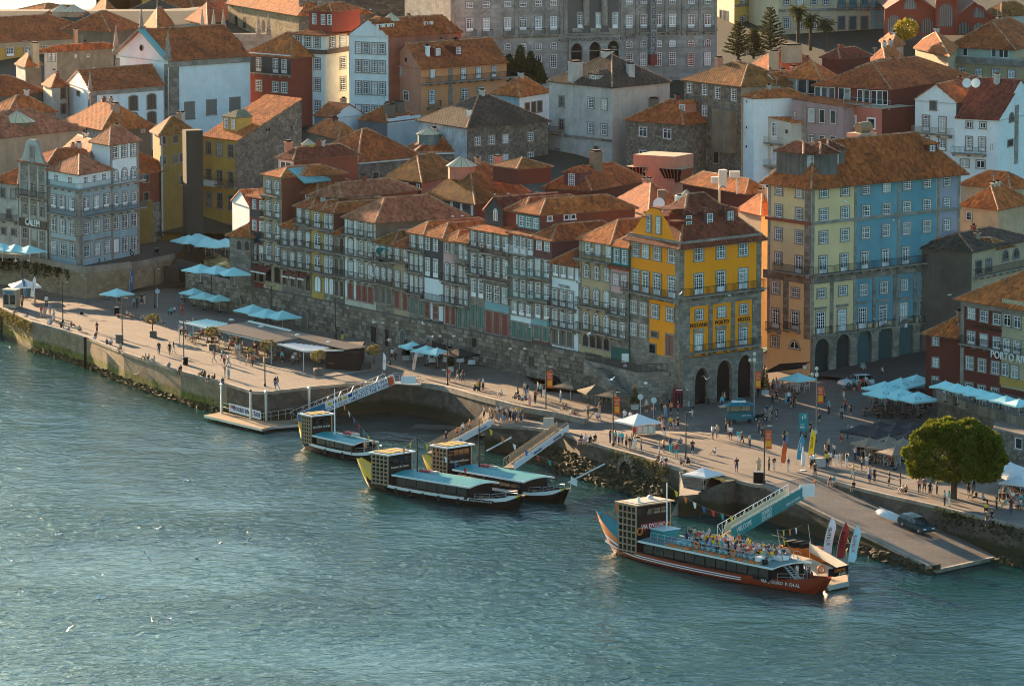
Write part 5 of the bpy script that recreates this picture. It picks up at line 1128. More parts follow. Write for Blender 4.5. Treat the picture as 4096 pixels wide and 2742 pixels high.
fl.win(1800,[1610,1740],[(725,812),(902,990,'n')],44);fl.win(1800,[1850,1985],[(735,830),(930,1010,'k')],42,gl=m_dark);fl.win(1800,[1610,1735,1840],[(1095,1180,'k'),(1285,1375,'k')],44,gl=m_dark);fl.win(1800,[1605,1725],[(1470,1540,'q')],42,frm=D_GRN)
fl.strip(1858,2010,930,1290,1940,P_BROWN,1.4,'projecting_closet')
P=fl.xy(1640)-fl.n*5;chimney(h,(P.x,P.y,fl.ze+1.6),1.0,1.0,1.6)
h,fl,fr=house('strip_house','slim white house with small square holes beside the tenement','c',(2062,812),(2155,830),None,D=741,z0=11,dep=9,wl=P_WHITE,wr=P_WHITE,rf=('hip',1.0,T_OR),over=.3)
fl.win(2090,[2092],[(850,872,'k'),(1068,1090,'k'),(1230,1252,'k')],12,None)
h,fl,fr=house('tan_gable_house','tan house with brown ridge roof and large chimneys above the tenement','c',(2030,618),(2265,668),(2760,600),D=770,z0=14,wl=P_TAN,wr=P_TAN,rf=('hip',3.6,T_BR),over=.4)
fl.win(2095,[2095],[(650,700,'n')],38);P=fl.xy(2180)-fl.n*6;chimney(h,(P.x,P.y,fl.ze+3.6),3.0,1.6,1.2,P_TAN);chimney(h,(P.x-3,P.y-2,fl.ze+2.6),1.2,1.2,1.4,P_TAN)
h,fl,fr=house('vent_house','rust red metal plant room with flared louvred vents on the roofs','c',(1130,1310),(1480,1330),None,D=716,z0=18,dep=6,wl=P_SALM,wr=P_SALM,rf=('flat',0,P_TAN),cat='plant room')
m_rustw=plaster((.34,.085,.04),.3);q_,ze_=root_q[h.name]
for u0,u1 in((1075,1260),(1365,1555)):
 A_,B_=fl.xy(u0)+fl.n*.6,fl.xy(u1)+fl.n*.6;mb=MB();z1,z2=fl.zr(1300,1420),fl.zr(1300,1535);S_=-fl.n*4;ins=(B_-A_)*.2
 top=[A_,B_,B_+S_,A_+S_];bot=[A_+ins-fl.n*.8,B_-ins-fl.n*.8,B_-ins+S_,A_+ins+S_]
 V2=lambda p,z:(p.x,p.y,z)
 for i in range(4):mb.face([V2(bot[i],z2),V2(bot[(i+1)%4],z2),V2(top[(i+1)%4],z1),V2(top[i],z1)],m_rustw if i else m_dark)
 mb.face([V2(p,z1)for p in top],P_TAN)
 for i in range(1,6):mb.bar(Vector(V2(bot[0]+(bot[1]-bot[0])*(i/6),z2))+Vector((fl.n.x,fl.n.y,0))*.08,Vector(V2(top[0]+(top[1]-top[0])*(i/6),z1))+Vector((fl.n.x,fl.n.y,0))*.08,.1,.1,m_rustw)
 mb.build('louvred_vent',h)
 # roofs between the row and the hillside
h,fl,fr=house('roof_house','long brick red block with pink ridged roof and white loft window','f',(240,-48),(370,-30),(912,-78),D=680,z0=12,wl=P_CREAM,wr=P_REDB,rf=('hip',1.7,T_RED),over=.35,group='houses behind the quay row')
fl.win(305,[305],[(-10,70,'n')],92,None);P=fr.xy(590)-fr.n*2.5;skylantern(h,(P.x,P.y,fr.ze+1.1),1.0,.8,.5,P_YEL);chimney(h,(fl.xy(320).x,fl.xy(320).y+2,fl.ze+.8),.9,.9,1.2,P_SALM)
h,fl,fr=house('roof_house','rust walled house with large green glass roof light','f',(350,238),(572,262),(985,215),D=675,z0=12,wl=P_REDB,wr=P_REDB,rf=('hip',1.6,T_BR),over=.4,group='houses behind the quay row')
fl.win(440,[412,485],[(262,300,'n')],30,None)
mb=MB();P=fr.xy(640)-fr.n*3.2;M=Matrix.Translation((P.x,P.y,fr.ze+2.3))@Matrix.Rotation(fr.ang,4,'Z')@Matrix.Rotation(R(28),4,'X');mb.box(-2.6,2.6,-1.9,1.9,-.1,.1,plain('green_glass',(.16,.42,.40),.25),M)
for i in range(8):mb.box(-2.6+i*.74,-2.54+i*.74,-1.95,1.95,.1,.16,m_zinc,M)
mb.build('roof_light',h)
h,fl,fr=house('roof_house','attic with balcony and very long brick red wall above the yellow house','f',(512,272),(768,290),(1420,222),D=669,z0=12,wl=P_REDB,wr=P_REDB,rf=('hip',1.5,T_PK),over=.4,group='houses behind the quay row')
fl.win(620,[620,715],[(285,360,'d')],38,None);fl.balcony(512,768,390,620,dep=.5)
h,fl,fr=house('roof_house','mossy hipped roof over low brick red walls with small windows','f',(1165,112),(1455,152),(1800,80),D=722,z0=12,wl=P_MAROON,wr=P_SALM,rf=('hip',3.0,T_MO),over=.5,group='houses behind the quay row')
fl.win(1350,[1205,1330,1425],[(170,205,'n')],30,None);fr.win(1690,[1690],[(128,160,'n')],44,None)
h,fl,fr=house('roof_house','wide mossy roof with white posts and dark windows under its eaves','f',(1502,268),(1905,332),(2345,232),D=700,z0=12,wl=P_DKSTONE,wr=P_REDB,rf=('hip',4.2,T_MO),over=.6,group='houses behind the quay row')
fl.win(1700,[1565,1665,1755,1835],[(318,380)],60,None,frm=D_GRY);[fl.strip(u-8,u+8,300,420,1700,P_WHITE,.1,'white_post')for u in(1612,1712,1795,1885)]
q_,ze_=root_q[h.name]
box_on_roof(h,fl,1800,2000,5.5,ze_+2.4,2.4,6.0,P_MAROON,T_MO,[]);P=fr.xy(2100)-fr.n*6;skylantern(h,(P.x,P.y,ze_+3.4),2.1,1.5,.9,P_SALM);P=fl.xy(1720)-fl.n*8;chimney(h,(P.x,P.y,ze_+3.2),1.0,1.0,2.4,P_SALM)
h,fl,fr=house('roof_house','orange brown hipped roof with gabled dormer and red flank below the plant room','g',(380,200),(770,222),(1240,135),D=700,z0=12,wl=P_REDB,wr=P_REDB,rf=('hip',3.6,T_BR),over=.5,group='houses behind the quay row')
P=fl.xy(600)-fl.n*.3;dormer(h,(P.x,P.y,fl.ze-.2),fl.ang,2.6,2.4,P_PURP,T_BR,'s',1,4);P=fr.xy(960)-fr.n*3;chimney(h,(P.x,P.y,fr.ze+2.0),1.4,1.4,2.6,P_BROWN)
h,fl,fr=house('roof_house','big plain brown roof with satellite dish in front of the plant room','g',(960,330),(1260,440),(1565,345),D=672,z0=12,wl=P_REDB,wr=P_REDB,rf=('hip',2.8,T_BR),over=.4,group='houses behind the quay row')
P=ony(px('g',1350,350),668);mb=MB()
mb.lathe([(.02,0),(.45,.06),(.85,.22)],14,P_WHITE,(0,0,0));me=mb.mesh('dish');o=put('satellite_dish',me,h,P-Vector(h.location));o.rotation_euler=(R(75),0,R(-15))
mb=MB();mb.box(P.x-.2,P.x+.9,P.y+.3,P.y+1.2,P.z-3,P.z+1.9,P_DKSTONE);mb.build('chimney',h)
h,fl,fr=house('roof_house','dark red house with sunlit orange roof carrying cream ducts','g',(1550,165),(2085,255),(2285,238),D=690,z0=12,wl=P_MAROON,wr=P_MAROON,rf=('hip',4.0,T_OR),over=.4,group='houses behind the quay row')
m_duct=plain('cream_duct',(.62,.56,.45),.5);P=ony(px('g',1890,150),686);mb=MB();mb.box(P.x-.6,P.x+.5,P.y-.6,P.y+.6,P.z-1,P.z+1.5,m_duct);mb.box(P.x+.9,P.x+2.4,P.y-.6,P.y+.6,P.z+.4,P.z+1.3,m_duct);mb.box(P.x-1.7,P.x-.7,P.y-.5,P.y+.5,P.z-.4,P.z+.5,m_duct);mb.bar((P.x+2,P.y,P.z-2),(P.x+2,P.y,P.z+1),.2,.2,m_duct);mb.build('roof_ducts',h)
h,fl,fr=house('roof_house','low dark house behind the hotel with round metal chimney cap','g',(1240,425),(1500,440),(2010,395),D=630,z0=12,wl=P_MAROON,wr=P_MAROON,rf=('hip',1.0,T_BR),over=.2,group='houses behind the quay row')
P=fr.xy(1640)-fr.n*1.5;skylantern(h,(P.x,P.y,fr.ze+.4),1.3,1.4,1.2,P_MAROON);P=ony(px('g',1560,380),633);mb=MB();mb.box(P.x-1.2,P.x+1.2,P.y-.6,P.y+.6,P.z-.8,P.z+1.6,P_WHITE);mb.tube((P.x-.5,P.y,P.z+1.6),(P.x-.5,P.y,P.z+1.8),.45,.45,12,m_dark);mb.tube((P.x+.6,P.y,P.z+1.6),(P.x+.6,P.y,P.z+1.8),.45,.45,12,m_dark);mb.build('air_conditioner',h)
P=ony(px('g',1858,395),634);mb=MB();mb.tube(P,P+Vector((0,0,2.6)),.16,.16,8,m_zinc);pts=[P+Vector((.5-.5*math.cos(t),0,2.6+.5*math.sin(t)))for t in[i*math.pi/6 for i in range(6)]]
for a,b in zip(pts,pts[1:]):mb.tube(a,b,.17,.17,8,m_zinc)
mb.build('flue_pipe',h)
h,fl,fr=house('roof_house','sunlit orange roofs in the gap between hotel and tall block','g',(2020,395),(2215,440),(2420,400),D=640,z0=8,wl=P_TAN,wr=P_TAN,rf=('hip',2.4,T_OR),over=.3,group='houses behind the quay row')
# crop d: upper right
h,fl,fr=house('scroll_gable_house','white house with scrolled gable and tall stone framed windows','d',(38,745),(292,762),None,D=748,z0=12,dep=10,wl=P_WHITE,wr=P_RED,rf=('gl',2.4,T_BR),over=.2)
fl.win(165,[165],[(688,742,'n')],36);fl.win(165,[110,215],[(838,945,'d')],50);fl.balcony(30,330,962,165,dep=.8)
h,fl,fr=house('balcony_terrace_house','cream house with two rows of pale balconies under a strip of orange tiles','d',(22,1008),(355,1042),None,D=738,z0=11,dep=9,wl=P_CREAM,wr=P_CREAM,rf=('sr',.8,T_OR),over=.5)
fl.win(160,[97,217],[(1030,1180,'d'),(1235,1385,'d'),(1420,1500,'d')],44,None);fl.balcony(22,300,1205,160,iron=P_GREYW);fl.balcony(22,300,1400,160,iron=P_GREYW);fl.win(160,[320],[(1080,1115,'k'),(1275,1310,'k')],18,None)
h,fl,fr=house('mauve_house','dusty mauve house with stone framed sash windows','d',(362,880),(800,908),None,D=735,z0=11,dep=9,wl=P_MAUVE,wr=P_MAUVE,rf=('sr',.7,T_BR),over=.5)
fl.win(620,[533,622,715],[(925,1042,'o'),(1145,1250,'o')],52,m_sur);fl.win(620,[533],[(1142,1290,'d')],52,None);fl.win(620,[393],[(965,1000,'o'),(1145,1175,'o')],18,m_sur);fl.strip(450,490,900,1330,620,m_sur,.1,'quoin')
h,fl,fr=house('rose_house','rose red house with maroon clad flank','d',(805,895),(1128,925),(1402,898),D=733,z0=11,wl=plaster((.55,.17,.12),.15),wr=P_MAROON,rf=('flat',0,P_TAN))
fl.win(960,[878],[(990,1072,'o'),(1180,1262,'o')],58,m_frame);fl.win(960,[1040],[(995,1080,'o'),(1180,1300,'d')],58,m_frame);fl.strip(800,1130,1122,1145,960,P_MAROON,.3,'string_course');fr.strip(1128,1402,1160,1300,1128,P_TAN,.05,'tan_base')
fl.balcony(805,1200,885,960,dep=.2,h=1.0,iron=plain('glass_rail',(.35,.45,.45),.15),gap=1.4)
h,fl,fr=house('loft_house','maroon penthouse with wide glass doors and long brown roof','d',(552,720),(1200,752),(1895,645),D=739,z0=20,wl=P_MAROON,wr=P_MAROON,rf=('hip',3.2,T_BR),over=.35)
for u in(585,640,705,785,835):fl.win(800,[u],[(748,860,'o')],52,None)
for u in(945,1000,1060,1110,1155):fl.win(1050,[u],[(765,885,'o')],50,None)
h,fl,fr=house('loft_house','smaller maroon penthouse with three glass doors left of the long one','d',(300,648),(610,672),(745,645),D=746,z0=18,wl=P_MAROON,wr=P_MAROON,rf=('hip',2.8,T_OR),over=.35)
fl.win(440,[370,455,540],[(672,790,'o')],80,None)
h,fl,fr=house('white_gable','white gabled house with iron balcony and one square attic window','d',(1408,838),(1757,868),(2100,790),D=728,z0=11,wl=P_WHITE,wr=P_DKSTONE,rf=('gl',2.4,T_BR),over=.3)
fl.win(1580,[1565],[(860,932,'q')],52,m_sur,frm=D_GRY);fl.win(1580,[1505,1645],[(990,1115,'d'),(1172,1265,'d')],56);fl.balcony(1408,1730,1132,1580,dep=.8,iron=m_zinc)
mb=MB()
for u,dy in((1850,0),(1925,.4)):
 P=ony(px('d',u,705),726+dy);M=Matrix.Translation(P)@Matrix.Rotation(R(-20),4,'Z')@Matrix.Rotation(R(80),4,'X')
 k=MB();k.lathe([(.02,0),(.4,.06),(.72,.2)],16,P_WHITE,(0,0,0));o=put('satellite_dish',k.mesh('dish'),h,P-Vector(h.location));o.rotation_euler=(R(80),0,R(-20))
h,fl,fr=house('white_long_house','long white house with green iron balcony and dark red roof','d',(1750,992),(2118,1010),(2480,930),D=722,z0=11,wl=P_WHITE,wr=P_WHITE,rf=('gr',5.2,T_RED),over=.3)
fl.win(1930,[1870,1985],[(1032,1085,'n')],46);fl.win(1930,[1870,1980],[(1165,1275,'d')],54);fl.win(1930,[2060],[(1205,1270,'n')],32,None);fl.balcony(1735,2020,1300,1930,dep=1.0,iron=D_GRN);fl.win(1930,[1835,1970],[(1360,1420,'n')],66);fr.win(2220,[2222],[(960,1030,'q',1.0)],36,m_sur,frm=D_GRY);fr.win(2220,[2215],[(1185,1235,'k')],40);fr.strip(2250,2280,900,1400,2220,m_sur,.1,'drainpipe')
h,fl,fr=house('terrace_block','tan apartment house with planted roof terrace and stone parapet','d',(1462,482),(2420,535),None,D=822,z0=20,dep=12,wl=P_BEIGE,wr=P_BEIGE,rf=('flat',0,P_TAN))
fl.win(1950,[1680,1815,1955,2095,2230],[(575,655,'d')],56);fl.strip(1462,2420,488,545,1950,m_sur,.3,'parapet')
h,fl,fr=house('terrace_loft','roof terrace storey with sliding doors under an orange brown roof','d',(1690,388),(2250,412),(2560,330),D=829,z0=24,wl=plaster((.4,.45,.38),.2),wr=P_TAN,rf=('hip',4.0,T_BR),over=.5)
fl.win(1950,[1742,1835,2078,2140,2180],[(402,480,'o')],42,None)
for i,(L,C,R_,D,t,wcol,lab,hh)in enumerate((((1410,405),(1690,470),(1760,400),815,T_OR,P_TAN,'orange roof with skylight beside the roof terrace',2.6),((620,478),(770,488),(1025,462),775,T_RED,P_MAROON,'flat dark maroon pavilion below the palm trees',1.2),((925,572),(1100,588),(1345,560),765,T_RED,P_MAROON,'second maroon pavilion with glass balcony',1.1),((1015,515),(1160,540),(1320,500),782,T_OR,P_TAN,'sunlit yellow orange hip behind the pavilions',2.2),((1120,345),(1210,395),(1310,372),806,T_OR,P_SALM,'small gabled orange house by the cafe awning',1.3),((1975,118),(2140,135),(2420,110),880,T_MO,P_GREYW,'weathered white house with mossy roof at the upper edge',4.0))):
 h,fl,fr=house('hill_house',lab,'d',L,C,R_,D=D,z0=14,wl=wcol,wr=wcol,rf=('hip',hh,t),over=.4,group='houses on the upper right slope')
 if i==5:fr.win(2140,[2190,2050+110],[(170,230,'k')],28)
for i,(L,C,R_,D,z0,t,wcol,hh,lab)in enumerate((((1798,175),(2212,212),(2420,190),690,10,T_OR,P_TAN,2.6,'wide low orange roof right of the tall block'),((1788,352),(2112,388),(2400,330),660,8,T_OR,P_TAN,3.4,'tan house with sunlit ridge right of the tall block'),((1785,735),(2090,722),(2200,700),636,6,T_MO,P_DKSTONE,2.2,'small mossy roofed house in the shade beside the tall block'))):
 h,fl,fr=house('side_house',lab,'h',L,C,R_,D=D,z0=z0,wl=wcol,wr=wcol,rf=('hip',hh,t),over=.4,group='houses right of the tall block')
 if i==1:fl.win(1865,[1868],[(415,490,'o')],48,m_sur)
h,fl,fr=house('side_house','cream house with arched windows at the edge behind the red hotel','h',None,(1890,752),(2420,640),D=630,z0=6,dep=9,wl=P_DKSTONE,wr=P_TAN,rf=('hip',1.6,T_DK),over=.4,group='houses right of the tall block')
fr.win(1945,[1945,2030],[(830,940)],48,frm=D_GRY);fr.win(2200,[2170,2260],[(735,825,'d',1.0)],46,frm=D_GRY);fr.balcony(1900,2400,960,1945,dep=.7)
# palace, market hall and the yellow blocks along the top
m_pal=stonem('palace_granite',(.31,.29,.26),(.42,.39,.35),.5,1.1,.75)
h,fl,fr=house('palace','long grey granite palace with pedimented windows and arched entrance','c',(-420,-170),(1842,-235),None,D=850,z0=23,dep=20,wl=m_pal,wr=m_pal,rf=('hip',3,T_DK),cat='palace')
def pal(u,v):return v-(u-0)*.029
wins=[-262,-125,55,183,312,440,1083,1208,1335,1455,1617,1760]
for u in wins:
 o_=lambda v:v-(u/1842.)*40+(8 if u>1500 else 0)
 fl.win(u,[u],[(o_(12),o_(62)),(o_(150),o_(262),'d'),(o_(368),o_(428),'s',.5),(o_(475),o_(585))],56,m_sur)
 fl.balcony(u-45,u+45,o_(300),u,dep=.8,h=1.1);P0=fl.xy(u-45);P1=fl.xy(u+45);mb=MB();z_=fl.zr(u,o_(112));n=fl.n*.3
 z2=fl.zr(u,o_(85));Pm=(P0+P1)/2
 mb.raw([(P0.x,P0.y,z_),(P1.x,P1.y,z_),(Pm.x,Pm.y,z2),(P0.x+n.x,P0.y+n.y,z_),(P1.x+n.x,P1.y+n.y,z_),(Pm.x+n.x,Pm.y+n.y,z2)],[(3,4,5),(0,3,5,2),(1,2,5,4),(0,1,4,3)],m_sur);mb.build('pediment',h)
fl.strip(-420,1842,305,322,0,m_sur,.35,'string_course');fl.strip(-420,1842,455,462,0,m_sur,.12,'string_course')
for u in(500,530,1015,1045,1500,1830,-400,120,250,375,1145,1270,1395,1540,1690):fl.strip(u-8,u+8,-150,300,u,m_sur,.15,'pilaster')
arcade(h,fl,780,[(628,96,425,362),(783,96,418,355),(940,96,412,348)],560,1000,318,620,m_pal,.5)
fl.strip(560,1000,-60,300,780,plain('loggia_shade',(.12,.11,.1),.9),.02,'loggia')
for u in(705,860):P=fl.xy(u)+fl.n*.5;mb=MB();mb.tube((P.x,P.y,fl.zr(u,215)),(P.x,P.y,fl.zr(u,-160)),.6,.55,12,m_sur);mb.build('column',h)
for u in(665,820,962):fl.win(u,[u],[(110,240,'d')],44)
for u in(632,787,942):fl.strip(u-40,u+40,240,275,u,m_sur,.4,'balustrade')
m_lt=plain('dark_letters',(.06,.055,.05),.5);fl.text('ASSOCIAÇÃO COMERCIAL DO PORTO',790,332,790,.85,m_lt,.62)
bn=fl.strip(1250,1302,-200,545,1275,plain('banner_grey',(.27,.26,.25),.7),.95,'banner');fl.strip(1247,1302,458,548,1275,plain('banner_red',(.20,.035,.03),.7),.98,'banner_foot')
z_=fl.zr(1275,240);P=fl.xy(1276)+fl.n*1.02
o=letters('PALÁCIO DA BOLSA',(P.x,P.y,z_),fl.ang,1.15,m_lt,h,'banner_lettering',.01,roll=-math.pi/2)
h,fl,fr=house('yellow_palace','sunlit yellow building with cream end wall behind the conifers','c',(1840,-175),(1988,-150),(2640,-205),D=905,z0=24,wl=plaster((.74,.60,.42),.15),wr=plaster((.80,.53,.13),.1),rf=('hip',3,T_DK))
for u in(2055,2122,2188,2255,2330,2400,2480,2560):fr.win(u,[u],[(-15,28),(140,240)],40)
fr.strip(1988,2640,42,62,1988,m_sur,.25,'string_course');fl.win(1880,[1880,1920],[(90,170,'k'),(240,310,'k')],24)
h,fl,fr=house('shaded_palace','shaded cream and teal tiled building behind the palm trees','d',(250,-150),(1158,-170),None,D=900,z0=22,dep=15,wl=plaster((.55,.47,.30),.2),wr=P_CREAM,rf=('hip',3,T_DK))
fl.strip(1035,1158,-150,330,1100,AZ_TEAL,.05,'teal_tiles');fl.strip(250,1158,70,92,700,m_sur,.2,'string_course')
for u in(320,430,550,655):fl.win(u,[u],[(-40,40),(150,245)],50)
for u in(785,880,980,1110):fl.win(u,[u],[(-40,58,'d'),(140,250,'k')],56,frm=FR_TEAL,gl=plain('grille_teal',(.05,.10,.11),.5));fl.balcony(u-42,u+42,70,u,dep=.6)
for u in(435,550,640):fl.win(u,[u],[(350,410,'k')],40)
m_iron_red=plain('market_red',(.30,.045,.02),.5);m_slat=glassm('market_glass',(.10,.11,.11),.2)
mh=empty('market_hall',ony(px('d',1600,290),868),0,'red iron market hall with three glazed gables and arched panels','market hall')
def gable(par,k,u0,u1,vt,vb_,va,D,name='gable_front'):
 a,b=ony(px(k,u0,vb_),D),ony(px(k,u1,vb_),D);zt=ony(px(k,u0,vt),D).z;za=ony(px(k,u0,va),D).z;mb=MB();xm=(a.x+b.x)/2
 mb.face([(a.x,D,a.z),(b.x,D,b.z),(b.x,D,zt),(xm,D,za),(a.x,D,zt)],m_iron_red)
 for p,q in(((a.x,zt),(xm,za)),((xm,za),(b.x,zt))):
  mb.face([(p[0],D-.5,p[1]),(q[0],D-.5,q[1]),(q[0],D+30,q[1]),(p[0],D+30,p[1])],P_MAROON);mb.bar((p[0],D-.45,p[1]-.2),(q[0],D-.45,q[1]-.2),.5,.4,m_iron_red)
 for x,w in((a.x,.5),(b.x,.5)):mb.box(x-w/2,x+w/2,D-.4,D,a.z,zt,m_iron_red)
 mb.face([(b.x,D,a.z),(b.x,D+30,a.z),(b.x,D+30,zt),(b.x,D,zt)],m_iron_red)
 o=mb.build(name,par);return o,a,b
def archpane(par,k,u,w,vc,vb_,D,full=False):
 a=ony(px(k,u-w/2,vb_),D-.06);b=ony(px(k,u+w/2,vb_),D-.06);zc=ony(px(k,u,vc),D).z;r=(b.x-a.x)/2;xm=(a.x+b.x)/2;zs=max(a.z,zc-r);n=14;mb=MB()
 arc=[(xm-r*math.cos(math.pi*i/n),zs+(zc-zs)*math.sin(math.pi*i/n))for i in range(n+1)]
 mb.face([(a.x,a.y,a.z)]+[(x,a.y,z)for x,z in arc]+[(b.x,a.y,a.z)],m_slat);o=mb.build('arched_pane',par)
 k2=MB()
 for i in range(1,8):
  x=a.x+(b.x-a.x)*i/8;zt=zs+(zc-zs)*math.sqrt(max(0,1-((x-xm)/r)**2));k2.box(x-.05,x+.05,a.y-.05,a.y,a.z,zt,plain('market_bar',(.3,.27,.24),.5))
 for(x0,z0),(x1,z1)in zip(arc,arc[1:]):k2.bar((x0,a.y-.08,z0),(x1,a.y-.08,z1),.3,.22,m_iron_red)
 put('glazing_bars',k2.mesh('glazing_bars',tuple(par.location)),o)
gable(mh,'d',1155,1580,75,300,-60,868);gable(mh,'d',1590,1755,0,300,-90,866);gable(mh,'d',1755,2055,130,300,15,872)
for u,w,vc,vb_ in((1228,125,122,285),(1365,125,138,285),(1510,118,148,285),(1365,110,-10,80),(1950,95,50,150),(1820,100,180,285),(1945,95,190,285)):archpane(mh,'d',u,w,vc,vb_,868 if u<1600 else 872)
archpane(mh,'d',1668,130,25,225,866)
rr=random.Random(11)
for nm,(q,ze)in list(root_q.items()):
 rf=ROOFH[nm];o=bpy.data.objects[nm]
 if rf[0]not in('hip','gl','gr')or o['category']in('church','palace','hotel','apartment block')or q[0].y>840:continue
 c=(q[0]+q[1]+q[2]+q[3])/4;d=(q[2]-q[1]).normalized()if(q[2]-q[1]).length>(q[1]-q[0]).length else(q[0]-q[1]).normalized()
 for j in range(rr.choice((0,1,1,2))):
  p=c+d*rr.uniform(-2,2);chimney(o,(p.x,p.y,ze+rf[1]-.3),rr.uniform(.4,.7),rr.uniform(.5,.9),rr.uniform(.5,1.1),rr.choice((m_chim,P_GREYW,P_REDB)))
 if rr.random()<.6:
  p=c+d*rr.uniform(-2.5,2.5);mb=MB();z=ze+rf[1]-.4;h_=rr.uniform(1.5,2.8);mb.bar((p.x,p.y,z),(p.x,p.y,z+h_),.05,.05,m_zinc);[mb.bar((p.x-.4,p.y,z+h_-k_*.2),(p.x+.4,p.y+.1,z+h_-k_*.2),.03,.03,m_zinc)for k_ in range(3)];mb.build('aerial',o)
TF=line_fac(tw,'T',rw(S0,WO+.22),rw(S1,WO+.22),6);UF=line_fac(tw,'U',rw(S0,WO+.22),rw(S1,WO+.22),6);VF=line_fac(tw,'V',rw(S0,WO+.22),rw(S1,WO+.22),6)
for u,v0,v1,w in((812,105,215,62),(958,140,230,62),(1345,225,330,66),(1635,265,500,78)):TF.win(u,[u],[(v0,v1,'q',1.0)],w,m_sur,frm=D_GRY)
for u,v0,v1,w,k in((770,205,440,62,1.0),(585,195,390,40,0),(430,160,340,60,0),(1065,300,400,66,1.0),(1265,345,500,72,1.0),(1570,300,400,46,0),(2185,520,620,54,0)):UF.win(u,[u],[(v0,v1,'q'if k else 'k',k)],w,m_sur if k else None,frm=D_GRY,gl=m_dark)
VF.win(370,[385],[(425,690,'k',1.0)],220,None,gl=m_dark);VF.win(150,[152],[(235,330,'k')],50,None,gl=plain('blocked',(.10,.09,.08),.9))
ter=empty('stair_terrace',rw(95,2,4),0,'stone terrace with iron railing and stairs leading to the hotel corner','terrace')
mb=MB();tp=[rw(88,3.1),rw(101.5,4.2),rw(103.5,-3.0),rw(88,-1.5)];mb.prism([(p.x,p.y)for p in tp],3.5,8.2,m_granite,m_quay);mb.build('terrace_block',ter)
mb=MB();S_=16
for i in range(S_):
 z1=8.1-(i+1)*(8.1-4)/(S_+1);a,b=rw(92.5+i*.62,3.3),rw(93.15+i*.62,3.3);c,d=rw(93.15+i*.62,5.4),rw(92.5+i*.62,5.4)
 k=MB();k.prism([(p.x,p.y)for p in(d,c,b,a)],3.8,z1,m_granite,m_cope);k.build('step',ter)
mb.prism([(p.x,p.y)for p in(rw(92.0,5.9),rw(103.0,5.9),rw(103.0,5.4),rw(92.0,5.4))],3.8,[8.8,4.9,4.9,8.8],m_granite);mb.build('stair_parapet',ter)
rb=MB()
def rail(mb,pts,h=1.0,gap=.16,mat=None,w=.03):
 for a,b in zip(pts,pts[1:]):
  a,b=Vector(a),Vector(b);n=max(1,int((b-a).length/gap));up=Vector((0,0,h));mb.bar(a+up,b+up,.05,.05,mat);mb.bar(a+up*.12,b+up*.12,.03,.03,mat)
  for i in range(n+1):p=a+(b-a)*(i/n);mb.bar(p,p+up,w,w,mat)
rail(rb,[rw(88.2,3.0,8.2),rw(92,3.2,8.2)],mat=m_iron);rail(rb,[rw(93,3.25,8.2),rw(101.4,4.1,8.2),rw(103.3,-2.5,8.2)],mat=m_iron);rb.build('railing',ter)
fw=MB();TFc=line_fac(ter,'V',rw(88,1.4),rw(103,1.4),9)
st=empty('quay_stairs',G('Y',500,700,2),0,'stone quay stairs descending in two flights behind the red boat','stairs')
pA,pB=G('Y',370,560,4.0),G('Y',720,600,4.0);L1,L2=G('Y',380,735,2.3),G('Y',800,700,2.3);W1,W2=G('Y',250,1030,.2),G('Y',440,960,.2)
def flight(a0,a1,b0,b1,n,mat):
 for i in range(n):
  t0,t1=i/n,(i+1)/n;p=[a0.lerp(b0,t0),a1.lerp(b1,t0),a1.lerp(b1,t1),a0.lerp(b0,t1)];z1=a0.z+(b0.z-a0.z)*t1
  k=MB();q=p if(p[1]-p[0]).cross(p[2]-p[1]).z>0 else p[::-1];k.prism([(v.x,v.y)for v in q],-1.0,z1,m_granite,m_cope);k.build('step',st)
flight(G('Y',340,520,4.0),G('Y',700,560,4.0),G('Y',395,725,2.3),G('Y',640,752,2.3),9,m_granite)
k=MB();lp=[G('Y',385,720,2.3),G('Y',330,820,2.3),G('Y',565,800,2.3),G('Y',860,665,2.3),G('Y',700,600,2.3)];k.prism([(p.x,p.y)for p in lp],-1,2.3,m_qwall2,m_cope);k.build('landing',st)
flight(G('Y',345,815,2.3),G('Y',560,800,2.3),G('Y',250,1040,.1),G('Y',440,985,.1),12,m_granite)
k=MB();pp=[G('Y',560,790,2.35),G('Y',860,665,4.0),G('Y',1000,640,4.0)]
for a,b in zip(pp,pp[1:]):d=(b-a).normalized();n=Vector((d.y,-d.x,0)).normalized()*.35;k.prism([(v.x,v.y)for v in(a,b,b-n,a-n)],-1,[a.z+.06,b.z+.06,b.z+.06,a.z+.06],m_qwall2)
k.build('side_wall',st)
dr=empty('culvert',G('C',1320,1150,.2),0,'dark arched culvert with radiating stones in the quay wall','culvert')
P0=QR[6]+(QR[5]-QR[6])*.0;d=(QR[7]-QR[5]);d.z=0;d.normalize();n=Vector((d.y,-d.x,0));c=G('C',1310,905,3.6);c=QR[5]+d*((c-QR[5]).dot(d));c.z=0;k=MB();r=1.5
M=Matrix.Translation(c+n*.25)@Matrix.Rotation(math.atan2(d.y,d.x),4,'Z');pts=[(-r,-.3)]+[(-r*math.cos(math.pi*i/10),1.7+r*math.sin(math.pi*i/10))for i in range(11)]+[(r,-.3)]
k.face([M@Vector((x,-.02,z))for x,z in pts],m_dark);k.build('opening',dr)
for i in range(11):
 t=math.pi*i/10;k=MB();Mi=M@Matrix.Translation((-math.cos(t)*(r+.3),-.05,1.7+math.sin(t)*(r+.3)))@Matrix.Rotation(t-math.pi/2,4,'Y');k.box(-.2,.2,-.1,.3,-.32,.32,m_block,Mi);k.build('voussoir',dr)
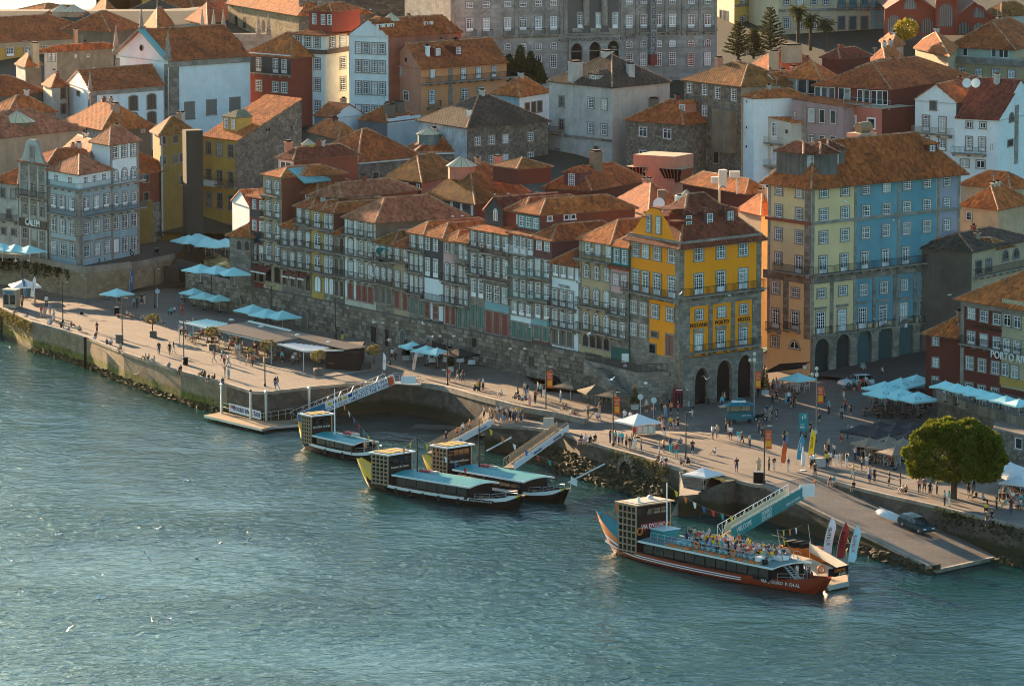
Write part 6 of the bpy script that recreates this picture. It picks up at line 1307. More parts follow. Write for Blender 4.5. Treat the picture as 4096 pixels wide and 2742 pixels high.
 # boats
m_teal=plain('teal_paint',(.015,.25,.26),.5);m_wht=plain('boat_white',(.74,.74,.70),.4);m_blk=plain('hull_black',(.006,.006,.006),.55,0,.1);m_yel=plain('boat_yellow',(.72,.46,.03),.4)
m_redh=plain('hull_red',(.30,.035,.012),.35);m_orh=plain('hull_orange',(.62,.14,.02),.35);m_wood=plaster((.30,.20,.11),.4,'deck_wood');m_dwood=plaster((.016,.010,.008),.3,'dark_wood');m_lat=plain('lattice_wood',(.34,.24,.145),.6)
m_bglass=plain('boat_glass',(.015,.016,.018),.06,0,.6);m_steel=plain('steel',(.55,.55,.54),.35,.7);m_rope=plain('rope',(.28,.23,.17),.9);m_tyre=plain('rubber',(.02,.02,.02),.8);m_orange=plain('lifeboat_orange',(.75,.17,.02),.5)
def part(mb,name,par,smooth=False):return put(name,mb.mesh(name,smooth=smooth),par)
def rabelo(name,label,c,ang,L,B,tip=3.2,hullm=None,bandm=None,prowm=None,cabin=None,tower=None,roofm=None,stripes=False,group='traditional river boats',towerm=None,ctop=2.5):
 hullm,bandm,prowm=hullm or m_blk,bandm or m_wht,prowm or m_yel
 r=empty(name,(c[0],c[1],0),R(ang),label,'boat',group);n=44;rows=[]
 def st(s):
  b=B*max(.02,math.sin(math.pi*min(1,max(0,s*.97+.015))))**.62;sh=1.0+(tip-1.0)*max(0,(.26-s)/.26)**1.7+.95*max(0,(s-.78)/.22)**1.6
  kz=-.6+(sh+.45)*max(0,(.12-s)/.12)**1.1+(sh+.45)*max(0,(s-.93)/.07)**1.2;return-L/2+s*L,b,sh,kz
 for i in range(n+1):rows.append(st(i/n))
 mb=MB()
 def sec(x,b,sh,kz):
  lo=min(kz,sh-.05);z=[sh,sh-(sh-lo)*.22,sh-(sh-lo)*.30,lo+(sh-lo)*.45,lo];k=[1.0,.985,.975,.93,.55]
  return[[(x,-b*a,zz)for a,zz in zip(k,z)],[(x,b*a,zz)for a,zz in zip(k,z)]]
 S=[sec(*q)for q in rows]
 for i in range(n):
  s=i/n
  for sd in(0,1):
   for k in range(4):
    m=(bandm if k<1 else hullm)
    if s<.13 and k<2:m=prowm
    if s<.07:m=prowm
    if s>.955 and k<2:m=prowm if not stripes else hullm
    a,b,c2,d=S[i][sd][k],S[i+1][sd][k],S[i+1][sd][k+1],S[i][sd][k+1];mb.face([a,d,c2,b]if sd==0 else[a,b,c2,d],m)
  mb.face([S[i][0][4],S[i][1][4],S[i+1][1][4],S[i+1][0][4]],hullm)
 part(mb,'hull',r)
 mb=MB()
 for i in range(n):
  a,b=rows[i],rows[i+1];dz=.3 if i/n>.12 else.12
  mb.face([(a[0],-a[1]*.96,a[2]-dz),(b[0],-b[1]*.96,b[2]-dz),(b[0],b[1]*.96,b[2]-dz),(a[0],a[1]*.96,a[2]-dz)],m_wood if i/n>.14 else(prowm if not stripes else m_teal))
 part(mb,'deck',r)
 def bat(x):return st((x+L/2)/L)
 if stripes:
  for j,fr in enumerate((.30,.52)):
   mb=MB()
   for i in range(3,int(n*.72)):
    pa,pb=S[i][0],S[i+1][0]
    def at(P,f):z=P[0][2]+(0.0-P[0][2])*f;y=P[0][1]*.985-.02;return(P[0][0],y-.03,z)
    mb.face([at(pa,fr+.10),at(pb,fr+.10),at(pb,fr),at(pa,fr)],m_wht)
   part(mb,'stripe',r)
 if cabin:
  x0,x1,zt,w=cabin;zb=.75;mb=MB();mb.box(x0,x1,-w,w,zb,zt-.12,m_dwood);cb=part(mb,'cabin',r);nw=max(3,int((x1-x0)/1.55))
  for i in range(nw):
   a=x0+(x1-x0)*i/nw+.1;b=x0+(x1-x0)*(i+1)/nw-.1
   for sy in(-1,1):
    k=MB();y=sy*(w+.02);zz0,zz1=zb+.42,zt-.2;k.face([(a,y,zz0),(b,y,zz0),(b,y,zz1),(a,y,zz1)][::(1 if sy<0 else-1)],m_bglass);o=part(k,'window',cb)
  mb=MB()
  for i in range(nw+1):
   x=x0+(x1-x0)*i/nw
   for sy in(-1,1):mb.box(x-.05,x+.05,sy*w-.06,sy*w+.06,zb,zt-.1,m_dwood if not stripes else m_blk)
  part(mb,'window_posts',cb)
  mb=MB();k=8;ov=.35
  for i in range(k):
   y0,y1=-w-ov+(2*w+2*ov)*i/k,-w-ov+(2*w+2*ov)*(i+1)/k;f=lambda y:zt+.28*(1-(y/(w+ov))**2)-.1
   rm=roofm or m_teal;mb.face([(x0-.5,y0,f(y0)),(x1+.9,y0,f(y0)),(x1+.9,y1,f(y1)),(x0-.5,y1,f(y1))],rm)
   for x,q in((x0-.5,1),(x1+.9,-1)):mb.face([(x,y0,f(y0)-.14),(x,y0,f(y0)),(x,y1,f(y1)),(x,y1,f(y1)-.14)][::q],m_wht)
  for y in(-w-ov,w+ov):mb.box(x0-.5,x1+.9,y-.05,y+.05,zt-.26,zt-.06,m_wht)
  part(mb,'cabin_roof',r)
 if tower:
  x0,x1,zt,w=tower;mb=MB();tm=towerm or m_dwood;mb.box(x0,x1,-w,w,.7,zt,tm);tw_=part(mb,'wheelhouse',r);nc,nr=4,7
  for sy in(-1,1):
   mb=MB();y=sy*(w+.02)
   for i in range(nc+1):x=x0+(x1-x0)*i/nc;mb.box(x-.07,x+.07,y-.07,y+.07,.8,zt,m_lat)
   for j in range(nr+1):z=.95+(zt-1.05)*j/nr;mb.box(x0-.12,x1+.06,y-.1,y+.1,z-.08,z+.06,m_lat)
   part(mb,'lattice',tw_)
  nw=4
  for i in range(nw):
   a,b=-w+.25+(2*w-.5)*i/nw,-w+.15+(2*w-.5)*(i+1)/nw;k=MB();k.face([(x1+.02,a,zt-1.1),(x1+.02,b,zt-1.1),(x1+.02,b,zt-.35),(x1+.02,a,zt-.35)],m_bglass);part(k,'window',tw_)
  mb=MB();mb.box(x0-.4,x1+.4,-w-.3,w+.3,zt,zt+.14,m_wht if not stripes else P_TAN)
  if not stripes:
   for i in range(5):y=-w+.1+i*(2*w-.2)/5;mb.box(x0,x1-.1,y,y+(2*w)/7,zt+.14,zt+.24,m_yel if i%2 else m_wood)
  part(mb,'wheelhouse_roof',r)
 return r,bat
def mast(r,x,y,z0,z1,mat,rad=.09,lean=0.0):
 mb=MB();mb.tube((x,y,z0),(x+lean,y,z1),rad,rad*.6,8,mat);part(mb,'mast',r)
def pennants(r,a,b,n=9,sag=.8,cols=None):
 cols=cols or[m_yel,m_orange,m_wht,plain('flag_blue',(.03,.10,.28),.6),plain('flag_red',(.5,.03,.03),.6),m_teal]
 mb=MB();a,b=Vector(a),Vector(b);pts=[a.lerp(b,i/n)-Vector((0,0,sag*math.sin(math.pi*i/n)))for i in range(n+1)]
 for p,q in zip(pts,pts[1:]):mb.tube(p,q,.018,.018,4,m_rope,False)
 lo=part(mb,'pennant_line',r)
 for i,p in enumerate(pts[1:-1]):
  k=MB();d=(b-a).normalized()*.22;k.face([p-d,p+d,p+d*.6+Vector((.05,.02,-.55)),p-d*.2+Vector((0,.05,-.7))],cols[i%len(cols)]);k.face([p+d,p-d,p-d*.2+Vector((0,.06,-.7)),p+d*.6+Vector((.05,.03,-.55))],cols[i%len(cols)]);part(k,'pennant',lo)
def fender(r,x,bat,zo=0.0):
 _,b,sh,_=bat(x);mb=MB();n=10;R1,R2=.27,.1;c=Vector((x,-b-.1,sh-.55+zo))
 vs=[];fs=[]
 for i in range(n):
  t=2*math.pi*i/n
  for j in range(5):
   u=2*math.pi*j/5;vs.append(c+Vector(((R1+R2*math.cos(u))*math.cos(t),R2*math.sin(u),(R1+R2*math.cos(u))*math.sin(t))))
 for i in range(n):
  for j in range(5):fs.append((i*5+j,((i+1)%n)*5+j,((i+1)%n)*5+(j+1)%5,i*5+(j+1)%5))
 mb.raw(vs,fs,m_tyre);mb.tube(c+Vector((0,0,.3)),(x,-b+.05,sh),.02,.02,4,m_rope);part(mb,'tyre_fender',r)
def brail(r,pts,h=.8,name='rail'):
 mb=MB()
 for a,b in zip(pts,pts[1:]):
  a,b=Vector(a),Vector(b);n=max(1,int((b-a).length/1.1));mb.tube(a+Vector((0,0,h)),b+Vector((0,0,h)),.025,.025,5,m_steel);mb.tube(a+Vector((0,0,h*.5)),b+Vector((0,0,h*.5)),.018,.018,5,m_steel)
  for i in range(n+1):p=a.lerp(b,i/n);mb.tube(p,p+Vector((0,0,h)),.022,.022,5,m_steel)
 return part(mb,name,r)
def ltext(r,txt,P,rz,size,mat,ext=.01,tilt=0.0,roll=0.0):
 o=letters(txt,(0,0,0),rz,size,mat,None,'lettering',ext,tilt,roll);o.parent=r;o.location=P;return o
def lifebuoy(r,P,axis='y',rad=.36):
 mb=MB();n=14;c=Vector(P);vs=[];fs=[]
 for i in range(n):
  t=2*math.pi*i/n
  for j in range(6):
   u=2*math.pi*j/6;q=(rad+.1*math.cos(u));a,b2,d=q*math.cos(t),.1*math.sin(u),q*math.sin(t);vs.append(c+(Vector((a,b2,d))if axis=='y'else Vector((b2,a,d))))
 for i in range(n):
  for j in range(6):fs.append((i*6+j,((i+1)%n)*6+j,((i+1)%n)*6+(j+1)%6,i*6+(j+1)%6))
 mb.raw(vs,fs,m_orange);part(mb,'lifebuoy',r,True)
VIA,vb=rabelo('river_boat','long red cruise boat with white stripes and crowded open upper deck',(21.3,505.4),-50.0,36.5,3.0,4.1,m_redh,m_redh,m_orh,(-8.2,11.6,2.45,2.45),(-12.2,-9.4,6.0,2.45),plain('deck_grey',(.10,.17,.17),.6),True,towerm=plaster((.03,.009,.008),.2,'tower_brown'))
for x0,x1 in((-4.6,-.6),(.0,5.2),(6.0,10.6)):
 n=int((x1-x0)/.8)
 for i in range(n):
  k=MB();a=x0+i*(x1-x0)/n;w=(x1-x0)/n-.1;k.box(a,a+w,-2.72,-2.1,2.42,2.62,m_orange if i%2 else m_lat);k.box(a+.12,a+w-.12,-2.6,-2.22,2.62,2.68,plain('raft_dark',(.25,.09,.03),.6));part(k,'life_raft',VIA)
brail(VIA,[(-7.6,-1.95,2.5),(11.2,-1.95,2.5)],.8,'deck_rail');brail(VIA,[(-6.6,2.5,2.5),(11.2,2.5,2.5)],.8,'deck_rail');brail(VIA,[(12.4,-2.0,1.0),(15.4,-1.1,1.3)],.7,'bow_rail')
ltext(VIA,"VIA D'OURO",(-9.34,0,3.6),math.pi/2,.62,m_wht);k=MB();k.box(-9.39,-9.36,-1.7,1.7,3.25,3.95,plain('name_red',(.35,.02,.03),.5));part(k,'name_board',VIA)
b1_,b2_=vb(10.8)[1],vb(15.2)[1];ltext(VIA,"VIA D'OURO  P-154-AL",(13.0,-(b1_+b2_)/2-.32,vb(13)[2]-.40),math.atan2(b1_-b2_,4.4),.50,m_wht)
mast(VIA,-8.3,1.0,2.4,8.3,m_wht,.1);mast(VIA,11.6,-.4,2.4,6.0,m_lat,.07,-1.0);k=MB();k.bar((9.8,-.4,5.3),(12.0,-.4,5.2),.06,.06,m_lat);part(k,'yard',VIA)
lifebuoy(VIA,(-9.3,-2.0,3.2),'x');lifebuoy(VIA,(-9.3,2.0,3.4),'x');lifebuoy(VIA,(-.2,-2.0,2.95));lifebuoy(VIA,(5.6,-2.0,2.95))
k=MB();k.box(-8.9,-6.9,-.8,1.6,2.4,3.4,m_teal);k.box(-9.0,-6.8,-.9,1.7,3.4,3.46,m_wht);part(k,'deck_box',VIA);k=MB();k.box(9.0,11.0,-.2,1.0,2.4,3.0,m_wht);part(k,'bar_counter',VIA);k=MB();k.box(9.4,10.2,-2.4,-1.7,2.45,3.15,m_wht);k.tube((10.6,-2.1,2.45),(10.6,-2.1,2.95),.3,.3,10,m_tyre);part(k,'air_unit',VIA)
k=MB();k.box(-12.0,-9.6,-2.2,2.2,6.14,6.2,plain('tower_roof',(.55,.46,.36),.6));k.tube((-10.4,-1.2,6.1),(-10.4,-1.2,6.7),.22,.15,8,m_steel);k.lathe([(.35,0),(.35,.3),(.1,.5)],10,m_steel,(-11.2,1.2,6.1));part(k,'roof_gear',VIA)
k=MB();k.bar((-17.6,-.3,3.8),(-12.2,.6,5.6),.12,.12,m_lat);k.bar((-19,-.45,3.0),(-17.4,-.28,3.7),.35,.06,plain('oar_blade',(.3,.06,.03),.6));part(k,'steering_oar',VIA)
for s_ in(-1,1):
 k=MB();a,b=Vector((12.2,-.6+s_*.35,2.4)),Vector((14.6,-.6+s_*.35,.9));k.bar(a,b,.06,.18,m_steel);part(k,'ladder_side',VIA)
k=MB();[k.box(12.2+2.4*i/8,12.4+2.4*i/8,-.95,-.25,2.35-1.5*i/8,2.39-1.5*i/8,m_steel)for i in range(9)];part(k,'ladder_steps',VIA)
pennants(VIA,(-8.3,1.0,8.1),(-2.5,6.5,4.6),8,.6);pennants(VIA,(10.6,-.4,5.9),(16.6,0,1.6),6,.3);pennants(VIA,(10.6,-.4,5.9),(8.2,5.5,5.4),4,.2)
k=MB();k.tube((-15.9,0,2.9),(-15.6,0,5.6),.04,.03,6,m_rope);k.face([(-15.6,0,5.5),(-15.55,.02,4.1),(-15.2,.15,4.2),(-15.35,.1,5.3)],m_orange);part(k,'stern_flag',VIA)
k=MB();k.lathe([(.5,0),(.42,.6),(.3,1.4),(.12,2.1),(.16,2.3),(.1,2.5)],10,plain('cloak_black',(.012,.012,.013),.8),(-13.4,0,1.9));part(k,'cloaked_figurehead',VIA)
ENC,eb=rabelo('river_boat','white banded boat with yellow prow and broad teal roof nearest of the pair',(-8.4,551.3),-44.0,27.0,2.4,3.2,m_blk,m_wht,m_yel,(-5.0,6.4,2.45,2.05),(-9.2,-6.6,4.4,1.95))
MEM,mbt=rabelo('river_boat','second teal roofed boat behind with gangway to the quay',(-2.0,555.4),-46.5,24.5,2.3,3.0,m_blk,m_wht,m_yel,(-4.2,6.6,2.45,2.05),(-8.6,-6.2,4.6,1.95))
DUR,db=rabelo('river_boat','small teal roofed boat leaving wake below the river taxi gangway',(-21.0,582.4),-53.5,17.8,1.9,3.0,m_blk,m_wht,m_yel,(-3.0,4.6,2.2,1.5),(-6.2,-4.2,4.3,1.5))
for r,bt,txt,tx,xs_ in((ENC,eb,'Encantos do Douro',-6.55,(-9.5,-7,-5,-2.5,-.3,2.2,5.2)),(MEM,mbt,'Memórias do Douro',-6.15,()),(DUR,db,'DOURO ACIMA',-4.15,(-6.5,-5.6,-.5,3.0))):
 ltext(r,txt,(tx,0,2.9),math.pi/2,.36,m_wht);[fender(r,x,bt)for x in xs_]
b1_,b2_=eb(7.0)[1],eb(10.2)[1];a_=math.atan2(b1_-b2_,3.2);k=MB();k.box(-1.7,1.7,-.02,.02,-.17,.17,m_blk,Matrix.Translation((8.6,-(b1_+b2_)/2-.22,eb(8.6)[2]-.24))@Matrix.Rotation(a_,4,'Z'));part(k,'name_board',ENC);ltext(ENC,'Encantos do Douro  P-175-AL',(8.6,-(b1_+b2_)/2-.26,eb(8.6)[2]-.25),a_,.24,m_wht)
mast(ENC,-3.6,-.1,2.4,6.9,m_dwood,.08);mast(MEM,-2.6,-.1,2.4,8.2,m_dwood,.08);mast(DUR,-1.0,-.2,2.2,8.0,m_wht,.1)
pennants(DUR,(-1,-.2,7.8),(8.6,.3,1.6),10,.5);pennants(ENC,(-3.6,-.1,6.8),(-10.5,.2,2.6),6,.3);pennants(ENC,(-3.6,-.1,6.8),(3.2,2.5,3.0),6,.3);pennants(MEM,(-2.6,-.1,8.0),(5.5,5.5,3.2),7,.5)
for r,sx in((ENC,-3.6),(MEM,-3.0),(DUR,.2)):
 for i in range(3):k=MB();k.box(sx+i*.9,sx+.75+i*.9,.2,.95,2.55,2.85,plain('raft_red',(.45,.04,.04),.5)if i<2 else P_GREYW);part(k,'life_jacket_crate',r)
for r,bt,x0,x1 in((ENC,eb,7.4,11.6),(MEM,mbt,7.4,10.8),(DUR,db,5.2,7.6)):
 pp=[(x,-bt(x)[1]*.93,bt(x)[2]-.05)for x in(x0,(x0+x1)/2,x1)];brail(r,pp[:2],.6,'bow_rail');brail(r,[(pp[1][0]+.3,pp[1][1]*.97,pp[1][2]),pp[2]],.6,'bow_rail');pp=[(a,-b,c)for a,b,c in pp];brail(r,pp,.6,'bow_rail')
 for i in range(4):k=MB();x=x0-.2+i*.9;k.box(x,x+.4,-.9,.9,.7,1.1,m_wood);k.box(x-.05,x+.03,-.9,.9,1.1,1.6,m_dwood);part(k,'bench',r)
k=MB();k.tube((12.6,0,1.5),(12.8,0,3.4),.03,.03,6,m_wht);k.face([(12.8,0,3.35),(13.6,.2,3.0),(13.5,.3,2.2),(12.7,0,2.5)],m_wht);part(k,'bow_flag',MEM);k=MB();k.tube((6.6,-1,1.0),(6.6,-1,2.9),.03,.03,6,m_wht);k.face([(6.6,-1,2.85),(7.2,-1.1,2.3),(7.3,-1.1,1.7),(6.6,-1,1.9)],m_orange);part(k,'bow_flag',DUR)
# gangways and pontoons
def gangway(name,label,a,b,w,ph,panelm,texts,deck=None,sideh=1.1,railm=None,inner=None):
 """ramp from a (low) to b (high); side panel faces the viewer"""
 a,b=Vector(a),Vector(b);d=b-a;L=d.length;ang=math.atan2(d.y,d.x);tilt=math.asin(d.z/L);r=empty(name,a,ang,label,'gangway');r.rotation_euler=(0,-tilt,ang)
 k=MB();k.box(0,L,-w/2,w/2,-.12,0,deck or m_wood);part(k,'ramp_deck',r)
 k=MB();k.box(0,L,-w/2-.06,-w/2-.02,-.25,-.25+ph,panelm);part(k,'side_panel',r)
 for y in(-w/2,w/2):
  k=MB();rm=railm or m_steel;k.tube((.2,y,sideh),(L-.2,y,sideh),.035,.035,6,rm);n=max(3,int(L/1.1))
  for i in range(n+1):
   x=.2+(L-.4)*i/n;k.tube((x,y,0),(x,y,sideh),.028,.028,5,rm)
   if i<n:k.tube((x,y,0 if i%2 else sideh),(x+(L-.4)/n,y,sideh if i%2 else 0),.02,.02,5,rm)
  part(k,'handrail',r)
 if inner:k=MB();k.box(L*.1,L*.98,w/2-.04,w/2,.05,.85,inner);part(k,'inner_panel',r)
 for t,x,z,s,m in texts:ltext(r,t,(x*L,-w/2-.075,z),0,s,m)
 return r
m_navy=plain('navy_print',(.02,.06,.16),.5);m_bnw=plain('banner_white',(.72,.72,.70),.6);m_tealb=plain('banner_teal',(.02,.23,.24),.45);m_blueb=plain('banner_blue',(.02,.16,.27),.5)
gw=gangway('gangway','white river taxi gangway with long lettered banner',(-27.6,602.6,1.0),(-15.6,613.6,4.4),1.5,1.25,m_bnw,[('THE QUICKEST WAY',.745,.67,.72,m_navy),('ACROSS THE RIVER',.745,.06,.72,m_navy),('DOURO RIVER TAXI',.43,.02,.62,m_navy),('www.douroriver.taxi',.15,.3,.5,m_bnw)])
L_=(Vector((-15.6,613.6,4.4))-Vector((-27.6,602.6,1.0))).length;k=MB();k.box(0.05,L_*.28,-.835,-.812,-.24,.99,m_blueb);part(k,'blue_end',gw);k=MB();k.box(L_*.93,L_*.99,-.835,-.812,-.2,.95,plain('arrow_red',(.55,.09,.03),.5));part(k,'red_arrow',gw)
for i,c in enumerate((m_yel,m_navy,plain('sig_red',(.5,.03,.03),.5),m_yel,m_navy)):k=MB();k.box(L_*(.31+.052*i),L_*(.345+.052*i),-.835,-.812,.45,.85,c);part(k,'signal_flag_print',gw)
ld=empty('landing_bridge',(-15.6,613.6,4.2),R(-16),'white railed landing at the top of the river taxi gangway','gangway');k=MB();k.box(0,4.2,-.8,.8,0,.12,m_steel);part(k,'deck',ld);brail(ld,[(0,-.8,.1),(4.2,-.8,.1)],1.1,'rail');brail(ld,[(0,.8,.1),(4.2,.8,.1)],1.1,'rail');k=MB();k.box(1.6,3.6,-.84,-.82,.2,1.1,m_bnw);part(k,'white_panel',ld)
gangway('gangway','boarding gangway with cream rails up to the queue of passengers',(-9.6,567.5,2.6),(-3.0,585.2,3.4),1.3,.85,m_bnw,[('douroacima',.80,.12,.62,m_navy),('douroacima',.36,.12,.62,m_navy)],m_lat,1.0,m_lat,m_lat)
gangway('gangway','second boarding gangway with cream rails beside the teal roofs',(-.4,556.8,2.6),(6.2,576.0,4.1),1.3,.85,m_bnw,[('douroacima',.78,.12,.62,m_navy),('douroacima',.42,.12,.62,m_navy)],m_lat,1.0,m_lat,m_lat)
gangway('gangway','teal cruise gangway reaching from the slipway to the red boat',(22.9,511.2,2.5),(31.6,527.4,4.3),1.7,1.35,m_tealb,[('WELCOME',.17,.55,.78,m_bnw),('ABOARD',.17,-.02,.5,m_teal),('DOURO',.48,.72,.70,m_bnw),('CRUISES',.48,.12,.70,m_bnw),('TOMAZ DO DOURO',.85,.15,.40,m_bnw)],m_lat,1.3,m_bnw,plain('panel_cream',(.55,.47,.36),.6))
k0=empty('gangway_gate',(31.6,527.4,4.2),R(20),'small white gate at the head of the teal gangway','gate');k=MB();[k.box(x,x+.06,-.9,-.84,0,1.5,m_wht)for x in(0,.9,1.8)];k.box(0,1.86,-.9,-.86,1.4,1.5,m_wht);k.box(.05,1.8,-.88,-.86,.1,1.35,m_bnw);part(k,'gate_panel',k0);k=MB();k.lathe([(.02,0),(.16,.1),(.16,.3),(.02,.45)],8,m_orange,(1.9,-.87,1.5));part(k,'warning_lamp',k0)
def pontoon(name,label,pts,z=.65,deckm=None):
 r=empty(name,(pts[0][0],pts[0][1],0),0,label,'pontoon');k=MB();P=[(p[0],p[1])for p in pts];k.prism(P,.35,z,m_steel,deckm or m_wood);k.build('deck',r);return r
pA,pB,pC,pD=G('T',330,1480,.65),G('T',1000,1568,.65),G('B',130,985,.65),G('T',520,1425,.65)
po=pontoon('taxi_pontoon','timber decked river taxi pontoon with white name banner',[G('T',335,1478,.65),G('B',100,985,.65),G('B',190,965,.65),G('B',480,940,.65),G('B',400,905,.65),G('T',1000,1545,.65),G('T',560,1440,.65)])
k=MB();a,b=G('T',440,1470,.2),G('B',80,985,.2)
for i in range(7):p=a.lerp(b,i/6);k.tube(p+Vector((-.6,0,-.15)),p+Vector((.6,-.3,-.15)),.35,.35,8,m_tyre)
k.build('floats',po)
A_,B_=G('T',630,1455,.65),G('T',1000,1556,.65);d=(B_-A_).normalized();n=Vector((d.y,-d.x,0));k=MB();q=[A_,B_];k.face([A_+n*.05+Vector((0,0,.25)),B_+n*.05+Vector((0,0,.25)),B_+n*.05+Vector((0,0,1.35)),A_+n*.05+Vector((0,0,1.35))],m_bnw);k.build('name_banner',po)
M_=A_.lerp(B_,.57)+n*.09+Vector((0,0,.8));o=letters('DOURO RIVER TAXI',M_,math.atan2(d.y,d.x),.78,m_navy,po)
for i,c in enumerate((m_yel,m_navy,MATS['sig_red'],m_navy)):k=MB();p=A_.lerp(B_,.03+.055*(i%2+(i//2)*1.6))+n*.08;k.face([p+Vector((0,0,.75)),p+d*.35+Vector((0,0,.75)),p+d*.35+Vector((0,0,1.15)),p+Vector((0,0,1.15))],c);k.build('signal_flag_print',po)
rb=MB()
for pts in([G('T',430,1440,.65),G('T',520,1425,.65),A_],[B_,G('B',115,925,.65),G('B',365,885,.65)]):
 for a,b in zip(pts,pts[1:]):
  nn=max(1,int((b-a).length/1.3));rb.tube(a+Vector((0,0,1.15)),b+Vector((0,0,1.15)),.035,.035,6,m_steel);rb.tube(a+Vector((0,0,.6)),b+Vector((0,0,.6)),.025,.025,6,m_steel)
  for i in range(nn+1):p=a.lerp(b,i/nn);rb.tube(p,p+Vector((0,0,1.15)),.03,.03,6,m_steel)
rb.build('rail',po)
for u,v in((590,1140),(925,1215),(1105,1225),(1605,1180)):
 P=G('T',u,v,4.1);pl=empty('mooring_pile',(P.x-.5,P.y-.6,-1),0,{590:'grey steel pile rising behind the left end of the taxi pontoon',925:'steel pile with dark cap beside the quay corner',1105:'steel pile at the quay corner',1605:'steel pile in the shade below the gangway'}[u],'pile','steel piles along the quay');k=MB();k.tube((P.x-.5,P.y-.6,-1),(P.x-.5,P.y-.6,4.3),.17,.17,10,m_steel);k.build('shaft',pl);k=MB();k.lathe([(.2,0),(.2,.12),(.08,.25)],10,m_tyre if u==925 else m_steel,(P.x-.5,P.y-.6,4.3));k.build('cap',pl)
P=G('S',1022,600,4.0);pl=empty('mooring_post',(P.x,P.y,-1),0,'black timber mooring post standing in front of the sunlit quay wall','pile');k=MB();k.bar((P.x-.35,P.y-.5,-1),(P.x-.35,P.y-.5,4.2),.36,.36,m_blk);k.build('shaft',pl);k=MB();k.bar((P.x-.35,P.y-.5,4.2),(P.x-.35,P.y-.5,4.4),.42,.42,m_dwood);k.build('cap',pl)
jp=pontoon('jet_boat_pontoon','white steel pontoon with jet boat banner behind the red bow',[G('E',1880,860,.7),G('E',1975,960,.7),G('E',2130,925,.7),G('E',2130,870,.7),G('E',1830,740,.7),G('E',1640,700,.7)],.7,plaster((.42,.3,.18),.3))
A_,B_=G('E',1975,955,.7),G('E',2132,920,.7);d=(B_-A_).normalized();n=Vector((d.y,-d.x,0));k=MB();k.face([A_+n*.05+Vector((0,0,.75)),B_+n*.05+Vector((0,0,.75)),B_+n*.05+Vector((0,0,1.7)),A_+n*.05+Vector((0,0,1.7))],m_blk);k.build('banner',jp);letters('XTREME',A_.lerp(B_,.56)+n*.08+Vector((0,0,1.32)),math.atan2(d.y,d.x),.5,m_orange,jp);letters('JET BOAT',A_.lerp(B_,.7)+n*.08+Vector((0,0,.95)),math.atan2(d.y,d.x),.28,m_wht,jp)
C_=G('E',1830,745,.7);d2=(C_-B_).normalized();k=MB();k.face([B_+Vector((0,0,.7)),C_+Vector((0,0,.7)),C_+Vector((0,0,1.7)),B_+Vector((0,0,1.7))],P_TAN);k.face([C_+Vector((0,0,.7)),B_+Vector((0,0,.7)),B_+Vector((0,0,1.7)),C_+Vector((0,0,1.7))],m_wht);k.build('windbreak',jp)
rb=MB();[rb.tube(p,p+Vector((0,0,1.8)),.04,.04,6,m_steel)for p in(A_,B_,C_)];rb.build('posts',jp);rb=MB();rb.bar(A_+Vector((0,0,-.3)),B_+Vector((0,0,-.3)),.3,.5,m_steel);rb.build('float',jp)
P=G('E',1925,800,1.9);mbx=empty('tmp_',(0,0,0));lifebuoy(jp,Vector((P.x,P.y,1.5))-Vector(jp.location));bpy.data.objects.remove(mbx)
P=G('E',1800,730,.2);jb=empty('jet_boat',P,R(-42),'orange jet boat moored behind the red cruise boat','boat');k=MB();prof=[(-3.2,.9,.9),(-1.5,1.25,.95),(1.0,1.25,1.05),(2.6,.8,1.25),(3.6,.05,1.5)]
for(x0,b0,z0),(x1,b1,z1)in zip(prof,prof[1:]):
 for s in(-1,1):f=[(x0,s*b0,z0),(x1,s*b1,z1),(x1,s*b1*.6,-.2),(x0,s*b0*.7,-.3)];k.face(f if s>0 else f[::-1],m_orange)
 k.face([(x0,-b0,z0),(x1,-b1,z1),(x1,b1,z1),(x0,b0,z0)],m_orange)
part(k,'hull',jb);k=MB();[k.box(-2.4+i*1.1,-1.8+i*1.1,-.9,.9,.9,1.5,m_dwood)for i in range(3)];part(k,'seats',jb);k=MB();k.tube((.8,0,1),(.3,0,3.6),.03,.02,5,m_wht);part(k,'aerial',jb)
P=G('S',0,200,1.0);tb=empty('ferry_bow',(P.x-3.2,P.y,0),R(-20),'teal and white stern of a boat at the left border','boat');k=MB();k.box(-4,4,-1.5,1.5,-.3,2.0,m_blueb);k.box(-4.05,4.05,-1.55,1.55,2.0,2.3,m_wht);part(k,'hull',tb);ltext(tb,'cruzeiros',(1.8,-1.56,1.1),0,.6,m_wht)
P=G('Z',440,360,2.0);SLN=(SLB[0]-SLT[0]).normalized()
def slip_z(p):
 t=((Vector((p.x,p.y))-Vector(SLT[0][:2])).dot(Vector((SLB[0]-SLT[0])[:2]).normalized()))/Vector((SLB[0]-SLT[0])[:2]).length;return 4+(.35-4)*t
for _ in range(4):P=onz(px('Z',440,365),slip_z(P))
dg=empty('upturned_dinghy',P,R(-52),'white upturned dinghy lying on the slipway behind the car','boat');k=MB();n=12;sec=[]
for i in range(n+1):
 s=i/n;x=-2.0+4.0*s;b=.82*math.sin(math.pi*(.08+.9*s))**.5 if s>.02 else.5;h=.62*math.sin(math.pi*(.12+.8*s))**.5;sec.append([(x,b*math.cos(t),.05+h*math.sin(t))for t in[math.pi*j/8 for j in range(9)]])
for a,b in zip(sec,sec[1:]):
 for j in range(8):k.face([a[j],a[j+1],b[j+1],b[j]],plain('dinghy_white',(.62,.6,.56),.4))
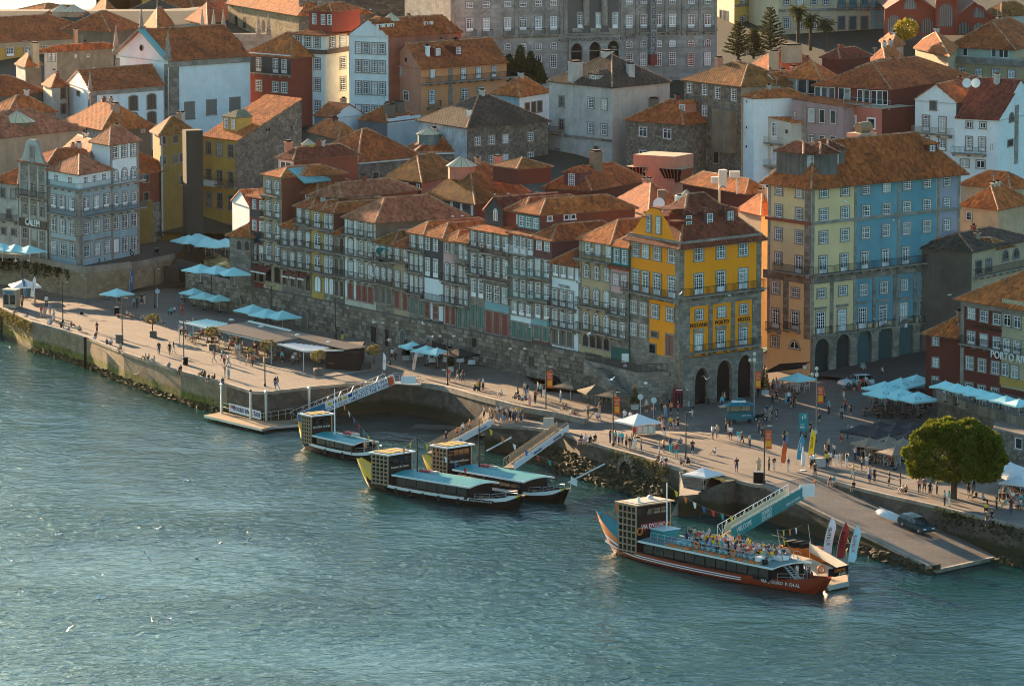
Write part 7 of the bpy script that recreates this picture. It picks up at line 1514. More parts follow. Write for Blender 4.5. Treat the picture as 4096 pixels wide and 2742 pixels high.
k.face(sec[0],MATS['dinghy_white']);k.face(sec[-1][::-1],MATS['dinghy_white']);o=part(k,'hull',dg,True);k=MB();k.bar((-1.9,0,.66),(1.9,0,.66),.08,.08,MATS['dinghy_white']);part(k,'keel',dg);dg.rotation_euler=(0,R(9),R(-52))
# parasols, lamps, furniture
ORD=['leftmost','second from left','third from left','fourth from left','fifth from left','sixth from left','seventh from left','eighth from left','ninth from left']
def ordn(i,n):return ''if n==1 else ORD[i]if i<9 else '%dth from left'%(i+1)
m_cws=plain('canvas_white_shaded',(.42,.74,.70),.75);m_cw=plain('canvas_white',(.72,.70,.66),.75);m_ck=plain('canvas_black',(.022,.022,.024),.8);m_cb=plain('canvas_brown',(.23,.165,.115),.8);m_cd=plain('canvas_olive',(.10,.085,.055),.8);m_cy=plain('canvas_yellow',(.62,.42,.14),.8);m_cp=plain('canvas_purple',(.24,.17,.36),.8);m_pole=plain('parasol_pole',(.5,.5,.48),.5)  # first canvas is white cloth with the cyan of shade mixed in
PC={}
def parasol_meshes(w,mat,n=4,h=2.75):
 key=(w,mat.name,n,h)
 if key in PC:return PC[key]
 k=MB();r=w/2*(1.414 if n==4 else 1.0);rise=w*.22;zt=h;zb=h-rise
 for i in range(n):
  a0,a1=2*math.pi*(i+.5)/n,2*math.pi*(i+1.5)/n;p,q=Vector((r*math.cos(a0),r*math.sin(a0),zb)),Vector((r*math.cos(a1),r*math.sin(a1),zb));t=Vector((0,0,zt));mpt=(p+q)/2+Vector((0,0,.03))
  for a,b in((p,mpt),(mpt,q)):
   a2,b2=a.lerp(t,.5)-Vector((0,0,.06)),b.lerp(t,.5)-Vector((0,0,.06));k.face([a,b,b2,a2],mat);k.face([a2,b2,t],mat);dn=Vector((0,0,-.2));k.face([a+dn,b+dn,b,a],mat)
 c=k.mesh('canopy');k=MB();k.tube((0,0,0),(0,0,h+.12),.035,.03,6,m_pole);k.lathe([(.3,0),(.3,.07),(.06,.12)],8,m_dark,(0,0,0));pl=k.mesh('pole');PC[key]=(c,pl);return PC[key]
def parasol(P,label,mat,w=3.4,n=4,h=2.75,rz=None,group='parasols'):
 c,pl=parasol_meshes(w,mat,n,h);r=empty('parasol',P,random.uniform(-.35,.35)+.6 if rz is None else rz,label,'parasol',group);put('canopy',c,r);put('pole',pl,r);return r
for phrase,k,zg,mat,w,h,pts in(('shade-tinted white parasol outside the yellow house in the old street','e',8.3,m_cws,4.2,2.8,[(1600,612),(1668,590),(1742,632),(1815,648),(1912,640)]),('shade-tinted white parasol at the left end of the town wall','e',8.5,m_cws,4.0,2.8,[(1700,858),(1838,868),(1985,885)]),('pale parasol beside the striped deck chairs','e',4,m_cws,3.2,2.6,[(1645,1062),(1730,1095),(1858,1115)]),('pale parasol in front of the name band house','e',8,m_cws,3.8,2.8,[(20,682),(130,690),(250,700)]),('pale parasol by the ticket booth on the left quay','e',4,m_cw,4.2,2.8,[(210,988)]),('shade-tinted white square parasol of a lone stall on the shaded quay','e',4,m_cws,3.6,2.8,[(990,1065)]),('large shade-tinted white parasol between pergola roof and town wall','T',4,m_cws,4.0,3.0,[(905,192),(1080,242),(1250,262)]),('small pale parasol over tables laid with white cloths','U',4,m_cws,3.0,2.7,[(728,335),(885,378),(1015,405)]),('black parasol by the white laid tables','U',4,m_ck,3.8,3.0,[(950,325),(1270,410)]),('olive brown parasol of the cafe below the stairs','V',4,m_cd,3.6,2.7,[(530,490),(815,545),(1045,592)]),('white parasol roof of the ticket stall on the square','V',4,m_cw,4.2,2.9,[(1310,880)]),('shade-tinted white parasol beside the dark awning','D',4.4,m_cws,3.4,2.7,[(412,190)]),('big white parasol with logo beside the red hotel','D',4.4,m_cws,4.2,3.2,[(1150,262),(1160,308),(1285,232),(1300,325),(1420,205),(1435,350)]),('black parasol in the dense group behind the round tree','D',4,m_ck,3.6,2.8,[(950,628),(1085,655),(1108,598),(1245,628),(1255,590),(1395,615),(1190,715),(1360,690)]),('brown parasol catching the sun left of the round tree','D',4,m_cb,3.2,2.7,[(1020,738),(1155,768),(1185,728),(1240,815),(1310,745)]),('pale parasol right of the round tree','D',4,m_cw,3.6,2.8,[(2215,945),(2255,1000),(2305,1055)]),('shade-tinted white parasol on the terrace of the red hotel','D',7.4,m_cws,2.9,2.6,[(1665,258),(1768,280),(1858,300),(1955,325),(2068,355),(2180,382),(2292,408)]),('white parasol on the landing of the quay stairs','Y',2.3,m_cw,3.4,2.7,[(620,488)]),('yellow parasol tipped over a balcony at the end of the row','e',9.6,m_cy,2.2,2.2,[(2005,700)]),('purple parasol tipped over a balcony at the end of the row','e',9.6,m_cp,2.2,2.2,[(2058,715)])):
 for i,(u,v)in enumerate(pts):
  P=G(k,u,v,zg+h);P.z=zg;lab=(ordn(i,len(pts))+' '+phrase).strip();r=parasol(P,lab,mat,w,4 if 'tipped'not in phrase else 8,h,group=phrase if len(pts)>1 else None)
  if 'tipped'in phrase:r.rotation_euler[0]=R(12)
  if 'logo'in phrase:
   for s_ in(-1,1):
    k2=MB();n_=14;[k2.face([(s_*w*.2+math.cos(t)*a*.42,-w*.3+math.sin(t)*a*.42*.9,h-w*.22*(1-.38)-.02+math.sin(t)*a*.13+(.015 if s_ else 0))for t,a in((2*math.pi*q/n_,1),(2*math.pi*(q+1)/n_,1),(2*math.pi*(q+1)/n_,.82),(2*math.pi*q/n_,.82))],P_PURP)for q in range(n_)];part(k2,'printed_ring',r)
P=fb.xy(1160)+fb.n*.9;P=Vector((P.x,P.y,fb.zr(1160,830)));r=parasol(P,'teal parasol leaning over a balcony of the low house',plain('canvas_teal',(.02,.30,.30),.7),2.6,8,2.0);r.rotation_euler=(R(-35),R(25),0)
P=G('Y',1775,525);r=empty('closed_parasol',P,0,'closed white parasol standing between the feather flags','parasol');k=MB();k.lathe([(.1,.4),(.24,.7),(.2,1.6),(.1,2.5),(.02,2.9)],8,m_cw,P);k.build('folded_canopy',r);k=MB();k.tube(P,P+Vector((0,0,2.9)),.03,.03,6,m_pole);k.lathe([(.35,0),(.35,.08)],8,m_cw,P);k.build('pole',r)
m_lamp=plain('lamp_post',(.035,.033,.031),.5);m_globe=plain('lamp_globe',(.6,.55,.45),.3);m_ban=plain('banner_orange',(.62,.085,.012),.6)
def lamp(P,label,h=5.6,kind=1,ban=False,arm=0.0):
 r=empty('street_lamp',P,R(arm),label,'street lamp','lamps of the riverside');k=MB();k.tube((0,0,0),(0,0,h),.085,.06,8,m_lamp if kind<3 else m_zinc);k.lathe([(.16,0),(.16,.35),(.1,.45)],8,m_lamp if kind<3 else m_zinc,(0,0,0));part(k,'pole',r)
 if kind==1:k=MB();k.bar((0,0,h),(.75,0,h+.08),.16,.08,m_lamp);k.box(.35,.85,-.1,.1,h+.02,h+.1,m_globe);part(k,'lamp_head',r)
 if kind==2:
  for s_ in(-1,1):k=MB();k.bar((0,0,h-.1),(s_*.9,0,h+.1),.06,.06,m_lamp);k.lathe([(.05,.1),(.22,0),(.2,-.12)],8,m_globe,(s_*.9,0,h+.05));part(k,'lamp_head',r)
 if kind==3:
  for a in range(4):
   k=MB();c=(.55*math.cos(a*1.57),.55*math.sin(a*1.57),h-.75)if a else(0,0,h);k.lathe([(.05,0),(.19,.12),(.22,.28),(.12,.48),(.02,.52)],8,m_globe,c)
   if a:k.bar((0,0,h-1.1),(c[0],c[1],c[2]),.05,.05,m_zinc)
   part(k,'lantern',r)
 if ban:
  z0=h-2.6 if kind==1 else h-4.0 if kind==3 else h-2.3
  k=MB();k.box(.12,.82,-.015,.015,z0,z0+2.1,m_ban);b=part(k,'banner',r);k=MB();k.box(.2,.74,-.02,-.016,z0+.25,z0+.95,plain('banner_print',(.75,.3,.02),.6));part(k,'banner_print',r)
  for j,t in enumerate(('mergulha','para','dentro')):ltext(r,t,(.47,-.03,z0+1.75-j*.24),0,.17,m_bnw)
 return r
for k,u,v,z,h,kd,bn,lab in(('S',730,400,4,5.6,1,0,'thin quay lamp at the edge of the shade beside the woman in white'),('S',1420,600,4,5.7,1,0,'thin quay lamp rising behind the square bin'),('S',1798,235,4,5.6,1,0,'lamp beside the round road sign in the shade'),('T',103,890,4,5.7,1,0,'quay lamp at the corner of the pergola with cylindrical bin'),('T',1045,1145,4,5.7,1,0,'quay lamp near the walking couple'),('A',192,200,4,5.6,2,0,'lamp at the ticket booth on the far left'),('e',1795,1240,4,5.6,2,0,'lamp standing among the deck chairs'),('T',1123,440,4,5.6,2,0,'two armed lamp between the large pale parasols'),('T',1862,590,4,5.6,2,0,'two armed lamp in front of the town wall'),('U',463,605,4,5.6,2,0,'two armed lamp behind the two feather flags'),('U',1130,845,4.1,6.4,2,0,'two armed lamp beside the white laid tables'),('U',1948,945,4.5,5.8,2,0,'two armed lamp by the wall above the waiting people'),('V',243,935,3.7,6.4,1,1,'lamp with orange banner above the second gangway'),('V',1022,1255,4,6.4,1,1,'lamp with orange banner left of the ticket stall'),('V',1868,1420,4,5.6,1,0,'lamp at the quay edge without banner'),('Y',1325,680,4,6.6,1,1,'lamp with orange banner at the head of the slipway'),('W',628,905,4.3,7.4,3,1,'four globe lamp with orange banner by the teal cart'),('W',1350,1085,4.1,7.4,3,1,'four globe lamp with orange banner in the middle of the square')):
 lamp(G(k,u,v,z),lab,h,kd,bn,0 if not bn else-4)
def feather(P,label,h,mat,lean=.5,txt=None,w=.62,tm=None,z0=.7):
 r=empty('feather_flag',P,0,label,'flag','feather flags');k=MB();pts=[Vector((lean*(t**2.2),0,t*h))for t in[i/10 for i in range(11)]]
 for a,b in zip(pts,pts[1:]):k.tube(a,b,.025,.02,5,m_steel,False)
 part(k,'pole',r);k=MB();f=[]
 for i in range(11):
  t=i/10;z=z0+(h-z0)*t;x=lean*((z/h)**2.2);ww=w*(1.0 if t<.75 else max(.03,(1-t)/.25)**.6)*(1 if t>.08 else.75);f.append((Vector((x,0,z)),Vector((x+ww,.1*math.sin(t*7),z-.12*(1-t)))))
 for(a,b),(c,d)in zip(f,f[1:]):k.face([a,b,d,c],mat);k.face([c+Vector((0,.012,0)),d+Vector((0,.012,0)),b+Vector((0,.012,0)),a+Vector((0,.012,0))],mat)
 part(k,'flag_cloth',r)
 if txt:ltext(r,txt,(w*.5+lean*.25,-.1,z0+(h-z0)*.5),0,w*.62,tm or m_navy,.005,0,-math.pi/2+.12)
 return r
for k,u,v,z,h,mt,ln,tx,tm,w,lab in(('U',380,720,4.1,2.9,m_bnw,.1,'CAIS',MATS['sig_red'],.4,'white feather flag at the foot of the taxi landing'),('U',720,720,4.1,3.0,plain('flag_peach',(.7,.45,.33),.6),.5,'cruises',m_navy,.4,'peach feather flag right of the taxi landing'),('Y',1518,500,4,3.2,plain('flag_rust',(.5,.09,.02),.6),.3,None,None,.55,'rust red feather flag in front of the square'),('Y',1700,462,4,3.6,plain('flag_azure',(.02,.24,.36),.6),.6,'douro',m_bnw,.6,'azure feather flag in front of the square'),('Y',1838,435,4,4.0,plain('flag_gold',(.75,.48,.01),.6),.4,'YELLOW',m_blk,.62,'golden yellow feather flag by the small counter'),('A',1095,175,4,4.2,plain('flag_navy',(.03,.10,.2),.6),.4,'porto',m_bnw,.55,'navy and gold feather flag behind the lone stall'),('A',258,220,4,3.6,m_bnw,.6,'cruzeiros',m_navy,.55,'white feather flag near the ticket booth'),('A',205,210,4,3.2,m_blueb,-.3,'cruzeiros',m_bnw,.5,'blue feather flag leaning beside the ticket booth'),('E',1935,770,.8,4.8,m_bnw,.9,'XTREME',m_blk,.9,'white and black jet boat flag nearest the red boat'),('E',2040,790,.8,4.5,plain('flag_crimson',(.36,.02,.02),.6),.9,'XTREME',m_blk,.85,'crimson jet boat flag in the middle'),('E',2132,820,.8,4.6,plain('flag_pale',(.45,.65,.7),.6),.9,'XTREME',MATS['sig_red'],.85,'pale blue jet boat flag on the outer corner')):
 feather(G(k,u,v,z),lab,h,mt,ln,tx,w,tm)
def chair_mesh(mat,seatm=None):
 k=MB();k.box(-.22,.22,-.22,.22,.42,.46,seatm or mat);k.box(-.22,.22,.19,.23,.5,.88,mat)
 for x in(-.2,.2):
  for y in(-.2,.2):k.bar((x,y,0),(x*.95,y*.95,.44 if y<0 else.88),.035,.035,mat)
 return k.mesh('chair')
def table_mesh(top,cloth=False):
 k=MB()
 if cloth:k.lathe([(.58,.25),(.5,.5),(.48,.74)],8,top,(0,0,0));return k.mesh('table')
 k.box(-.4,.4,-.4,.4,.71,.75,top);k.bar((0,0,0),(0,0,.71),.07,.07,m_dark);k.box(-.28,.28,-.05,.05,0,.04,m_dark);k.box(-.05,.05,-.28,.28,0,.04,m_dark);return k.mesh('table')
CH_W,CH_D,CH_R=chair_mesh(plain('chair_white',(.6,.58,.53),.5)),chair_mesh(plain('chair_dark',(.05,.04,.035),.5)),chair_mesh(plain('chair_alu',(.4,.4,.38),.4),plain('seat_red',(.4,.06,.03),.6))
TB_C,TB_W,TB_R=table_mesh(plain('cloth_white',(.66,.68,.68),.8),True),table_mesh(plain('table_wood',(.28,.13,.06),.5)),table_mesh(plain('table_red',(.42,.06,.03),.5))
SEATS=[]
def inpoly(p,q):
 c=False
 for i in range(len(q)):
  a,b=q[i],q[i-1]
  if(a.y>p.y)!=(b.y>p.y)and p.x<(b.x-a.x)*(p.y-a.y)/(b.y-a.y)+a.x:c=not c
 return c
def seating(poly,zg,tb,ch,sp,lab,occupied=.6,where='',rnd=3):
 rr=random.Random(rnd);q=[Vector(p[:2])for p in poly];x0,x1,y0,y1=min(p.x for p in q),max(p.x for p in q),min(p.y for p in q),max(p.y for p in q);y=y0;tabs=[]
 while y<y1:
  x=x0+rr.uniform(0,.8)
  while x<x1:
   p=Vector((x+rr.uniform(-.3,.3),y+rr.uniform(-.3,.3)))
   if inpoly(p,q):tabs.append(p)
   x+=sp
  y+=sp*1.25
 for p in tabs:
  tag(put('table',tb,None,(p.x,p.y,zg),rr.random()),'small table among '+lab,'table','tables among '+lab)
  for i in range(rr.choice((2,2,3))):
   a=i*1.57+rr.uniform(-.3,.3);c=p+Vector((math.cos(a),math.sin(a)))*.75;tag(put('chair',ch,None,(c.x,c.y,zg),a-math.pi/2),'chair at a small table among '+lab,'chair','chairs among '+lab)
   if rr.random()<occupied:SEATS.append((Vector((c.x,c.y,zg)),a-math.pi/2,where or lab))
pg=lambda k,pts,z=4:[G(k,u,v,z)for u,v in pts]
seating(pg('U',[(760,520),(1000,620),(1480,620),(1440,520),(900,470)]),4,TB_C,CH_D,1.9,'the white laid tables by the wall',.06)
seating(pg('T',[(0,640),(1100,880),(2100,990),(2150,880),(1200,700),(300,480),(0,540)]),4.05,TB_W,CH_D,2.9,'the pergola restaurant',.75,'the pergola')
seating(pg('V',[(700,700),(1000,790),(1220,790),(1150,700),(760,650)]),4,TB_W,CH_D,1.7,'the cafe below the stairs',.7)
seating(pg('D',[(870,400),(1080,460),(1500,520),(1500,440),(1100,390)],4.2),4.2,TB_R,CH_R,2.0,'the red tables under white parasols',.35)
seating(pg('D',[(940,560),(1200,600),(1480,590),(1450,520),(1000,500)]),4,TB_W,CH_D,1.7,'the bare dark tables behind the black parasols',0)
seating(pg('X',[(380,1060),(560,1180),(880,1230),(900,1080),(500,1010)]),4,TB_W,CH_W,1.6,'the cafe left of the round tree',.85)
seating(pg('D',[(180,330),(300,370),(520,340),(480,300),(240,290)],4.3),4.3,TB_W,CH_W,1.7,'the tables under the pale parasol',.25)
seating(pg('V',[(1880,790),(2250,800),(2300,740),(1950,720)],4),4.02,TB_W,CH_D,1.8,'the hotel arcade',.4)
seating(pg('Z',[(1150,250),(1300,320),(1400,330),(1400,220),(1250,190)]),4,TB_W,CH_D,1.7,'the terrace right of the round tree',.7)
seating(pg('D',[(1700,400),(2331,560),(2331,480),(1750,360)],7.42),7.42,TB_W,CH_W,2.4,'the red hotel terrace',.2)
seating(pg('T',[(880,390),(1150,440),(1450,440),(1300,370),(950,330)]),4,TB_W,CH_D,1.9,'the tables under large pale parasols',.4)
seating(pg('e',[(1560,740),(1800,800),(1950,770),(1900,700),(1650,690)],8.35),8.35,TB_W,CH_D,2.0,'the street cafe by the yellow house',.5)
tr=empty('hotel_terrace',G('D',1600,700,4),0,'raised stone terrace with weathered wall below the red hotel','terrace');k=MB();f0=[G('D',1598,400,7.4),G('D',2100,560,7.4),G('D',2400,640,7.4)];back=[Vector((75,565,7.4)),RVF.xy(1800).to_3d()+Vector((-1,1,0)),Vector((RVF.xy(1800).x-3,RVF.xy(1800).y+6,0))];k.prism([(p.x,p.y)for p in f0+back],3.5,7.4,m_qwall2,m_quay);k.build('terrace_block',tr)
for a,b in zip(f0,f0[1:]):
 n=max(1,int((b-a).length/1.1));d=(b-a).normalized();nn=Vector((d.y,-d.x,0))
 for i in range(n):p,q=a+(b-a)*(i/n),a+(b-a)*((i+1)/n);k=MB();k.prism([(v.x,v.y)for v in(p+d*.03+nn*.12,q-d*.03+nn*.12,q-d*.03-nn*.3,p+d*.03-nn*.3)],7.0,8.1,m_block);k.build('parapet_stone',tr)
lh=empty('terrace_lodge',G('D',2150,900,4),0,'stone lodge below the terrace half hidden by the round tree','house');k=MB();q=pg('D',[(2060,900),(2420,960),(2420,860),(2080,800)]);k.prism([(p.x,p.y)for p in q],3.8,7.1,m_rubble);k.build('wall',lh);ff=line_fac(lh,'D',q[0],q[1],5.5);ff.win(2250,[2290],[(735,830,'o')],60,m_sur)
# pergola restaurant
pgl=empty('pergola',G('T',1100,800),0,'long restaurant pergola with ribbed metal roof and slatted white canopies','pergola');zr=6.65
m_rib=plain('ribbed_metal',(.20,.165,.13),.55);k=MB();T_=lambda u,v,z=zr:G('T',u,v,z)
m_rib_uv=m_rib;slope(k,[T_(390,470),T_(1150,645),T_(1560,560),T_(840,400)],m_rib);slope(k,[T_(1500,610,zr+.05),T_(1970,725,zr+.05),T_(2225,690,zr+.05),T_(840,392,zr+.05)],m_rib);k.build('ribbed_roof',pgl)
for q in([(115,405),(400,480),(630,412),(375,360)],[(1190,652),(1500,735),(1845,692),(1400,640)]):
 a,b,c,d=[T_(u,v,zr-.1)for u,v in q];n=7
 for i in range(n):k=MB();t0,t1=i/n,(i+.72)/n;k.face([a.lerp(b,t0),a.lerp(b,t1)+Vector((0,0,-.12)),d.lerp(c,t1)+Vector((0,0,-.12)),d.lerp(c,t0)],m_cws if q[0][0]<500 else m_cw);k.build('canopy_slat',pgl)  # left canopy takes the shade-coloured white, right one the plain white
k=MB()
for u,v in((50,640),(755,870),(1118,890),(1495,980),(1850,900),(210,560),(2140,920)):p=G('T',u,v,4);k2=MB();k2.tube(p,(p.x,p.y,zr-.1),.06,.06,6,m_pole);k2.build('post',pgl)
for a,b in(((50,395),(405,480)),((405,478),(1150,650)),((1190,655),(1500,738)),((1500,738),(1960,725))):k.bar(T_(*a,zr-.15),T_(*b,zr-.15),.12,.22,m_cw)
k.build('edge_beam',pgl);k=MB();k.bar(T_(855,388,zr+.25),T_(1340,498,zr+.25),.3,.22,m_wht);k.build('roof_duct',pgl)
for u,v in((655,378),(998,455),(1425,553),(1785,637)):k=MB();p=T_(u,v,zr+.08);k.lathe([(.4,0),(.36,.12),(.18,.22),(.02,.25)],10,m_cw,p);k.build('roof_dome',pgl)
k=MB();a,b,c,d=pg('T',[(1750,940),(2140,970),(2200,830),(1850,840)]);k.prism([(p.x,p.y)for p in(a,b,c,d)],4,6.4,m_dwood);k.build('kitchen_block',pgl)
k=MB();kb=[G('T',u,v,4)for u,v in((-10,650),(1570,1030),(1640,1055),(2330,945))];[k.bar(a+Vector((0,0,.04)),b+Vector((0,0,.04)),.35,.12,m_cope)for a,b in zip(kb,kb[1:])];k.build('kerb',pgl)
# plants
def leafmat(name,c):
 m,nt,b=newmat(name);g=nt.nodes.new('ShaderNodeNewGeometry');r=_ramp(nt,g.outputs['Random Per Island'],[(0,shade(c,.55)),(.6,c),(1,(c[0]*1.6,c[1]*1.4,c[2]*1.1))]);nt.links.new(r.outputs['Color'],b.inputs['Base Color']);b.inputs['Roughness'].default_value=.7
 tr=nt.nodes.new('ShaderNodeBsdfTranslucent');nt.links.new(r.outputs['Color'],tr.inputs['Color']);mx=nt.nodes.new('ShaderNodeMixShader');mx.inputs[0].default_value=.4;nt.links.new(b.outputs[0],mx.inputs[1]);nt.links.new(tr.outputs[0],mx.inputs[2]);nt.links.new(mx.outputs[0],nt.nodes['Material Output'].inputs['Surface']);MATS[name]=m;return m
L_PINE,L_OLIVE,L_DARK,L_PALM,L_YEL,L_CON=leafmat('pine_needles',(.125,.145,.010)),leafmat('olive_leaves',(.14,.13,.05)),leafmat('cypress_leaves',(.03,.045,.012)),leafmat('palm_fronds',(.07,.075,.025)),leafmat('yellow_leaves',(.30,.25,.02)),leafmat('conifer_needles',(.045,.055,.025))
m_bark=plaster((.10,.065,.04),.5,'bark')
def leaf(mb,p,d,s,mat,rr,asp=.45):
 d=Vector(d).normalized();a=d.cross(Vector((rr.uniform(-1,1),rr.uniform(-1,1),rr.uniform(-1,1)))).normalized();p=Vector(p);mb.face([p-a*s*asp,p+d*s*.6-a*s*asp*.6,p+d*s*1.2,p+d*s*.6+a*s*asp*.6,p+a*s*asp][:5],mat)
def crown(name,par,blobs,n,s,mat,seed=1,shell=.45):
 """leaf faces spread through a set of ellipsoids, denser near their skins"""
 rr=random.Random(seed);mb=MB();tot=sum(b[3]*b[4]+b[4]*b[5]for b in blobs)
 for cx,cy,cz,rx,ry,rz_ in blobs:
  for _ in range(int(n*(rx*ry+ry*rz_)/tot)):
   v=Vector((rr.gauss(0,1),rr.gauss(0,1),rr.gauss(0,1))).normalized();t=rr.uniform(shell,1.0)**.5;lump=1+.10*math.sin(v.x*9+seed)*math.sin(v.y*8)*math.cos(v.z*7)
   p=(cx+v.x*rx*t*lump,cy+v.y*ry*t*lump,cz+v.z*rz_*t*lump);leaf(mb,p,v+Vector((rr.uniform(-.7,.7),rr.uniform(-.7,.7),rr.uniform(-.2,.9))),s*rr.uniform(.7,1.3),mat,rr)
 return mb.build(name,par)
P=G('X',1500,1575);tree=empty('stone_pine',P,0,'big round pine with sunlit yellow green top beside the cafes','tree');k=MB();k.tube(P,P+Vector((.1,0,3.2)),.42,.3,10,m_bark)
for i in range(7):a=i*.9;k.tube(P+Vector((.1,0,2.9)),P+Vector((3.6*math.cos(a),3.4*math.sin(a),5.6)),.2,.07,7,m_bark)
k.build('trunk',tree);rr=random.Random(4);bl=[(P.x+.1,P.y,P.z+4.9,4.5,4.0,3.0)]
for i in range(60):
 a,e=rr.uniform(0,6.28),rr.uniform(-.8,1.35);bl.append((P.x+.1+4.9*math.cos(a)*math.cos(e),P.y+4.4*math.sin(a)*math.cos(e),P.z+4.9+3.3*math.sin(e),rr.uniform(.7,1.25),rr.uniform(.7,1.25),rr.uniform(.6,1.0)))
crown('crown',tree,bl,56000,.24,L_PINE,3,.5)
def planter_tree(P,lab,h=2.3,r=.95,box=1.0):
 t=empty('planter_tree',P,.3,lab,'potted tree','potted olive trees');k=MB();k.box(-box/2,box/2,-box/2,box/2,0,box*.85,P_DKSTONE);part(k,'planter_box',t);k=MB();k.tube((0,0,.8),(.05,0,h),.09,.05,6,m_bark);part(k,'trunk',t);t2=crown('crown',None,[(0,0,h+.2,r,r,r*.7),(r*.4,0,h+.4,r*.6,r*.6,r*.5),(-r*.4,.1,h+.1,r*.6,r*.6,r*.5)],700,.16,L_OLIVE,int(P.x*7)%99);t2.parent=t
for k,u,v,lab in(('S',1770,570,'olive tree in a dark planter at the near corner of the pergola'),('T',425,725,'second potted olive along the pergola front'),('T',1075,880,'third potted olive beside a pergola post'),('T',1660,1010,'leafy potted olive at the sunny end of the pergola'),('U',275,655,'potted olive in the shade right of the pergola')):planter_tree(G(k,u,v),lab)
def cone_bush(P,lab,h=2.2,r=.5,mat=None,pot=True):
 t=empty('cone_bush',P,0,lab,'shrub');z=.6 if pot else 0
 if pot:k=MB();k.box(P.x-.45,P.x+.45,P.y-.45,P.y+.45,P.z,P.z+.65,P_GREYW);k.build('pot',t)
 crown('crown',t,[(P.x,P.y,P.z+z+h*(.12+i*.15),r*(1-i*.15),r*(1-i*.15),h*.16)for i in range(6)],900,.14,mat or L_DARK,int(P.x*3)%77);return t
cone_bush(G('U',650,550),'clipped cone bush in a pale pot left of the white laid tables');cone_bush(G('U',1163,680),'clipped cone bush in a pale pot in front of the white laid tables');cone_bush(G('V',1275,830),'yellowish cone bush at the foot of the stairs',2.6,.6,L_OLIVE);cone_bush(G('V',1868,790),'dark cone bush beside the telephone box',2.4,.5);cone_bush(G('W',755,660,4.2),'dark cone bush at the hotel corner pillar',3.0,.6)
P=ony(px('c',190,705),812);t=empty('cypress_clump',P,0,'dark cypress clump in front of the palace','tree');rr=random.Random(8);crown('crown',t,[(P.x+dx,P.y,P.z+h*(.15+.14*i),1.5*(1-i*.14),1.5*(1-i*.14),h*.15)for dx,h in((-2.2,4.6),(-.4,6.2),(1.4,5.2),(2.6,3.8))for i in range(6)],7000,.4,L_DARK,5);k=MB();k.tube(P,P+Vector((0,0,3)),.3,.15,7,m_bark);k.build('trunk',t)
def conifer(P,h,lab,seed):
 t=empty('conifer',P,0,lab,'tree');k=MB();k.tube(P,P+Vector((0,0,h)),.3,.03,7,m_bark);k.build('trunk',t);rr=random.Random(seed);mb=MB()
 for i in range(60):
  z=h*(.12+.86*(i/60));L=(h-z)*.42+.5;a=i*2.4;d=Vector((math.cos(a),math.sin(a),.25)).normalized();b=P+Vector((0,0,z))
  for j in range(int(L*16)):
   q=b+d*(L*j/(L*16))+Vector((0,0,-.2+rr.uniform(-.1,.1)));leaf(mb,q,d+Vector((rr.uniform(-.9,.9),rr.uniform(-.9,.9),rr.uniform(-.5,.4))),.34,L_CON,rr)
 mb.build('crown',t)
conifer(ony(px('c',2020,510),860),7.2,'dark conifer with tiered branches before the yellow building',1);conifer(ony(px('c',2290,470),868),9.0,'taller conifer between yellow building and palm trees',2);conifer(ony(px('c',2150,500),866),5.6,'lower conifer between the two tall ones',6)
def palm(P,h,lab,seed):
 t=empty('palm_tree',P,0,lab,'palm tree','palm trees');k=MB();k.tube(P,P+Vector((0,0,h)),.32,.26,8,m_bark);k.build('trunk',t);rr=random.Random(seed);mb=MB();c=P+Vector((0,0,h))
 for i in range(70):
  a,e=rr.uniform(0,6.28),rr.uniform(-1.2,1.1);L=rr.uniform(1.3,2.1);p0=c
  for j in range(6):
   t0=j/6;d=Vector((math.cos(a)*math.cos(e-t0*.9),math.sin(a)*math.cos(e-t0*.9),math.sin(e-t0*.9)));p1=p0+d*L/6
   for q in range(3):leaf(mb,p0.lerp(p1,q/3),d+Vector((rr.uniform(-.8,.8),rr.uniform(-.8,.8),rr.uniform(-.6,.3))),.5,L_PALM,rr,.15)
   p0=p1
 mb.build('crown',t)
palm(ony(px('d',415,400),868),6.4,'tallest and leftmost of three palm trees',1);palm(ony(px('d',520,430),864),5.6,'middle palm tree of three',2);palm(ony(px('d',655,440),860),4.9,'rightmost and lowest palm tree',3)
P=ony(px('d',1330,335),830);t=empty('yellow_tree',P,0,'small bright yellow tree on the roof garden','tree');crown('crown',t,[(P.x,P.y,P.z+1.8,2.0,1.6,1.7),(P.x-.8,P.y,P.z+.9,1.4,1.2,1.0)],1600,.3,L_YEL,2);k=MB();k.tube(P,P+Vector((0,0,1.4)),.12,.08,6,m_bark);k.build('trunk',t)
for pts,lab,n in((EDGE[:2],'hanging yellow green weeds at the far left quay corner',900),(QR[5:8],'tufts of weeds growing from the quay wall above the rubble',500),([plat[1],plat[2],plat[3]],'creepers hanging over the plateau wall',1500),(QE[3:6],'weeds sprouting from the slipway retaining wall',350)):
 rr=random.Random(n);mb=MB()
 for _ in range(n):
  i=rr.randrange(len(pts)-1);cl=round(rr.random()*5)/5+rr.gauss(0,.05);a=pts[i].lerp(pts[i+1],min(1,max(0,cl)));d=(pts[i+1]-pts[i]).normalized();nn=Vector((d.y,-d.x,0));p=a+nn*rr.uniform(.1,.45)+Vector((0,0,-abs(rr.gauss(0,.9))));leaf(mb,p,nn+Vector((rr.uniform(-1,1),rr.uniform(-1,1),rr.uniform(-.6,.8))),.28,L_OLIVE if 'quay'in lab else L_DARK,rr)
 tag(mb.build('weeds'),lab,None,None,'stuff')
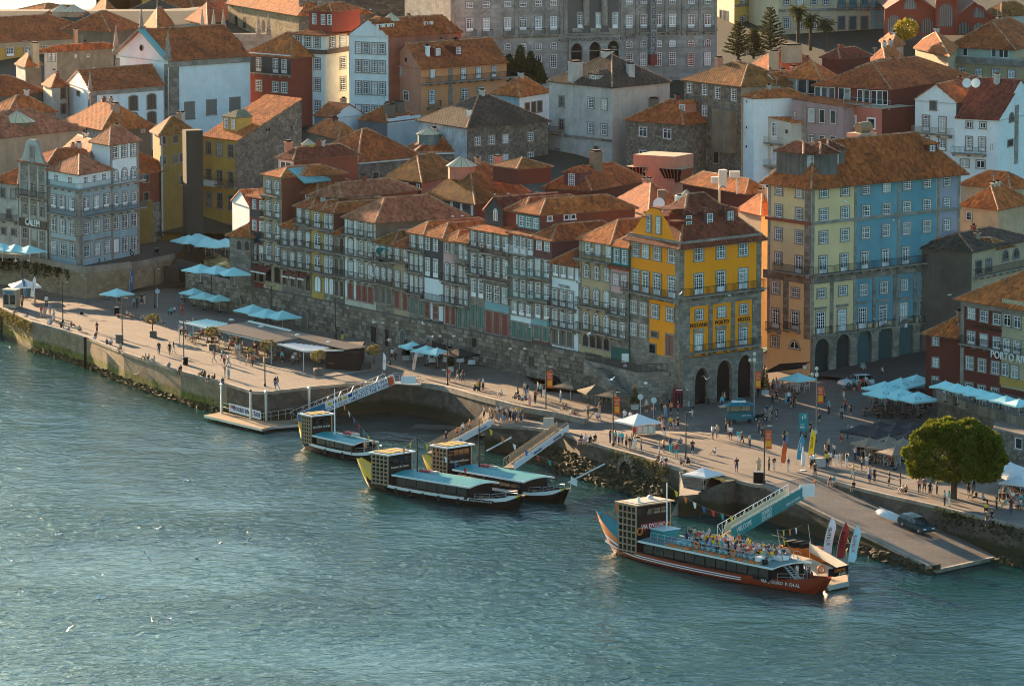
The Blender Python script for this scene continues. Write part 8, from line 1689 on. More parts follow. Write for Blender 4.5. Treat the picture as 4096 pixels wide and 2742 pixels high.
 # people
CN={'w':('white',(.68,.66,.62)),'k':('black',(.02,.02,.022)),'g':('grey',(.22,.22,.22)),'b':('blue',(.18,.30,.45)),'t':('turquoise',(.04,.38,.42)),'r':('red',(.50,.05,.035)),'o':('orange',(.66,.16,.03)),'y':('yellow',(.72,.48,.02)),'n':('navy',(.03,.05,.11)),'p':('pink',(.62,.30,.28)),'e':('beige',(.46,.36,.25)),'m':('brown',(.14,.07,.04))}
def attrm(name,attr):
 m,nt,b=newmat(name);a=nt.nodes.new('ShaderNodeAttribute');a.attribute_type='OBJECT';a.attribute_name=attr;nt.links.new(a.outputs['Color'],b.inputs['Base Color']);b.inputs['Roughness'].default_value=.8;return m
m_top,m_leg,m_hair=attrm('clothes_top','top_color'),attrm('clothes_bottom','bottom_color'),attrm('hair','hair_color');m_skin=plain('skin',(.52,.29,.18),.55);m_shoe=plain('shoes',(.07,.06,.055),.6)
def body(name,J,shorts=False,dress=False):
 """one continuous figure: joints -> skin -> mesh, materials by nearest bone. J: joint -> (x, y, z); faces -y"""
 order=['pel','spi','che','nec','hea','top','shL','elL','wrL','haL','shR','elR','wrR','haR','hiL','knL','anL','toL','hiR','knR','anR','toR']
 rad=dict(pel=.15,spi=.14,che=.155,nec=.062,hea=.10,top=.085,sh=.075,el=.05,wr=.04,ha=.038,hi=.10,kn=.068,an=.048,to=.042)
 if dress:rad.update(pel=.17,hi=.15,kn=.13)
 E=[('pel','spi'),('spi','che'),('che','nec'),('nec','hea'),('hea','top')]+[(a+s,b+s)if a not in('che','pel')else(a,b+s)for s in 'LR'for a,b in(('che','sh'),('sh','el'),('el','wr'),('wr','ha'),('pel','hi'),('hi','kn'),('kn','an'),('an','to'))]
 me=bpy.data.meshes.new('tmp');me.from_pydata([J[o]for o in order],[(order.index(a),order.index(b))for a,b in E],[]);ob=bpy.data.objects.new('tmp',me);COL.objects.link(ob);sk=ob.modifiers.new('s','SKIN');sk.use_smooth_shade=True;sv=me.skin_vertices[0].data
 for i,o in enumerate(order):
  r=rad.get(o)or rad[o[:2]];sv[i].radius=(r*(1.15 if o in('che','pel','spi')else 1),r*(.8 if o in('che','pel','spi')else 1));sv[i].use_root=o=='pel'
 ob.modifiers.new('d','SUBSURF').levels=1;dg=bpy.context.evaluated_depsgraph_get();res=bpy.data.meshes.new_from_object(ob.evaluated_get(dg));bpy.data.objects.remove(ob);res.name=name
 for m in(m_skin,m_top,m_leg,m_hair,m_shoe):res.materials.append(m)
 def dist(p,a,b):a,b=Vector(a),Vector(b);t=max(0,min(1,(p-a).dot(b-a)/max(1e-6,(b-a).length_squared)));return(p-a.lerp(b,t)).length,t
 mi=[]
 for pl in res.polygons:
  c=pl.center;d,t,e=min((*dist(c,J[a],J[b]),(a,b))for a,b in E);a,b=e;m=1
  if b in('hea','top'):m=3 if(c.z>J['hea'][2]+.035 or c.y>J['hea'][1]+.03)else 0
  elif a[:2]in('el','wr'):m=0
  elif a[:2]=='sh':m=1 if t<.6 else 0
  elif b[:2]=='hi'or a[:2]=='hi':m=2
  elif a[:2]=='kn':m=2 if not(shorts or dress)else(2 if t<.12 else 0)
  elif a[:2]=='an':m=4
  elif a=='pel'and t<.35:m=2
  elif b=='nec'and t>.8:m=0
  mi.append(m)
 res.polygons.foreach_set('material_index',mi);return res
def J0(**k):
 j=dict(pel=(0,0,.92),spi=(0,.01,1.08),che=(0,0,1.30),nec=(0,.0,1.45),hea=(0,-.015,1.555),top=(0,0,1.64),shL=(-.17,0,1.36),elL=(-.23,.03,1.10),wrL=(-.24,-.05,.88),haL=(-.24,-.07,.79),hiL=(-.09,0,.86),knL=(-.10,-.02,.48),anL=(-.10,.02,.09),toL=(-.11,-.12,.035))
 for n in list(j):
  if n.endswith('L'):x,y,z=j[n];j[n[:-1]+'R']=(-x,y,z)
 j.update(k);return j
def sitj(zs,drop):
 dz=zs+.09-.92;j={a:(x,y,z+dz)for a,(x,y,z)in J0().items()}
 for s,x in(('L',-.1),('R',.1)):j['hi'+s]=(x,-.05,zs+.08);j['kn'+s]=(x*1.3,-.44,zs+.10);j['an'+s]=(x*1.3,-.46,zs+.10-drop);j['to'+s]=(x*1.3,-.6,zs+.05-drop);j['el'+s]=(x*2.3,-.1,zs+.28);j['wr'+s]=(x*1.4,-.3,zs+.2);j['ha'+s]=(x*1.2,-.38,zs+.2)
 return j
gj=sitj(.08,.0)
for s,x in(('L',-.1),('R',.1)):gj['kn'+s]=(x*1.6,-.36,.48);gj['an'+s]=(x*1.5,-.56,.09);gj['to'+s]=(x*1.5,-.7,.04);gj['wr'+s]=(x*1.6,-.36,.5);gj['ha'+s]=(x,-.42,.48)
BODY={'s':[body('person',J0()),body('person',J0(elR=(.27,-.02,1.12),wrR=(.12,-.22,1.2),haR=(.06,-.26,1.28)),True),body('person',J0(elL=(-.22,-.12,1.16),elR=(.22,-.12,1.16),wrL=(-.09,-.25,1.42),wrR=(.09,-.25,1.42),haL=(-.04,-.26,1.5),haR=(.04,-.26,1.5))),body('person',J0(),False,True)],'w':[body('person',J0(knL=(-.1,-.2,.5),anL=(-.1,-.24,.1),toL=(-.1,-.38,.07),knR=(.1,.06,.48),anR=(.1,.3,.14),toR=(.1,.22,.04),elL=(-.24,.12,1.12),wrL=(-.23,.14,.9),haL=(-.23,.12,.82),elR=(.24,-.08,1.12),wrR=(.22,-.22,.95),haR=(.21,-.28,.9))),body('person',J0(knL=(-.1,-.14,.5),anL=(-.1,-.14,.1),toL=(-.1,-.28,.05),knR=(.1,.04,.48),anR=(.1,.2,.12),toR=(.1,.1,.04)),True)],'p':[body('person',sitj(.06,.48)),body('person',sitj(.06,.46),True)],'g':[body('person',gj),body('person',gj,True)],'c':[body('person',sitj(.46,.43)),body('person',sitj(.46,.43),True)]}
POSE={'s':'standing','w':'walking','p':'sitting','g':'crouching','c':'seated'}
HAIR=[(.03,.02,.015),(.08,.045,.02),(.30,.2,.09),(.015,.012,.01),(.42,.38,.33)]
LM=[(90,1190,'by the ticket booth'),(190,1270,'near the far left quay corner'),(430,1340,'near the black mooring post'),(540,1240,'around the bench in the shaded quay'),(360,1190,'by the lone pale stall'),(620,1400,'on the sunny quay near the square bin'),(700,1270,'beside the first potted olive'),(900,1430,'on the sunny quay before the pergola'),(870,1540,'on the edge above the taxi pontoon'),(1110,1550,'near the quay corner lamp'),(1580,1440,'behind the feather flags'),(1840,1530,'on the shaded walkway'),(1920,1560,'beside the wheelchair'),(2080,1600,'on the parapet above the queue'),(2040,1690,'in the boarding queue'),(2240,1640,'by the banner above the gangway'),(2380,1620,'outside the cafe below the stairs'),(2350,1770,'on the edge by the second gangway'),(2500,1770,'in the group beside the banner lamp'),(2570,1690,'at the white ticket stall'),(2690,1640,'near the telephone box'),(2690,1720,'between stall and cart'),(2680,1830,'on the edge above the culvert'),(2860,1740,'in the sunlit middle of the square'),(2930,1760,'near the teal cart'),(3130,1600,'in the shaded square'),(3060,1690,'by the parked motorcycle'),(3270,1700,'by the information board'),(3080,1880,'at the head of the slipway'),(3300,1840,'by the yellow flag'),(3430,1870,'beside the brown parasols'),(3370,1590,'near the white car'),(3400,1770,'by the black parasols'),(3330,1930,'on the slipway wall'),(3480,1930,'on the promenade above the slipway'),(3700,1990,'left of the pine trunk'),(3900,1980,'behind the pine trunk'),(3960,2060,'on the wall edge right of the pine'),(4050,1990,'on the terrace right of the pine'),(580,1000,'in the old street'),(2730,1560,'under the hotel arcade')]
PEOPLE=[]
def person(P,pose,top,bot,face=None,where=None,rr=random):
 b=rr.choice(BODY[pose]);o=put('person',b,None,P,rr.uniform(-3.1,3.1)if face is None else face+rr.uniform(-.3,.3));s=rr.uniform(.98,1.10);o.scale=(s,s,s)
 c0,c1=CN[top][1],CN[bot][1];j=rr.uniform(.8,1.15);o['top_color']=[x*j for x in c0];o['bottom_color']=[x*j for x in c1];o['hair_color']=list(rr.choice(HAIR));x,y=proj(P)
 if where is None:where=min(LM,key=lambda l:(l[0]-x)**2+(1.6*(l[1]-y))**2)[2]
 PEOPLE.append((o,'person wearing %s and %s %s %s'%(CN[top][0],CN[bot][0],POSE[pose],where),where,x));return o
SPEC='''S258,245sok 405,205sge 540,230swk 480,345srp 520,345spe 580,325sbe 625,400sww 1125,535skk 1385,195swk 1560,245stn 1595,245skk 1645,200skn 1680,205see 1845,775skn 1970,785wkk 2015,765wkw 185,300pkn 320,350pmb 570,430pwb 595,440pgb 710,465gkk 825,455gmk 800,500pwb 920,510gen 1110,600pmb 1240,665gkk 1290,670gwn 1405,730pem 1690,835ggn 1730,840gkk 1790,865gwe 1965,935ggb 2100,985pkn 1220,150gmn 1450,340gmk 1475,330gwk 1520,355gem 1640,390ggn 1665,385ggb 1985,330ctn 2030,320cwk 2115,320srr 2110,175cwk 1885,455cgk
T455,870wre 545,855wtn 575,905wpk 620,920wwb 580,1050sme 622,1060swb 850,905wke 898,920wrm 720,800swe 745,835sme 1165,1175wkn 1190,1180wnb 1245,880stk 60,990pkk 315,1030gkk 345,1040gmk 395,1080pkn 460,1070gkk 555,1130pnn 1875,610skm 1945,625sky
U490,560wwk 530,555wgk 1145,800srp 1250,810wke 1310,805wkk 1505,915smk 1545,905swk 1755,975gwe 1925,1010gek 1960,1020gkm 2005,1025gwn 2035,1025gnn 2030,960sen 2060,975skb 2085,1095spp 2185,960swk 2150,1050smk 2215,985stk 2255,985skw
V20,680wkn 120,770wmk 150,660swk 415,755swb 730,930sgm 865,900sme 840,950gwb 440,840gmk 475,840gkm 545,905gep 570,905gmr 1675,790stk 1770,800stk 1935,780stk 1160,1000swg 1410,880sem 1495,920skn 1590,870skk 1630,930sgb 1695,900sok 1775,900skk 1945,930wkw 1565,1060skm 1595,1055smp 1690,1070syn 1725,1080skb 1775,1070skk 1225,1020swb 1270,1150srr 1325,1110skn 1415,1110swn 990,1225skn 1050,1240stn 1090,1255stn 1125,1260stn 1215,1310ske 1275,1320sww 1350,1340sgn 1240,1265smk 1175,1290sek 655,1210pkn 705,1210pwb 760,1230pkk 815,1215pkm 1560,1350sew 1610,1330sok 1690,1330snt 1760,1395srt 1620,1170skw 1945,1355skk 1550,1450pmk 1600,1465pwk 1640,1480pkp 1810,1475ggk 1885,1465gkk 880,760swk 920,780swk 1810,1240ggn
W145,1180swg 200,1175seg 180,1355gwg 300,1085smk 345,1090skk 325,1170wek 355,1190wwk 450,1240wtw 485,1230wmk 575,1275sen 685,1115smn 725,1195wkk 980,1250wkn 1010,1250sgb 840,790skk 890,760skk 995,790stt 1030,780swn 1060,820skk 1095,815skk 770,930sng 805,975sge 830,930sgk 890,970skn 670,680stk 405,700srk 255,830stn 285,790sen 1450,750srk 1495,890stk 1670,725skw 1685,860srk 1750,910skk 1645,950sgk 1385,990srk 1285,1140skk 1340,1215wwk 1640,1230srr 1715,1180sgk 1765,1170swk 1880,440stk 1905,440stn 2120,480swk 1755,590sbk 1790,620stk 1850,640smr 1890,610srk 1930,600swk 1955,640spk 425,1565skn 680,1565see 800,1545skk 860,1545skw 1025,1560snw 1290,1520swk 1325,1510swk 1470,1500syk 1510,1490swk 1585,1500www 1635,1495see 1700,1500skw 1560,1385swk 1495,1330sek 1455,1400skk 1800,1430swn 1840,1420skn 1880,1540sek 1940,1520swb 1975,1520skk 1335,1620wmk 2080,340cwk
X335,1345wyw 530,1390sbn 585,1385skk 755,1430skk 885,1440skk 1105,1510wpk 1165,1510wgn 75,1410pme 115,1410ptw 345,1470pkk 915,1510gwe 955,1510gok 1230,1568skk 1680,1530skk 1740,1480swk 1540,1500smk 1310,1530skk
Z800,285swn 830,290stw 985,245cke 1010,260ckk 1055,280cbk 1075,320gyk 1085,395pmn 1115,370pkk 1145,310skk 1165,260swk 1190,235sek 1220,260stk 1250,255srk 1205,310cte 1240,345skn 1275,320cpk 1305,310cwk'''
rr=random.Random(21)
for line in SPEC.split('\n'):
 k=line[0]
 for t in line[1:].split():
  u,v=t[:-3].split(',');z=4.0
  if k=='U'and float(u)>1700:z=4.5
  if k=='V'and float(u)<700 and float(v)<950:z=4.3
  P=G(k,float(u),float(v),z);f=-.5 if t[-3]=='p'else None
  if t[-3]=='p':P.z+=.12
  person(P,t[-3],t[-2],t[-1],f,None,rr)
FLAT={c:plain('cloth_'+CN[c][0],CN[c][1],.8)for c in CN};m_hr=plain('dark_hair',(.05,.03,.02),.7)
def crowd(name,label,L,par=None):
 mb=MB()
 for P,a in L:
  me=rr.choice(BODY['c']);M=Matrix.Translation(P)@Matrix.Rotation(a,4,'Z');vs=[M@v.co for v in me.vertices];ms=(m_skin,FLAT[rr.choice('wwkgbterkmny')],FLAT[rr.choice('kknbeg')],m_hr,m_shoe)
  for pl in me.polygons:mb.face([vs[i]for i in pl.vertices],ms[pl.material_index])
 return tag(mb.build(name),label,None,None,'stuff')
crowd('seated_crowd','crowd of guests seated at the outdoor cafe tables',[(P,a)for P,a,wh in SEATS])
for i in range(19):person(G('U',1620+i*21+rr.uniform(-8,8),1262+rr.uniform(-22,14)+(i%3)*8,3.3),'s',rr.choice('kkwnbgwymwk'),rr.choice('kknbe'),None,None,rr)
person(G('U',1555,1232,3.4),'s','w','k',None,'at the top of the boarding gangway',rr)
gm_=Matrix.Rotation(R(-45.9),4,'Z')
def onboat(boat,x,y,z,pose,wh,face=None):
 a=boat.rotation_euler[2];P=Vector((boat.location.x+x*math.cos(a)-y*math.sin(a),boat.location.y+x*math.sin(a)+y*math.cos(a),z));return person(P,pose,rr.choice('wwkgbteprkmyn'),rr.choice('kknbeg'),face,wh,rr)
DECK=[];m_seat=plain('deck_bench',(.30,.52,.53),.5)
for i in range(15):
 x=-3.6+i*.95;kb_=MB();kb_.box(x-.2,x+.2,-1.6,2.2,2.42,2.85,m_seat);part(kb_,'deck_bench',VIA)
 for y in(-1.4,-.85,-.3,.3,.85,1.4,1.95):
  if i>6 and rr.random()<.8:a_=VIA.rotation_euler[2];DECK.append((Vector((VIA.location.x+x*math.cos(a_)-y*math.sin(a_),VIA.location.y+x*math.sin(a_)+y*math.cos(a_),2.42)),a_+rr.choice((-1.57,1.57))+rr.uniform(-.3,.3)))
  elif rr.random()<.8:onboat(VIA,x+rr.uniform(-.1,.1),y+rr.uniform(-.1,.1),2.42,'c'if rr.random()<.88 else 's','on the upper deck of the red boat',R(-50)+rr.choice((-1.57,1.57,1.57)))
crowd('passenger_crowd','dense crowd of passengers seated on the forward upper deck',DECK)
for x,y in((12.6,.6),(13.6,-.3),(14.2,.7),(15.0,.1)):onboat(VIA,x,y,.9,'s','on the bow of the red boat')
for b,pts,wh in((DUR,((5.2,.4),(5.8,-.5),(6.4,.5),(7.2,0)),'on the small teal roofed boat'),(ENC,((-10.6,.3),(-10.0,-.5)),'behind the nearest boat wheelhouse'),(MEM,((-10.2,1.0),(-9.8,-.8),(-10.8,.1)),'on the second teal roofed boat')):
 for x,y in pts:onboat(b,x,y,.75,'s',wh)
for t in(.25,.45,.55,.68):P=Vector((-9.6,567.5,2.6)).lerp(Vector((-3.0,585.2,3.4)),t);person(P,'w',rr.choice('wkor'),'n',None,'on the boarding gangway',rr)
person(G('Y',555,720,2.3),'s','w','n',None,'on the landing of the quay stairs',rr);person(G('Y',625,740,2.3),'s','e','k',None,'on the landing of the quay stairs',rr)
P=rowpt(px('g',805,0)[0])+ROUT*.55;person(Vector((P.x,P.y,zat(P.y,px('g',0,825)[1]))),'s','w','b',None,'on the top balcony of the beige house',rr)
_g={}
for o,lab,wh,x in PEOPLE:_g.setdefault(lab,[]).append((x,o,wh))
for lab,L in _g.items():
 L.sort(key=lambda t:t[0])
 for i,(x,o,wh)in enumerate(L):
  crowd='upper deck'in wh or 'pergola'in wh or 'queue'in wh
  tag(o,lab if len(L)==1 or crowd else(lab+' '+ordn(i,len(L))),'person','people '+wh)
  # vehicles, stalls and small things
m_tyr=m_tyre;m_rim=plain('wheel_rim',(.45,.45,.45),.3,.8)
def car(name,label,P,rz,paint,tilt=0.0,L=4.4,W=1.75,estate=True):
 r=empty(name,P,rz,label,'car');r.rotation_euler=(0,tilt,rz);pf=[(-L/2,.35,.9),(-L/2+.05,.62,.92),(-L/2+.1,.92,.95),(L*.16,.95,.98),(L/2-.25,.72,.9),(L/2,.5,.82),(L/2,.3,.8)]
 k=MB();n=len(pf);lo=[(-L/2,.28),(L/2,.28)]
 top=[(-L/2,.3),(-L/2-.04,.55),(-L/2+.04,.9),(L*.17,.93),(L/2-.35,.76),(L/2-.03,.58),(L/2,.32)]
 for(x0,z0),(x1,z1)in zip(top,top[1:]):k.face([(x0,-W/2,z0),(x1,-W/2,z1),(x1,W/2,z1),(x0,W/2,z0)][::-1],paint)
 for s in(-1,1):
  f=[(x,s*W/2,z)for x,z in top];k.face(f if s>0 else f[::-1],paint)
 k.face([(-L/2,-W/2,.3),(L/2,-W/2,.3),(L/2,W/2,.32),(-L/2,W/2,.3)],m_dark);part(k,'body',r)
 k=MB();w=W*.4;cab=[(-L/2+.12,.9,W/2-.04),(-L/2+.42,1.4,w),(L*.04,1.43,w),(L*.22,.93,W/2-.05)]
 for(x0,z0,w0),(x1,z1,w1)in zip(cab,cab[1:]):
  k.face([(x0,w0,z0),(x0,-w0,z0),(x1,-w1,z1),(x1,w1,z1)][::-1],m_bglass if(z0<1 or z1<1)else paint)
 for s in(-1,1):f=[(x,s*ww,z)for x,z,ww in cab];k.face(f if s<0 else f[::-1],m_bglass)
 part(k,'cabin',r);k=MB()
 for x in(-L*.22,-.05,L*.05):
  for s in(-1,1):k.bar((x,s*(W/2-.03),.93),(x,s*(w+.01),1.41),.07,.04,paint)
 part(k,'pillars',r)
 for x in(-L*.31,L*.32):
  for s in(-1,1):
   k=MB();k.tube((x,s*(W/2-.2),.31),(x,s*(W/2+.02),.31),.31,.31,14,m_tyr);wh=part(k,'wheel',r);k=MB();k.tube((x,s*(W/2+.02),.31),(x,s*(W/2+.035),.31),.2,.19,10,m_rim);put('rim',k.mesh('rim'),wh)
 for s in(-1,1):
  k=MB();k.box(L/2-.2,L/2-.02,s*.6-.16,s*.6+.16,.56,.68,m_wht);part(k,'headlight',r);k=MB();k.box(-L/2-.05,-L/2+.06,s*.72-.12,s*.72+.12,.62,.84,plain('tail_light',(.4,.03,.02),.4));part(k,'tail_light',r);k=MB();k.box(.75,.9,s*(W/2+.05)-.07,s*(W/2+.05)+.07,.92,1.05,paint);part(k,'mirror',r)
 return r
P=G('Z',610,430,2.2)
for _ in range(5):P=onz(px('Z',610,440),slip_z(P))
ca=math.atan2((SLB[0]-SLT[0]).y,(SLB[0]-SLT[0]).x);car('estate_car','dark green estate car parked nose down on the slipway',P,ca+.15,plain('car_green',(.012,.05,.055),.2,0,.6),R(8))
car('white_car','white car with opened door standing in the shaded street',G('W',1810,560,4.35),R(200),plain('car_white',(.6,.66,.66),.25,0,.5))
def motorbike(P,rz,lab,col):
 r=empty('motorcycle',P,rz,lab,'motorcycle','parked motorcycles');k=MB()
 k.box(-.55,.35,-.13,.13,.5,.78,col);k.box(-.6,.1,-.14,.14,.78,.88,m_tyr);k.bar((.45,0,.35),(.25,0,1.05),.07,.07,m_steel);k.bar((.22,-.35,1.05),(.22,.35,1.05),.04,.04,m_steel);k.box(.25,.45,-.12,.12,.75,1.0,col);part(k,'body',r)
 for x in(-.6,.6):k=MB();k.tube((x,-.06,.3),(x,.06,.3),.3,.3,12,m_tyr);w=part(k,'wheel',r);k=MB();k.tube((x,-.065,.3),(x,.065,.3),.16,.16,8,m_rim);put('rim',k.mesh('rim'),w)
for k,u,v,z,rz,c,lab in(('e',800,848,8.02,.4,m_redh,'red motorcycle at the blue tiled corner house'),('e',845,838,8.02,.5,m_blk,'black motorcycle next to the red one'),('e',885,825,8.02,.5,m_blk,'last black motorcycle by the corner house wall'),('e',1085,790,8.05,.3,m_blk,'dark motorcycle by the tower door'),('e',1150,775,8.05,.3,m_wht,'white scooter by the tower door'),('e',1330,785,8.1,1.2,m_blk,'dark scooter standing alone in the street'),('W',700,970,4.05,.3,m_blk,'black motorcycle right of the teal cart')):motorbike(G(k,u,v,z),rz,lab,c)
P=G('e',1520,1030,4.6);r=empty('covered_truck',P,R(-50),'dark covered truck parked by the end of the town wall','truck');k=MB();k.box(-2.4,1.4,-1.1,1.1,.5,2.6,m_ck);part(k,'cargo_cover',r);k=MB();k.box(1.45,2.7,-1.0,1.0,.5,2.1,m_blk);k.box(2.71,2.73,-.85,.85,1.2,1.95,m_bglass);part(k,'cab',r)
for x in(-1.6,1.9):
 for s in(-1,1):k=MB();k.tube((x,s*.85,.4),(x,s*1.1,.4),.4,.4,12,m_tyr);part(k,'wheel',r)
P=G('W',465,985,4.05);r=empty('food_cart',P,R(12),'teal food cart on wheels with raised roof and open hatch','food cart');m_cart=plain('cart_teal',(.012,.13,.16),.35);k=MB();k.box(-1.5,1.5,-.75,.75,.45,1.35,m_cart);part(k,'body',r);k=MB();k.box(-1.4,1.4,.6,.72,1.35,2.2,P_TAN);part(k,'back_panel',r)
k=MB();k.raw([(-1.9,-1.1,2.2),(1.9,-1.1,2.2),(1.9,1.0,2.2),(-1.9,1.0,2.2),(-1.2,-.6,2.55),(1.2,-.6,2.55),(1.2,.6,2.55),(-1.2,.6,2.55)],[(0,1,5,4),(1,2,6,5),(2,3,7,6),(3,0,4,7),(4,5,6,7)],m_cart);k.box(-1.0,.6,-.4,.4,2.55,2.75,m_wht);k.box(-.4,.3,-.3,.3,2.75,3.05,m_cart);part(k,'roof',r)
for x in(-1.4,0,1.4):k=MB();k.box(x-.05,x+.05,-.72,-.62,1.35,2.2,m_cart);part(k,'post',r)
k=MB();k.face([(-1.9,-1.1,2.2),(-1.9,.6,2.2),(-2.7,.6,2.05),(-2.7,-1.1,2.05)][::-1],P_TAN);part(k,'open_hatch',r);ltext(r,'port wine',(.6,-.77,1.0),0,.3,m_wht)
for x in(-1,1):k=MB();k.tube((x,-.8,.3),(x,-.68,.3),.28,.28,12,m_tyr);part(k,'wheel',r)
P=G('V',1775,810);r=empty('telephone_box',P,R(15),'red telephone box at the foot of the hotel corner','telephone box');k=MB();k.box(-.5,.5,-.5,.5,0,2.2,plain('phone_red',(.20,.012,.015),.4));k.box(-.56,.56,-.56,.56,2.2,2.4,MATS['phone_red']);part(k,'cabin',r);k=MB();k.box(-.4,.4,-.52,-.505,.5,1.9,m_bglass);part(k,'glass_door',r);k=MB();[k.box(-.4,.4,-.535,-.52,.5+i*.28,.53+i*.28,MATS['phone_red'])for i in range(6)];[k.box(x-.015,x+.015,-.535,-.52,.5,1.9,MATS['phone_red'])for x in(-.2,.2)];part(k,'glazing_bars',r);k=MB();k.box(-.42,.42,-.57,-.56,2.24,2.36,m_wht);part(k,'name_strip',r)
P=G('S',135,225);r=empty('ticket_booth',P,R(-15),'glazed metal ticket booth at the left end of the quay','booth');k=MB();k.box(-1.0,1.0,-.9,.9,0,2.5,P_TAN);k.box(-1.1,1.1,-1.0,1.0,2.5,2.65,P_GREYW);part(k,'cabin',r)
for x in(-.5,.5):k=MB();k.box(x-.4,x+.4,-.93,-.9,.5,1.9,m_bglass);part(k,'window',r)
k=MB();k.box(-.7,.7,-.95,-.9,2.0,2.35,m_blueb);part(k,'sign',r)
P=G('V',1395,1110);r=empty('ticket_stall',P,R(8),'white counter of the ticket stall under its parasol','stall');k=MB();k.box(-1.2,1.2,-.4,.5,0,1.05,P_CREAM);part(k,'counter',r);k=MB();k.box(-1.3,1.3,-.5,.55,1.05,1.1,m_wood);part(k,'counter_top',r);k=MB();[k.box(x,x+.5,-.43,-.4,.15,.9,m_wht)for x in(-1.0,-.3,.4)];part(k,'posters',r)
P=G('Y',1985,480);r=empty('counter',P,R(5),'small dark blue counter behind the yellow flag','stall');k=MB();k.box(-.9,.5,-.3,.3,0,1.0,P_GREYW);part(k,'desk',r);k=MB();k.box(.52,.85,-.3,.3,0,1.15,m_blueb);part(k,'end_panel',r)
P=G('W',1200,1150);r=empty('information_board',P,R(6),'teal information board with white map marks on a stand','sign board');k=MB();k.box(-.55,.55,-.06,.06,.7,2.9,m_tealb);part(k,'panel',r);k=MB();k.box(-.4,.4,-.3,.3,0,.15,m_blk);[k.bar((x,0,.1),(x,0,.75),.08,.08,m_blk)for x in(-.35,.35)];part(k,'stand',r)
for x,z in((-.12,2.1),(.18,2.25)):k=MB();k.box(x-.06,x+.06,-.075,-.06,z,z+.45,m_wht);part(k,'map_mark',r)
for j in range(4):k=MB();k.box(-.4,.1+.1*(j%2),-.075,-.06,1.5-j*.16,1.55-j*.16,m_wht);part(k,'text_line',r)
for kk,u,v,sz,lab in(('S',1388,640,(.9,.7,1.1),'square grey bin at the sunny quay lamp'),('S',2157,895,(.5,.5,1.0),'round dark bin beside the pergola corner lamp'),('S',1357,320,(.55,.5,1.1),'dark bin by the crowded bench in the shade'),('V',275,1050,(1.2,.6,1.2),'grey switch cabinet above the second gangway'),('Y',1262,665,(1.1,.7,1.2),'black cabinet beside the banner lamp at the slipway')):
 P=G(kk,u,v);r=empty('bin'if 'bin'in lab else 'cabinet',P,R(-12),lab,'bin'if 'bin'in lab else 'cabinet');k=MB();k.box(-sz[0]/2,sz[0]/2,-sz[1]/2,sz[1]/2,0,sz[2],P_GREYW if 'grey switch'in lab else P_DKSTONE if 'grey'in lab else m_blk);part(k,'body',r);k=MB();k.box(-sz[0]/2-.04,sz[0]/2+.04,-sz[1]/2-.04,sz[1]/2+.04,sz[2],sz[2]+.08,m_zinc);part(k,'lid',r)
for kk,u,v,hgt,red,lab in(('S',1830,225,2.6,0,'round grey sign back beside the lamp in the shade'),('V',1340,890,2.5,0,'round sign back behind the ticket stall'),('V',1495,940,2.6,0,'round turquoise sign back among the crowd'),('V',1162,720,4.6,1,'white and red parking signs on a pole by the stairs'),('W',1215,640,3.6,1,'round red rimmed sign by the dark awning')):
 P=G(kk,u,v);r=empty('road_sign',P,0,lab,'road sign','round signs on poles');k=MB();k.tube((0,0,0),(0,0,hgt),.035,.035,6,m_steel);part(k,'pole',r);k=MB();k.tube((0,-.05,hgt-.3),(0,-.02,hgt-.3),.36,.36,16,plain('sign_back',(.4,.5,.52),.5)if not red else m_wht);part(k,'sign_plate',r)
 if red:
  k=MB();n=16;[k.face([(math.cos(t)*a,-.06,hgt-.3+math.sin(t)*a)for t,a in((6.283*i/n,.36),(6.283*(i+1)/n,.36),(6.283*(i+1)/n,.27),(6.283*i/n,.27))],MATS['sig_red'])for i in range(n)];part(k,'red_rim',r)
  if hgt>4:k=MB();k.box(-.45,.45,-.05,-.03,hgt+.15,hgt+1.3,m_wht);part(k,'sign_board',r)
dcols=[(.5,.06,.14),(.5,.06,.14),(.5,.06,.14),(.62,.45,.08),(.05,.35,.35),(.62,.45,.08),(.62,.45,.08),(.05,.4,.42),(.45,.48,.45),(.45,.48,.45),(.05,.4,.42)]
for i,c in enumerate(dcols):
 u=(1665+i*22)if i<7 else(1845+(i-7)*26);v=1175+(i*4 if i<7 else 45+(i-7)*6);P=G('e',u,v);nm={.5:'crimson',.62:'yellow',.05:'teal',.45:'grey'}[c[0]];r=empty('deck_chair',P,R(-25),'%s striped deck chair, %s in the row by the town wall'%(nm,ordn(i,11)if i<9 else('last but one'if i==9 else 'last')),'deck chair','striped deck chairs');k=MB();k.raw([(-.32,-.5,.3),(.32,-.5,.3),(.32,.1,.25),(-.32,.1,.25),(.32,.6,1.0),(-.32,.6,1.0)],[(0,1,2,3),(3,2,4,5)],plain('deck_%s'%nm,c,.8));part(k,'canvas_seat',r);k=MB();[k.bar((x,-.55,.1),(x,.62,1.02),.04,.04,m_wood)for x in(-.34,.34)];[k.bar((x,.5,.02),(x,-.5,.38),.04,.04,m_wood)for x in(-.34,.34)];part(k,'wooden_frame',r)
P=G('S',1500,350);r=empty('bench',P,R(-12),'long low bench full of people in the shade','bench');k=MB();k.box(-2,2,-.3,.3,.36,.44,P_REDB);part(k,'seat',r);[part((lambda b:(b.box(x-.1,x+.1,-.25,.25,0,.36,P_DKSTONE),b)[1])(MB()),'leg',r)for x in(-1.6,1.6)]
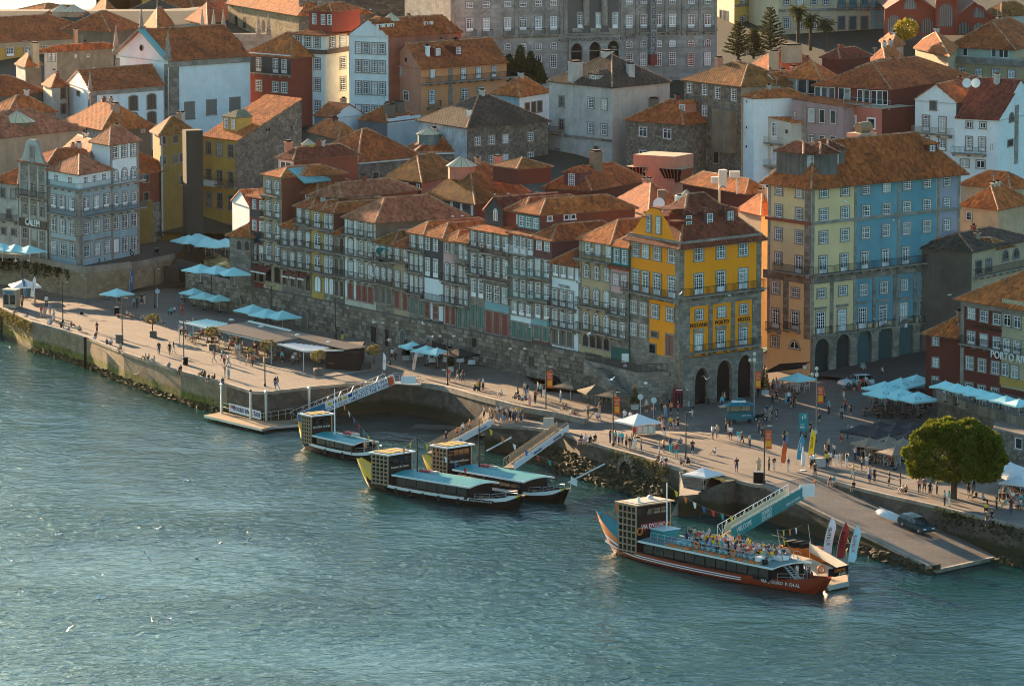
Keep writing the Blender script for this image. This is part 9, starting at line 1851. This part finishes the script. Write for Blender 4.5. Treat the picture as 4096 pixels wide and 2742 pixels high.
for kk,u0,u1,v0,v1,ref,lab,mt,fac in(('W',770,1190,330,250,0,'black sloping awning beside the tall block',m_ck,None),):
 a,b,c,d=G('W',770,385,7.2),G('W',1185,330,7.2),G('W',1290,280,8.4),G('W',930,300,8.4);r=empty('shop_awning',a,0,lab,'awning');k=MB();k.face([a,b,c,d],mt);k.face([a-Vector((0,0,.3)),b-Vector((0,0,.3)),b,a],mt);k.build('canvas',r)
for lab,pts,z0,z1,mt in(('dark brown awning of the cafe left of the stairs',((550,480),(650,500),(700,430),(610,410)),6.4,7.2,m_cd),('second dark brown awning of the cafe left of the stairs',((660,500),(750,515),(800,450),(710,435)),6.4,7.2,m_cd)):
 a,b,c,d=G('V',*pts[0],z0),G('V',*pts[1],z0),G('V',*pts[2],z1),G('V',*pts[3],z1);r=empty('cafe_awning',a,0,lab,'awning');k=MB();k.face([a,b,c,d],mt);k.build('canvas',r);k=MB();[k.bar(p,(p.x,p.y,4),.05,.05,m_blk)for p in(a,b)];k.build('posts',r)
for u0,u1,lab in((60,190,'dark red awning at the left end of the row'),(325,380,'first small maroon awning over the arched doors'),(390,440,'second small maroon awning over the arched doors'),(458,515,'third small maroon awning over the arched doors')):
 A_,B_=rowpt(px('f',u0,0)[0]),rowpt(px('f',u1,0)[0]);z=zat(A_.y,px('f',0,878+(u0-60)*.16)[1]);q=[A_+ROUT*1.1,B_+ROUT*1.1,B_+ROUT*.05,A_+ROUT*.05];r=empty('row_awning',(A_.x,A_.y,z),0,lab,'awning');k=MB();k.face([(p.x,p.y,z+(-.5 if i<2 else.25))for i,p in enumerate(q)],P_MAROON);k.face([(q[0].x,q[0].y,z-.72),(q[1].x,q[1].y,z-.72),(q[1].x,q[1].y,z-.5),(q[0].x,q[0].y,z-.5)],m_cw);k.build('canvas',r)
P=G('U',1475,915);r=empty('wheelchair',P,R(30),'wheelchair with seated person in mustard jacket on the walkway','wheelchair');k=MB();k.box(-.25,.25,-.25,.25,.45,.5,m_blk);k.box(-.25,.25,.22,.27,.5,.95,m_blk);part(k,'seat',r)
for s in(-1,1):k=MB();k.tube((s*.3,.1,.3),(s*.33,.1,.3),.3,.3,14,m_tyr);part(k,'wheel',r)
person(P+Vector((0,0,.02)),'c','y','k',R(30),'in the wheelchair')
o,lab,wh,x=PEOPLE[-1];tag(o,lab,'person','people in the wheelchair')
P=G('S',920,310);r=empty('microphone_stand',P,0,'busker microphone stand with amplifier on the shaded quay','microphone stand');k=MB();k.tube((-.15,0,0),(-.15,0,1.5),.02,.02,5,m_blk);k.bar((-.15,0,1.5),(.1,-.1,1.7),.03,.03,m_blk);part(k,'stand',r);k=MB();k.box(.1,.55,-.15,.15,0,.4,m_blk);part(k,'amplifier',r)
a,b=G('S',1440,770,3.9),G('S',1690,900,3.4);k=MB();n_=Vector((-.88,-.47,0))*.12;pts=[a.lerp(b,i/12)+n_-Vector((0,0,1.9*math.sin(math.pi*i/12)))for i in range(13)];[k.tube(p,q,.06,.06,5,m_rope)for p,q in zip(pts,pts[1:])];tag(k.build('mooring_rope'),'thick mooring rope hanging in a loop on the sunlit quay wall','rope')
for kk,a,b,lab in(('C',(98,855,1.5),(310,740,3.2),'short grey mooring spar left of the second gangway'),('C',(790,1120,1.2),(1100,962,3.0),'long grey mooring spar reaching from the quay to a bow')):k=MB();k.tube(G(kk,*a),G(kk,*b),.11,.11,8,m_steel);tag(k.build('mooring_spar'),lab,'spar')
# gulls
def gull_mesh(up):
 k=MB();k.lathe([(.01,-.27),(.05,-.2),(.09,-.02),(.08,.12),(.05,.2),(.03,.27),(.005,.3)],7,m_wht,(0,0,0));me0=[(v[0],-v[2],v[1])for v in k.v];k.v=me0
 for s in(-1,1):
  a,b,c=(s*.06,-.12,.02),(s*.06,.1,.02),(s*.42,-.16,up);d,e=(s*.40,.06,up),(s*.80,.10,up*.35);m=plain('gull_grey',(.42,.43,.44),.7);f=[a,c,d,b];k.face(f if s<0 else f[::-1],m);k.face(f[::-1]if s<0 else f,m_wht);f=[c,e,d];k.face(f,m);k.face(f[::-1],plain('gull_tip',(.1,.1,.1),.7))
 return k.mesh('gull')
GM=[gull_mesh(u)for u in(.22,-.06,.34)]
GS='''H1565,40 100,258 480,500 1335,455 1680,595 1845,582 2108,570 1255,685 1693,720 70,725 880,830 200,990 830,1045 1450,1212 1290,1235 1945,1137 590,1290
B1050,80 1468,95 1178,228 1548,200 1725,200 1640,485 980,1190
C1160,250 1445,275 1960,245 2060,920 1300,1152 985,1300 1800,335
f1040,715 1040,960
h1225,490 815,330 1910,1255 1330,1390 1700,1120
g665,1010 1525,1115 1945,1125 260,1390 190,1255 755,1450'''
n=0;rr=random.Random(5);gl=[]
for line in GS.split('\n'):
 for t in line[1:].split():
  u,v=map(float,t.split(','));p=px(line[0],u,v);D={'H':470,'B':585,'C':560,'f':640,'h':590,'g':585}[line[0]];P=ony(p,min(D,onz(p,3.0).y)if line[0]=='H'else D)
  o=put('gull',GM[n%3],None,P,rr.uniform(0,6.28));o.rotation_euler=(rr.uniform(-.3,.3),rr.uniform(-.7,.7),rr.uniform(0,6.28));o.scale=(1.05,)*3;gl.append((p,line[0],o));n+=1
WH={'H':'over the open water','B':'before the basin and town wall','C':'over the sunny square','f':'in front of the old house row','h':'in front of the tall block','g':'near the yellow hotel'}
for kk in WH:
 L=sorted([g for g in gl if g[1]==kk],key=lambda g:g[0][0])
 for i,(p,_,o)in enumerate(L):tag(o,ordn(i,len(L))+' white gull flying '+WH[kk],'gull','gulls in flight')
for i,(k,u,v,D)in enumerate((('b',1020,80,800),('f',2075,268,696),('f',2190,262,694),('f',1720,455,655),('f',1800,450,652),('a',795,575,785))):
 o=put('gull',GM[1],None,ony(px(k,u,v),D),1.0);o.scale=(.5,1,1);tag(o,['gull perched on the roof left of the palace','left gull of two on the mossy roof','right gull of two on the mossy roof','left gull of two on the cream house wall','right gull of two on the cream house wall','gull on the chapel ridge'][i],'gull','gulls resting on roofs')
 # evening air
m,nt,b=newmat('evening_haze');nt.nodes.remove(b);pv=nt.nodes.new('ShaderNodeVolumePrincipled');pv.inputs['Color'].default_value=(1.0,.93,.85,1);pv.inputs['Density'].default_value=.000005;pv.inputs['Anisotropy'].default_value=.75
nt.links.new(pv.outputs[0],nt.nodes['Material Output'].inputs['Volume']);mb=MB();mb.box(-1100,1100,-60,4400,-6,112,m);tag(mb.build('haze'),None,None,None,'stuff')
# lettering becomes plain meshes
bpy.context.view_layer.update()
_dg=bpy.context.evaluated_depsgraph_get()
for o in[o for o in bpy.data.objects if o.type=='FONT']:
 me=bpy.data.meshes.new_from_object(o.evaluated_get(_dg));n=bpy.data.objects.new('lettering',me);COL.objects.link(n)
 n.parent=o.parent;n.location=o.location;n.rotation_euler=o.rotation_euler;bpy.data.objects.remove(o)
